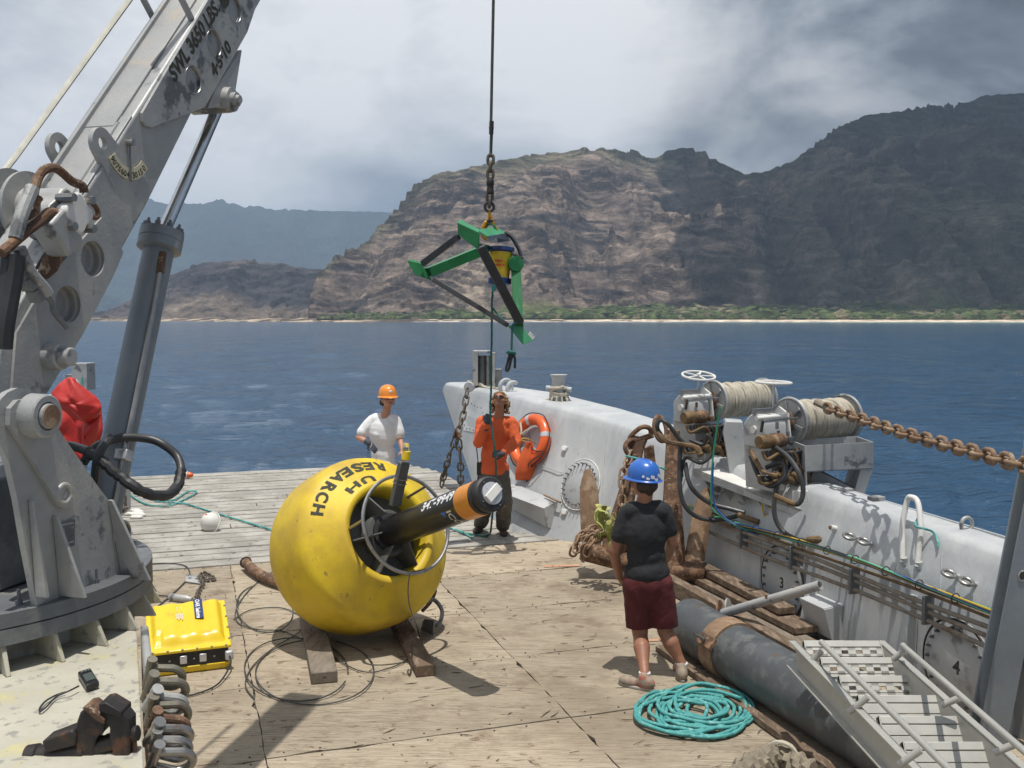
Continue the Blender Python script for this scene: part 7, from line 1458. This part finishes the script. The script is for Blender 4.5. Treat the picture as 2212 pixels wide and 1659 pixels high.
def woman():
    Y = 11.3; A = lambda x, y, dy=0: at(x, y, Y+dy); k = FPX/Y
    fc = gd(825, 1195); m = thing('person', 'person in white shirt and orange hard hat standing behind the buoy', 'person', V((fc.x, Y, 0)))
    pel = A(827, 1015); ch = A(828, 938); nk = A(832, 893); hc = A(838, 862, -.02); SR_ = A(805, 906, .02); SL_ = A(854, 907, .03)
    eR, wR = A(775, 945, -.03), A(797, 957, -.20); eL, wL = A(864, 948, .0), A(870, 975, -.14)
    H = facing((.40, -.86, .20), UP); b = MB(); head_parts(b, hc, H, .95); b.cap(nk-UP*.03, hc+H@V((0, -.03, -.07)), .050, .046); torso(b, pel, ch, nk, SR_, SL_, 0, -.008, .9)
    limb(b, [SR_, eR, wR], [.046, .038, .026]); limb(b, [SL_, eL, wL], [.046, .036, .026])
    for x, s_ in ((816, -1), (838, 1)): a0 = A(x, 1025); kn = V((a0.x, Y-.02, .47)); an = V((a0.x, Y, .08)); limb(b, [a0, kn, an], [.085, .055, .04])
    for x in (816, 838): a0 = A(x, 1025); shoe(m, V((a0.x, Y+.1, 0)), V((a0.x, Y-.16, 0)), 'shoe')
    hf = MB(); hand(b, wL, facing((wL-eL).normalized(), V((.5, -.8, .2))), .92, .5, .1, 1)
    melt(b, 'body', 'skin', m, .008, 4); face_bits(m, hc, H, .95)
    s = MB(); torso(s, pel+UP*.02, ch, nk-UP*.075, SR_, SL_, 0, .012, .94); s.ell(pel+UP*.02, (.165, .13, .14)); limb(s, [SR_, SR_.lerp(eR, .72)], [.062, .074]); limb(s, [SL_, SL_.lerp(eL, .72)], [.060, .070])
    s.ell(ch+V((-.06, -.06, .0)), (.06, .06, .06)); s.ell(ch+V((.06, -.05, .0)), (.06, .06, .06))
    o = melt(s, 'shirt', 'shirt_white', m, .009, 8, .020, .13); trim(o, [(pel+UP*.05, (0, 0, -1))])
    # sleeve hems: cut only the sleeve side
    p = MB(); p.ell(pel-UP*.02, (.165, .12, .13)); 
    for x in (816, 838): a0 = A(x, 1025); limb(p, [a0, V((a0.x, Y-.01, .42))], [.10, .085])
    melt(p, 'trousers', 'pants_khaki', m, .010, 5, .02, .08)
    g = MB(); F = facing(V((.55, -.35, -.5)), V((-.2, -.6, .75))); hand(g, wR, F, .95, .28, .35, 1); hd = (wR-eR).normalized(); limb(g, [wR-hd*.055, wR+hd*.01], [.034, .032]); melt(g, 'glove', 'glove', m, .006, 2)
    MB().tube(spline([wR+F@V((-.03, .02, .018)), wR+F@V((0, .05, .022)), wR+F@V((.03, .07, .018))], 4), .004, 6).build('glove_piping', 'glove_trim', m)
    hardhat(m, hc+H@V((0, -.006, .012)), facing((.40, -.88, .05), UP), 'hat_orange', .98)
    hH = facing((.40, -.88, .05), UP); MB().ell(hc+hH@V((0, .112, .085)), (.022, .008, .02), hH).build('hat_badge', 'white_paint', m)
    hr = MB(); 
    for x, y, z, r in ((0, -.07, -.02, .06), (-.045, -.05, -.03, .045), (.045, -.05, -.03, .045), (.0, -.075, -.075, .032), (0, -.02, .05, .085)): hr.ell(hc+H@V((x, y, z)), r)
    melt(hr, 'hair', 'hair_dark', m, .008, 3)
    # chest print: small line emblem
    q = A(856-8, 923, -.165); 
    return m
woman()
def blue():
    Y = 7.15; A = lambda x, y, dy=0: at(x, y, Y+dy)
    fL = gd(1378, 1487); fR = gd(1474, 1466)
    m = thing('person', 'person in blue hard hat, black shirt and dark red shorts seen from behind', 'person', (fL+fR)/2)
    pel = A(1398, 1250); ch = A(1392, 1150); nk = A(1390, 1083, .02); hc = A(1390, 1042, .02); SL_ = A(1355, 1106); SR_ = A(1434, 1102)
    eL, wL = A(1326, 1190, .02), A(1338, 1245, .20); eR, wR = A(1453, 1170, .02), A(1440, 1205, .25)
    hL, hR = A(1375, 1262), A(1424, 1262); kL = A(1383, 1372, .03); kR = A(1437, 1365, .02); aL = A(1390, 1462, -.02); aR = V((fR.x-.0, fR.y+.0, .09))
    aL = V((fL.x+.05, fL.y+.02, .10)); aR = V((fR.x-.0, fR.y+.02, .10))
    H = facing((-.50, .86, .0), UP); b = MB(); head_parts(b, hc, H, 1.0); b.cap(nk-UP*.03, hc+H@V((0, -.03, -.07)), .060, .054); torso(b, pel, ch, nk, SL_, SR_, 0, 0, .92)
    limb(b, [SL_, eL, wL], [.052, .043, .030]); limb(b, [SR_, eR, wR], [.052, .043, .030]); hand(b, wL, facing((wL-eL).normalized(), V((-.8, -.3, 0))), 1, .7, .05, -1); hand(b, wR, facing((wR-eR).normalized(), V((.8, -.3, .3))), 1, .7, .05, 1)
    for h_, k_, a_ in ((hL, kL, aL), (hR, kR, aR)):
        limb(b, [h_, h_.lerp(k_, .6), k_], [.095, .075, .058]); limb(b, [k_, k_.lerp(a_, .32)+V((0, -.014, 0)), k_.lerp(a_, .75), a_], [.054, .062, .040, .036])
    melt(b, 'body', 'skin_dark', m, .008, 4)
    s = MB(); torso(s, pel+UP*.04, ch, nk-UP*.07, SL_, SR_, 0, .012, .95); s.ell(pel+UP*.04, (.168, .125, .14)); limb(s, [SL_, SL_.lerp(eL, .62)], [.060, .066]); limb(s, [SR_, SR_.lerp(eR, .62)], [.060, .066])
    o = melt(s, 'shirt', 'shirt_black', m, .009, 8, .020, .14); trim(o, [(pel-UP*.0, (0, 0, -1))])
    p = MB(); p.ell(pel-UP*.03, (.170, .13, .13)); limb(p, [hL, hL.lerp(kL, .92)], [.108, .100]); limb(p, [hR, hR.lerp(kR, .92)], [.108, .100]); p.cap(hL.lerp(hR, .4)-UP*.08, hL.lerp(hR, .6)-UP*.08, .10, .10)
    o = melt(p, 'shorts', 'shorts_red', m, .010, 8, .022, .14); trim(o, [(hL.lerp(kL, .82), (.05, 0, -1))])
    hardhat(m, hc+V((0, 0, .01)), facing((-.62, .78, .05), UP), 'hat_blue', 1.03, .8)
    hH = facing((-.62, .78, .05), UP)
    for a, z, r in ((-1.9, .055, .016), (-1.62, .04, .018), (-2.2, .045, .014), (-1.35, .06, .015), (-1.1, .042, .012), (-2.5, .055, .010)):
        d = V((.108*1.03*math.cos(a), .130*1.03*math.sin(a), 0)); q = hc+V((0, 0, .01))+hH@(d*.965+V((0, 0, z))); nn_ = hH@V((math.cos(a), math.sin(a), .35)).normalized(); MB().lathe(q-nn_*.004, nn_, [(0, r), (.006, r), (.0065, 0)], 16).build('sticker', 'label_plate', m)
    hr = MB()
    for x, y, z, r in ((0, -.05, -.01, .072), (-.04, -.045, -.02, .05), (.04, -.045, -.02, .05), (0, -.062, -.06, .035), (0, -.01, .05, .09)): hr.ell(hc+H@V((x, y, z)), r)
    melt(hr, 'hair', 'hair_dark', m, .008, 3, .006, .02)
    shoe(m, aL+V((.05, -.075, -.10)), aL+V((-.17, .07, -.10)), 'shoe'); shoe(m, aR+V((-.01, -.10, -.10)), aR+V((.0, .17, -.10)), 'shoe')
    for a_ in (aL, aR): MB().cyl(a_-UP*.03, a_+UP*.015, .043, n=20).build('sock', 'sock', m, bevel=.005)
    return m
blue()
print('OBJS', len(bpy.data.objects))
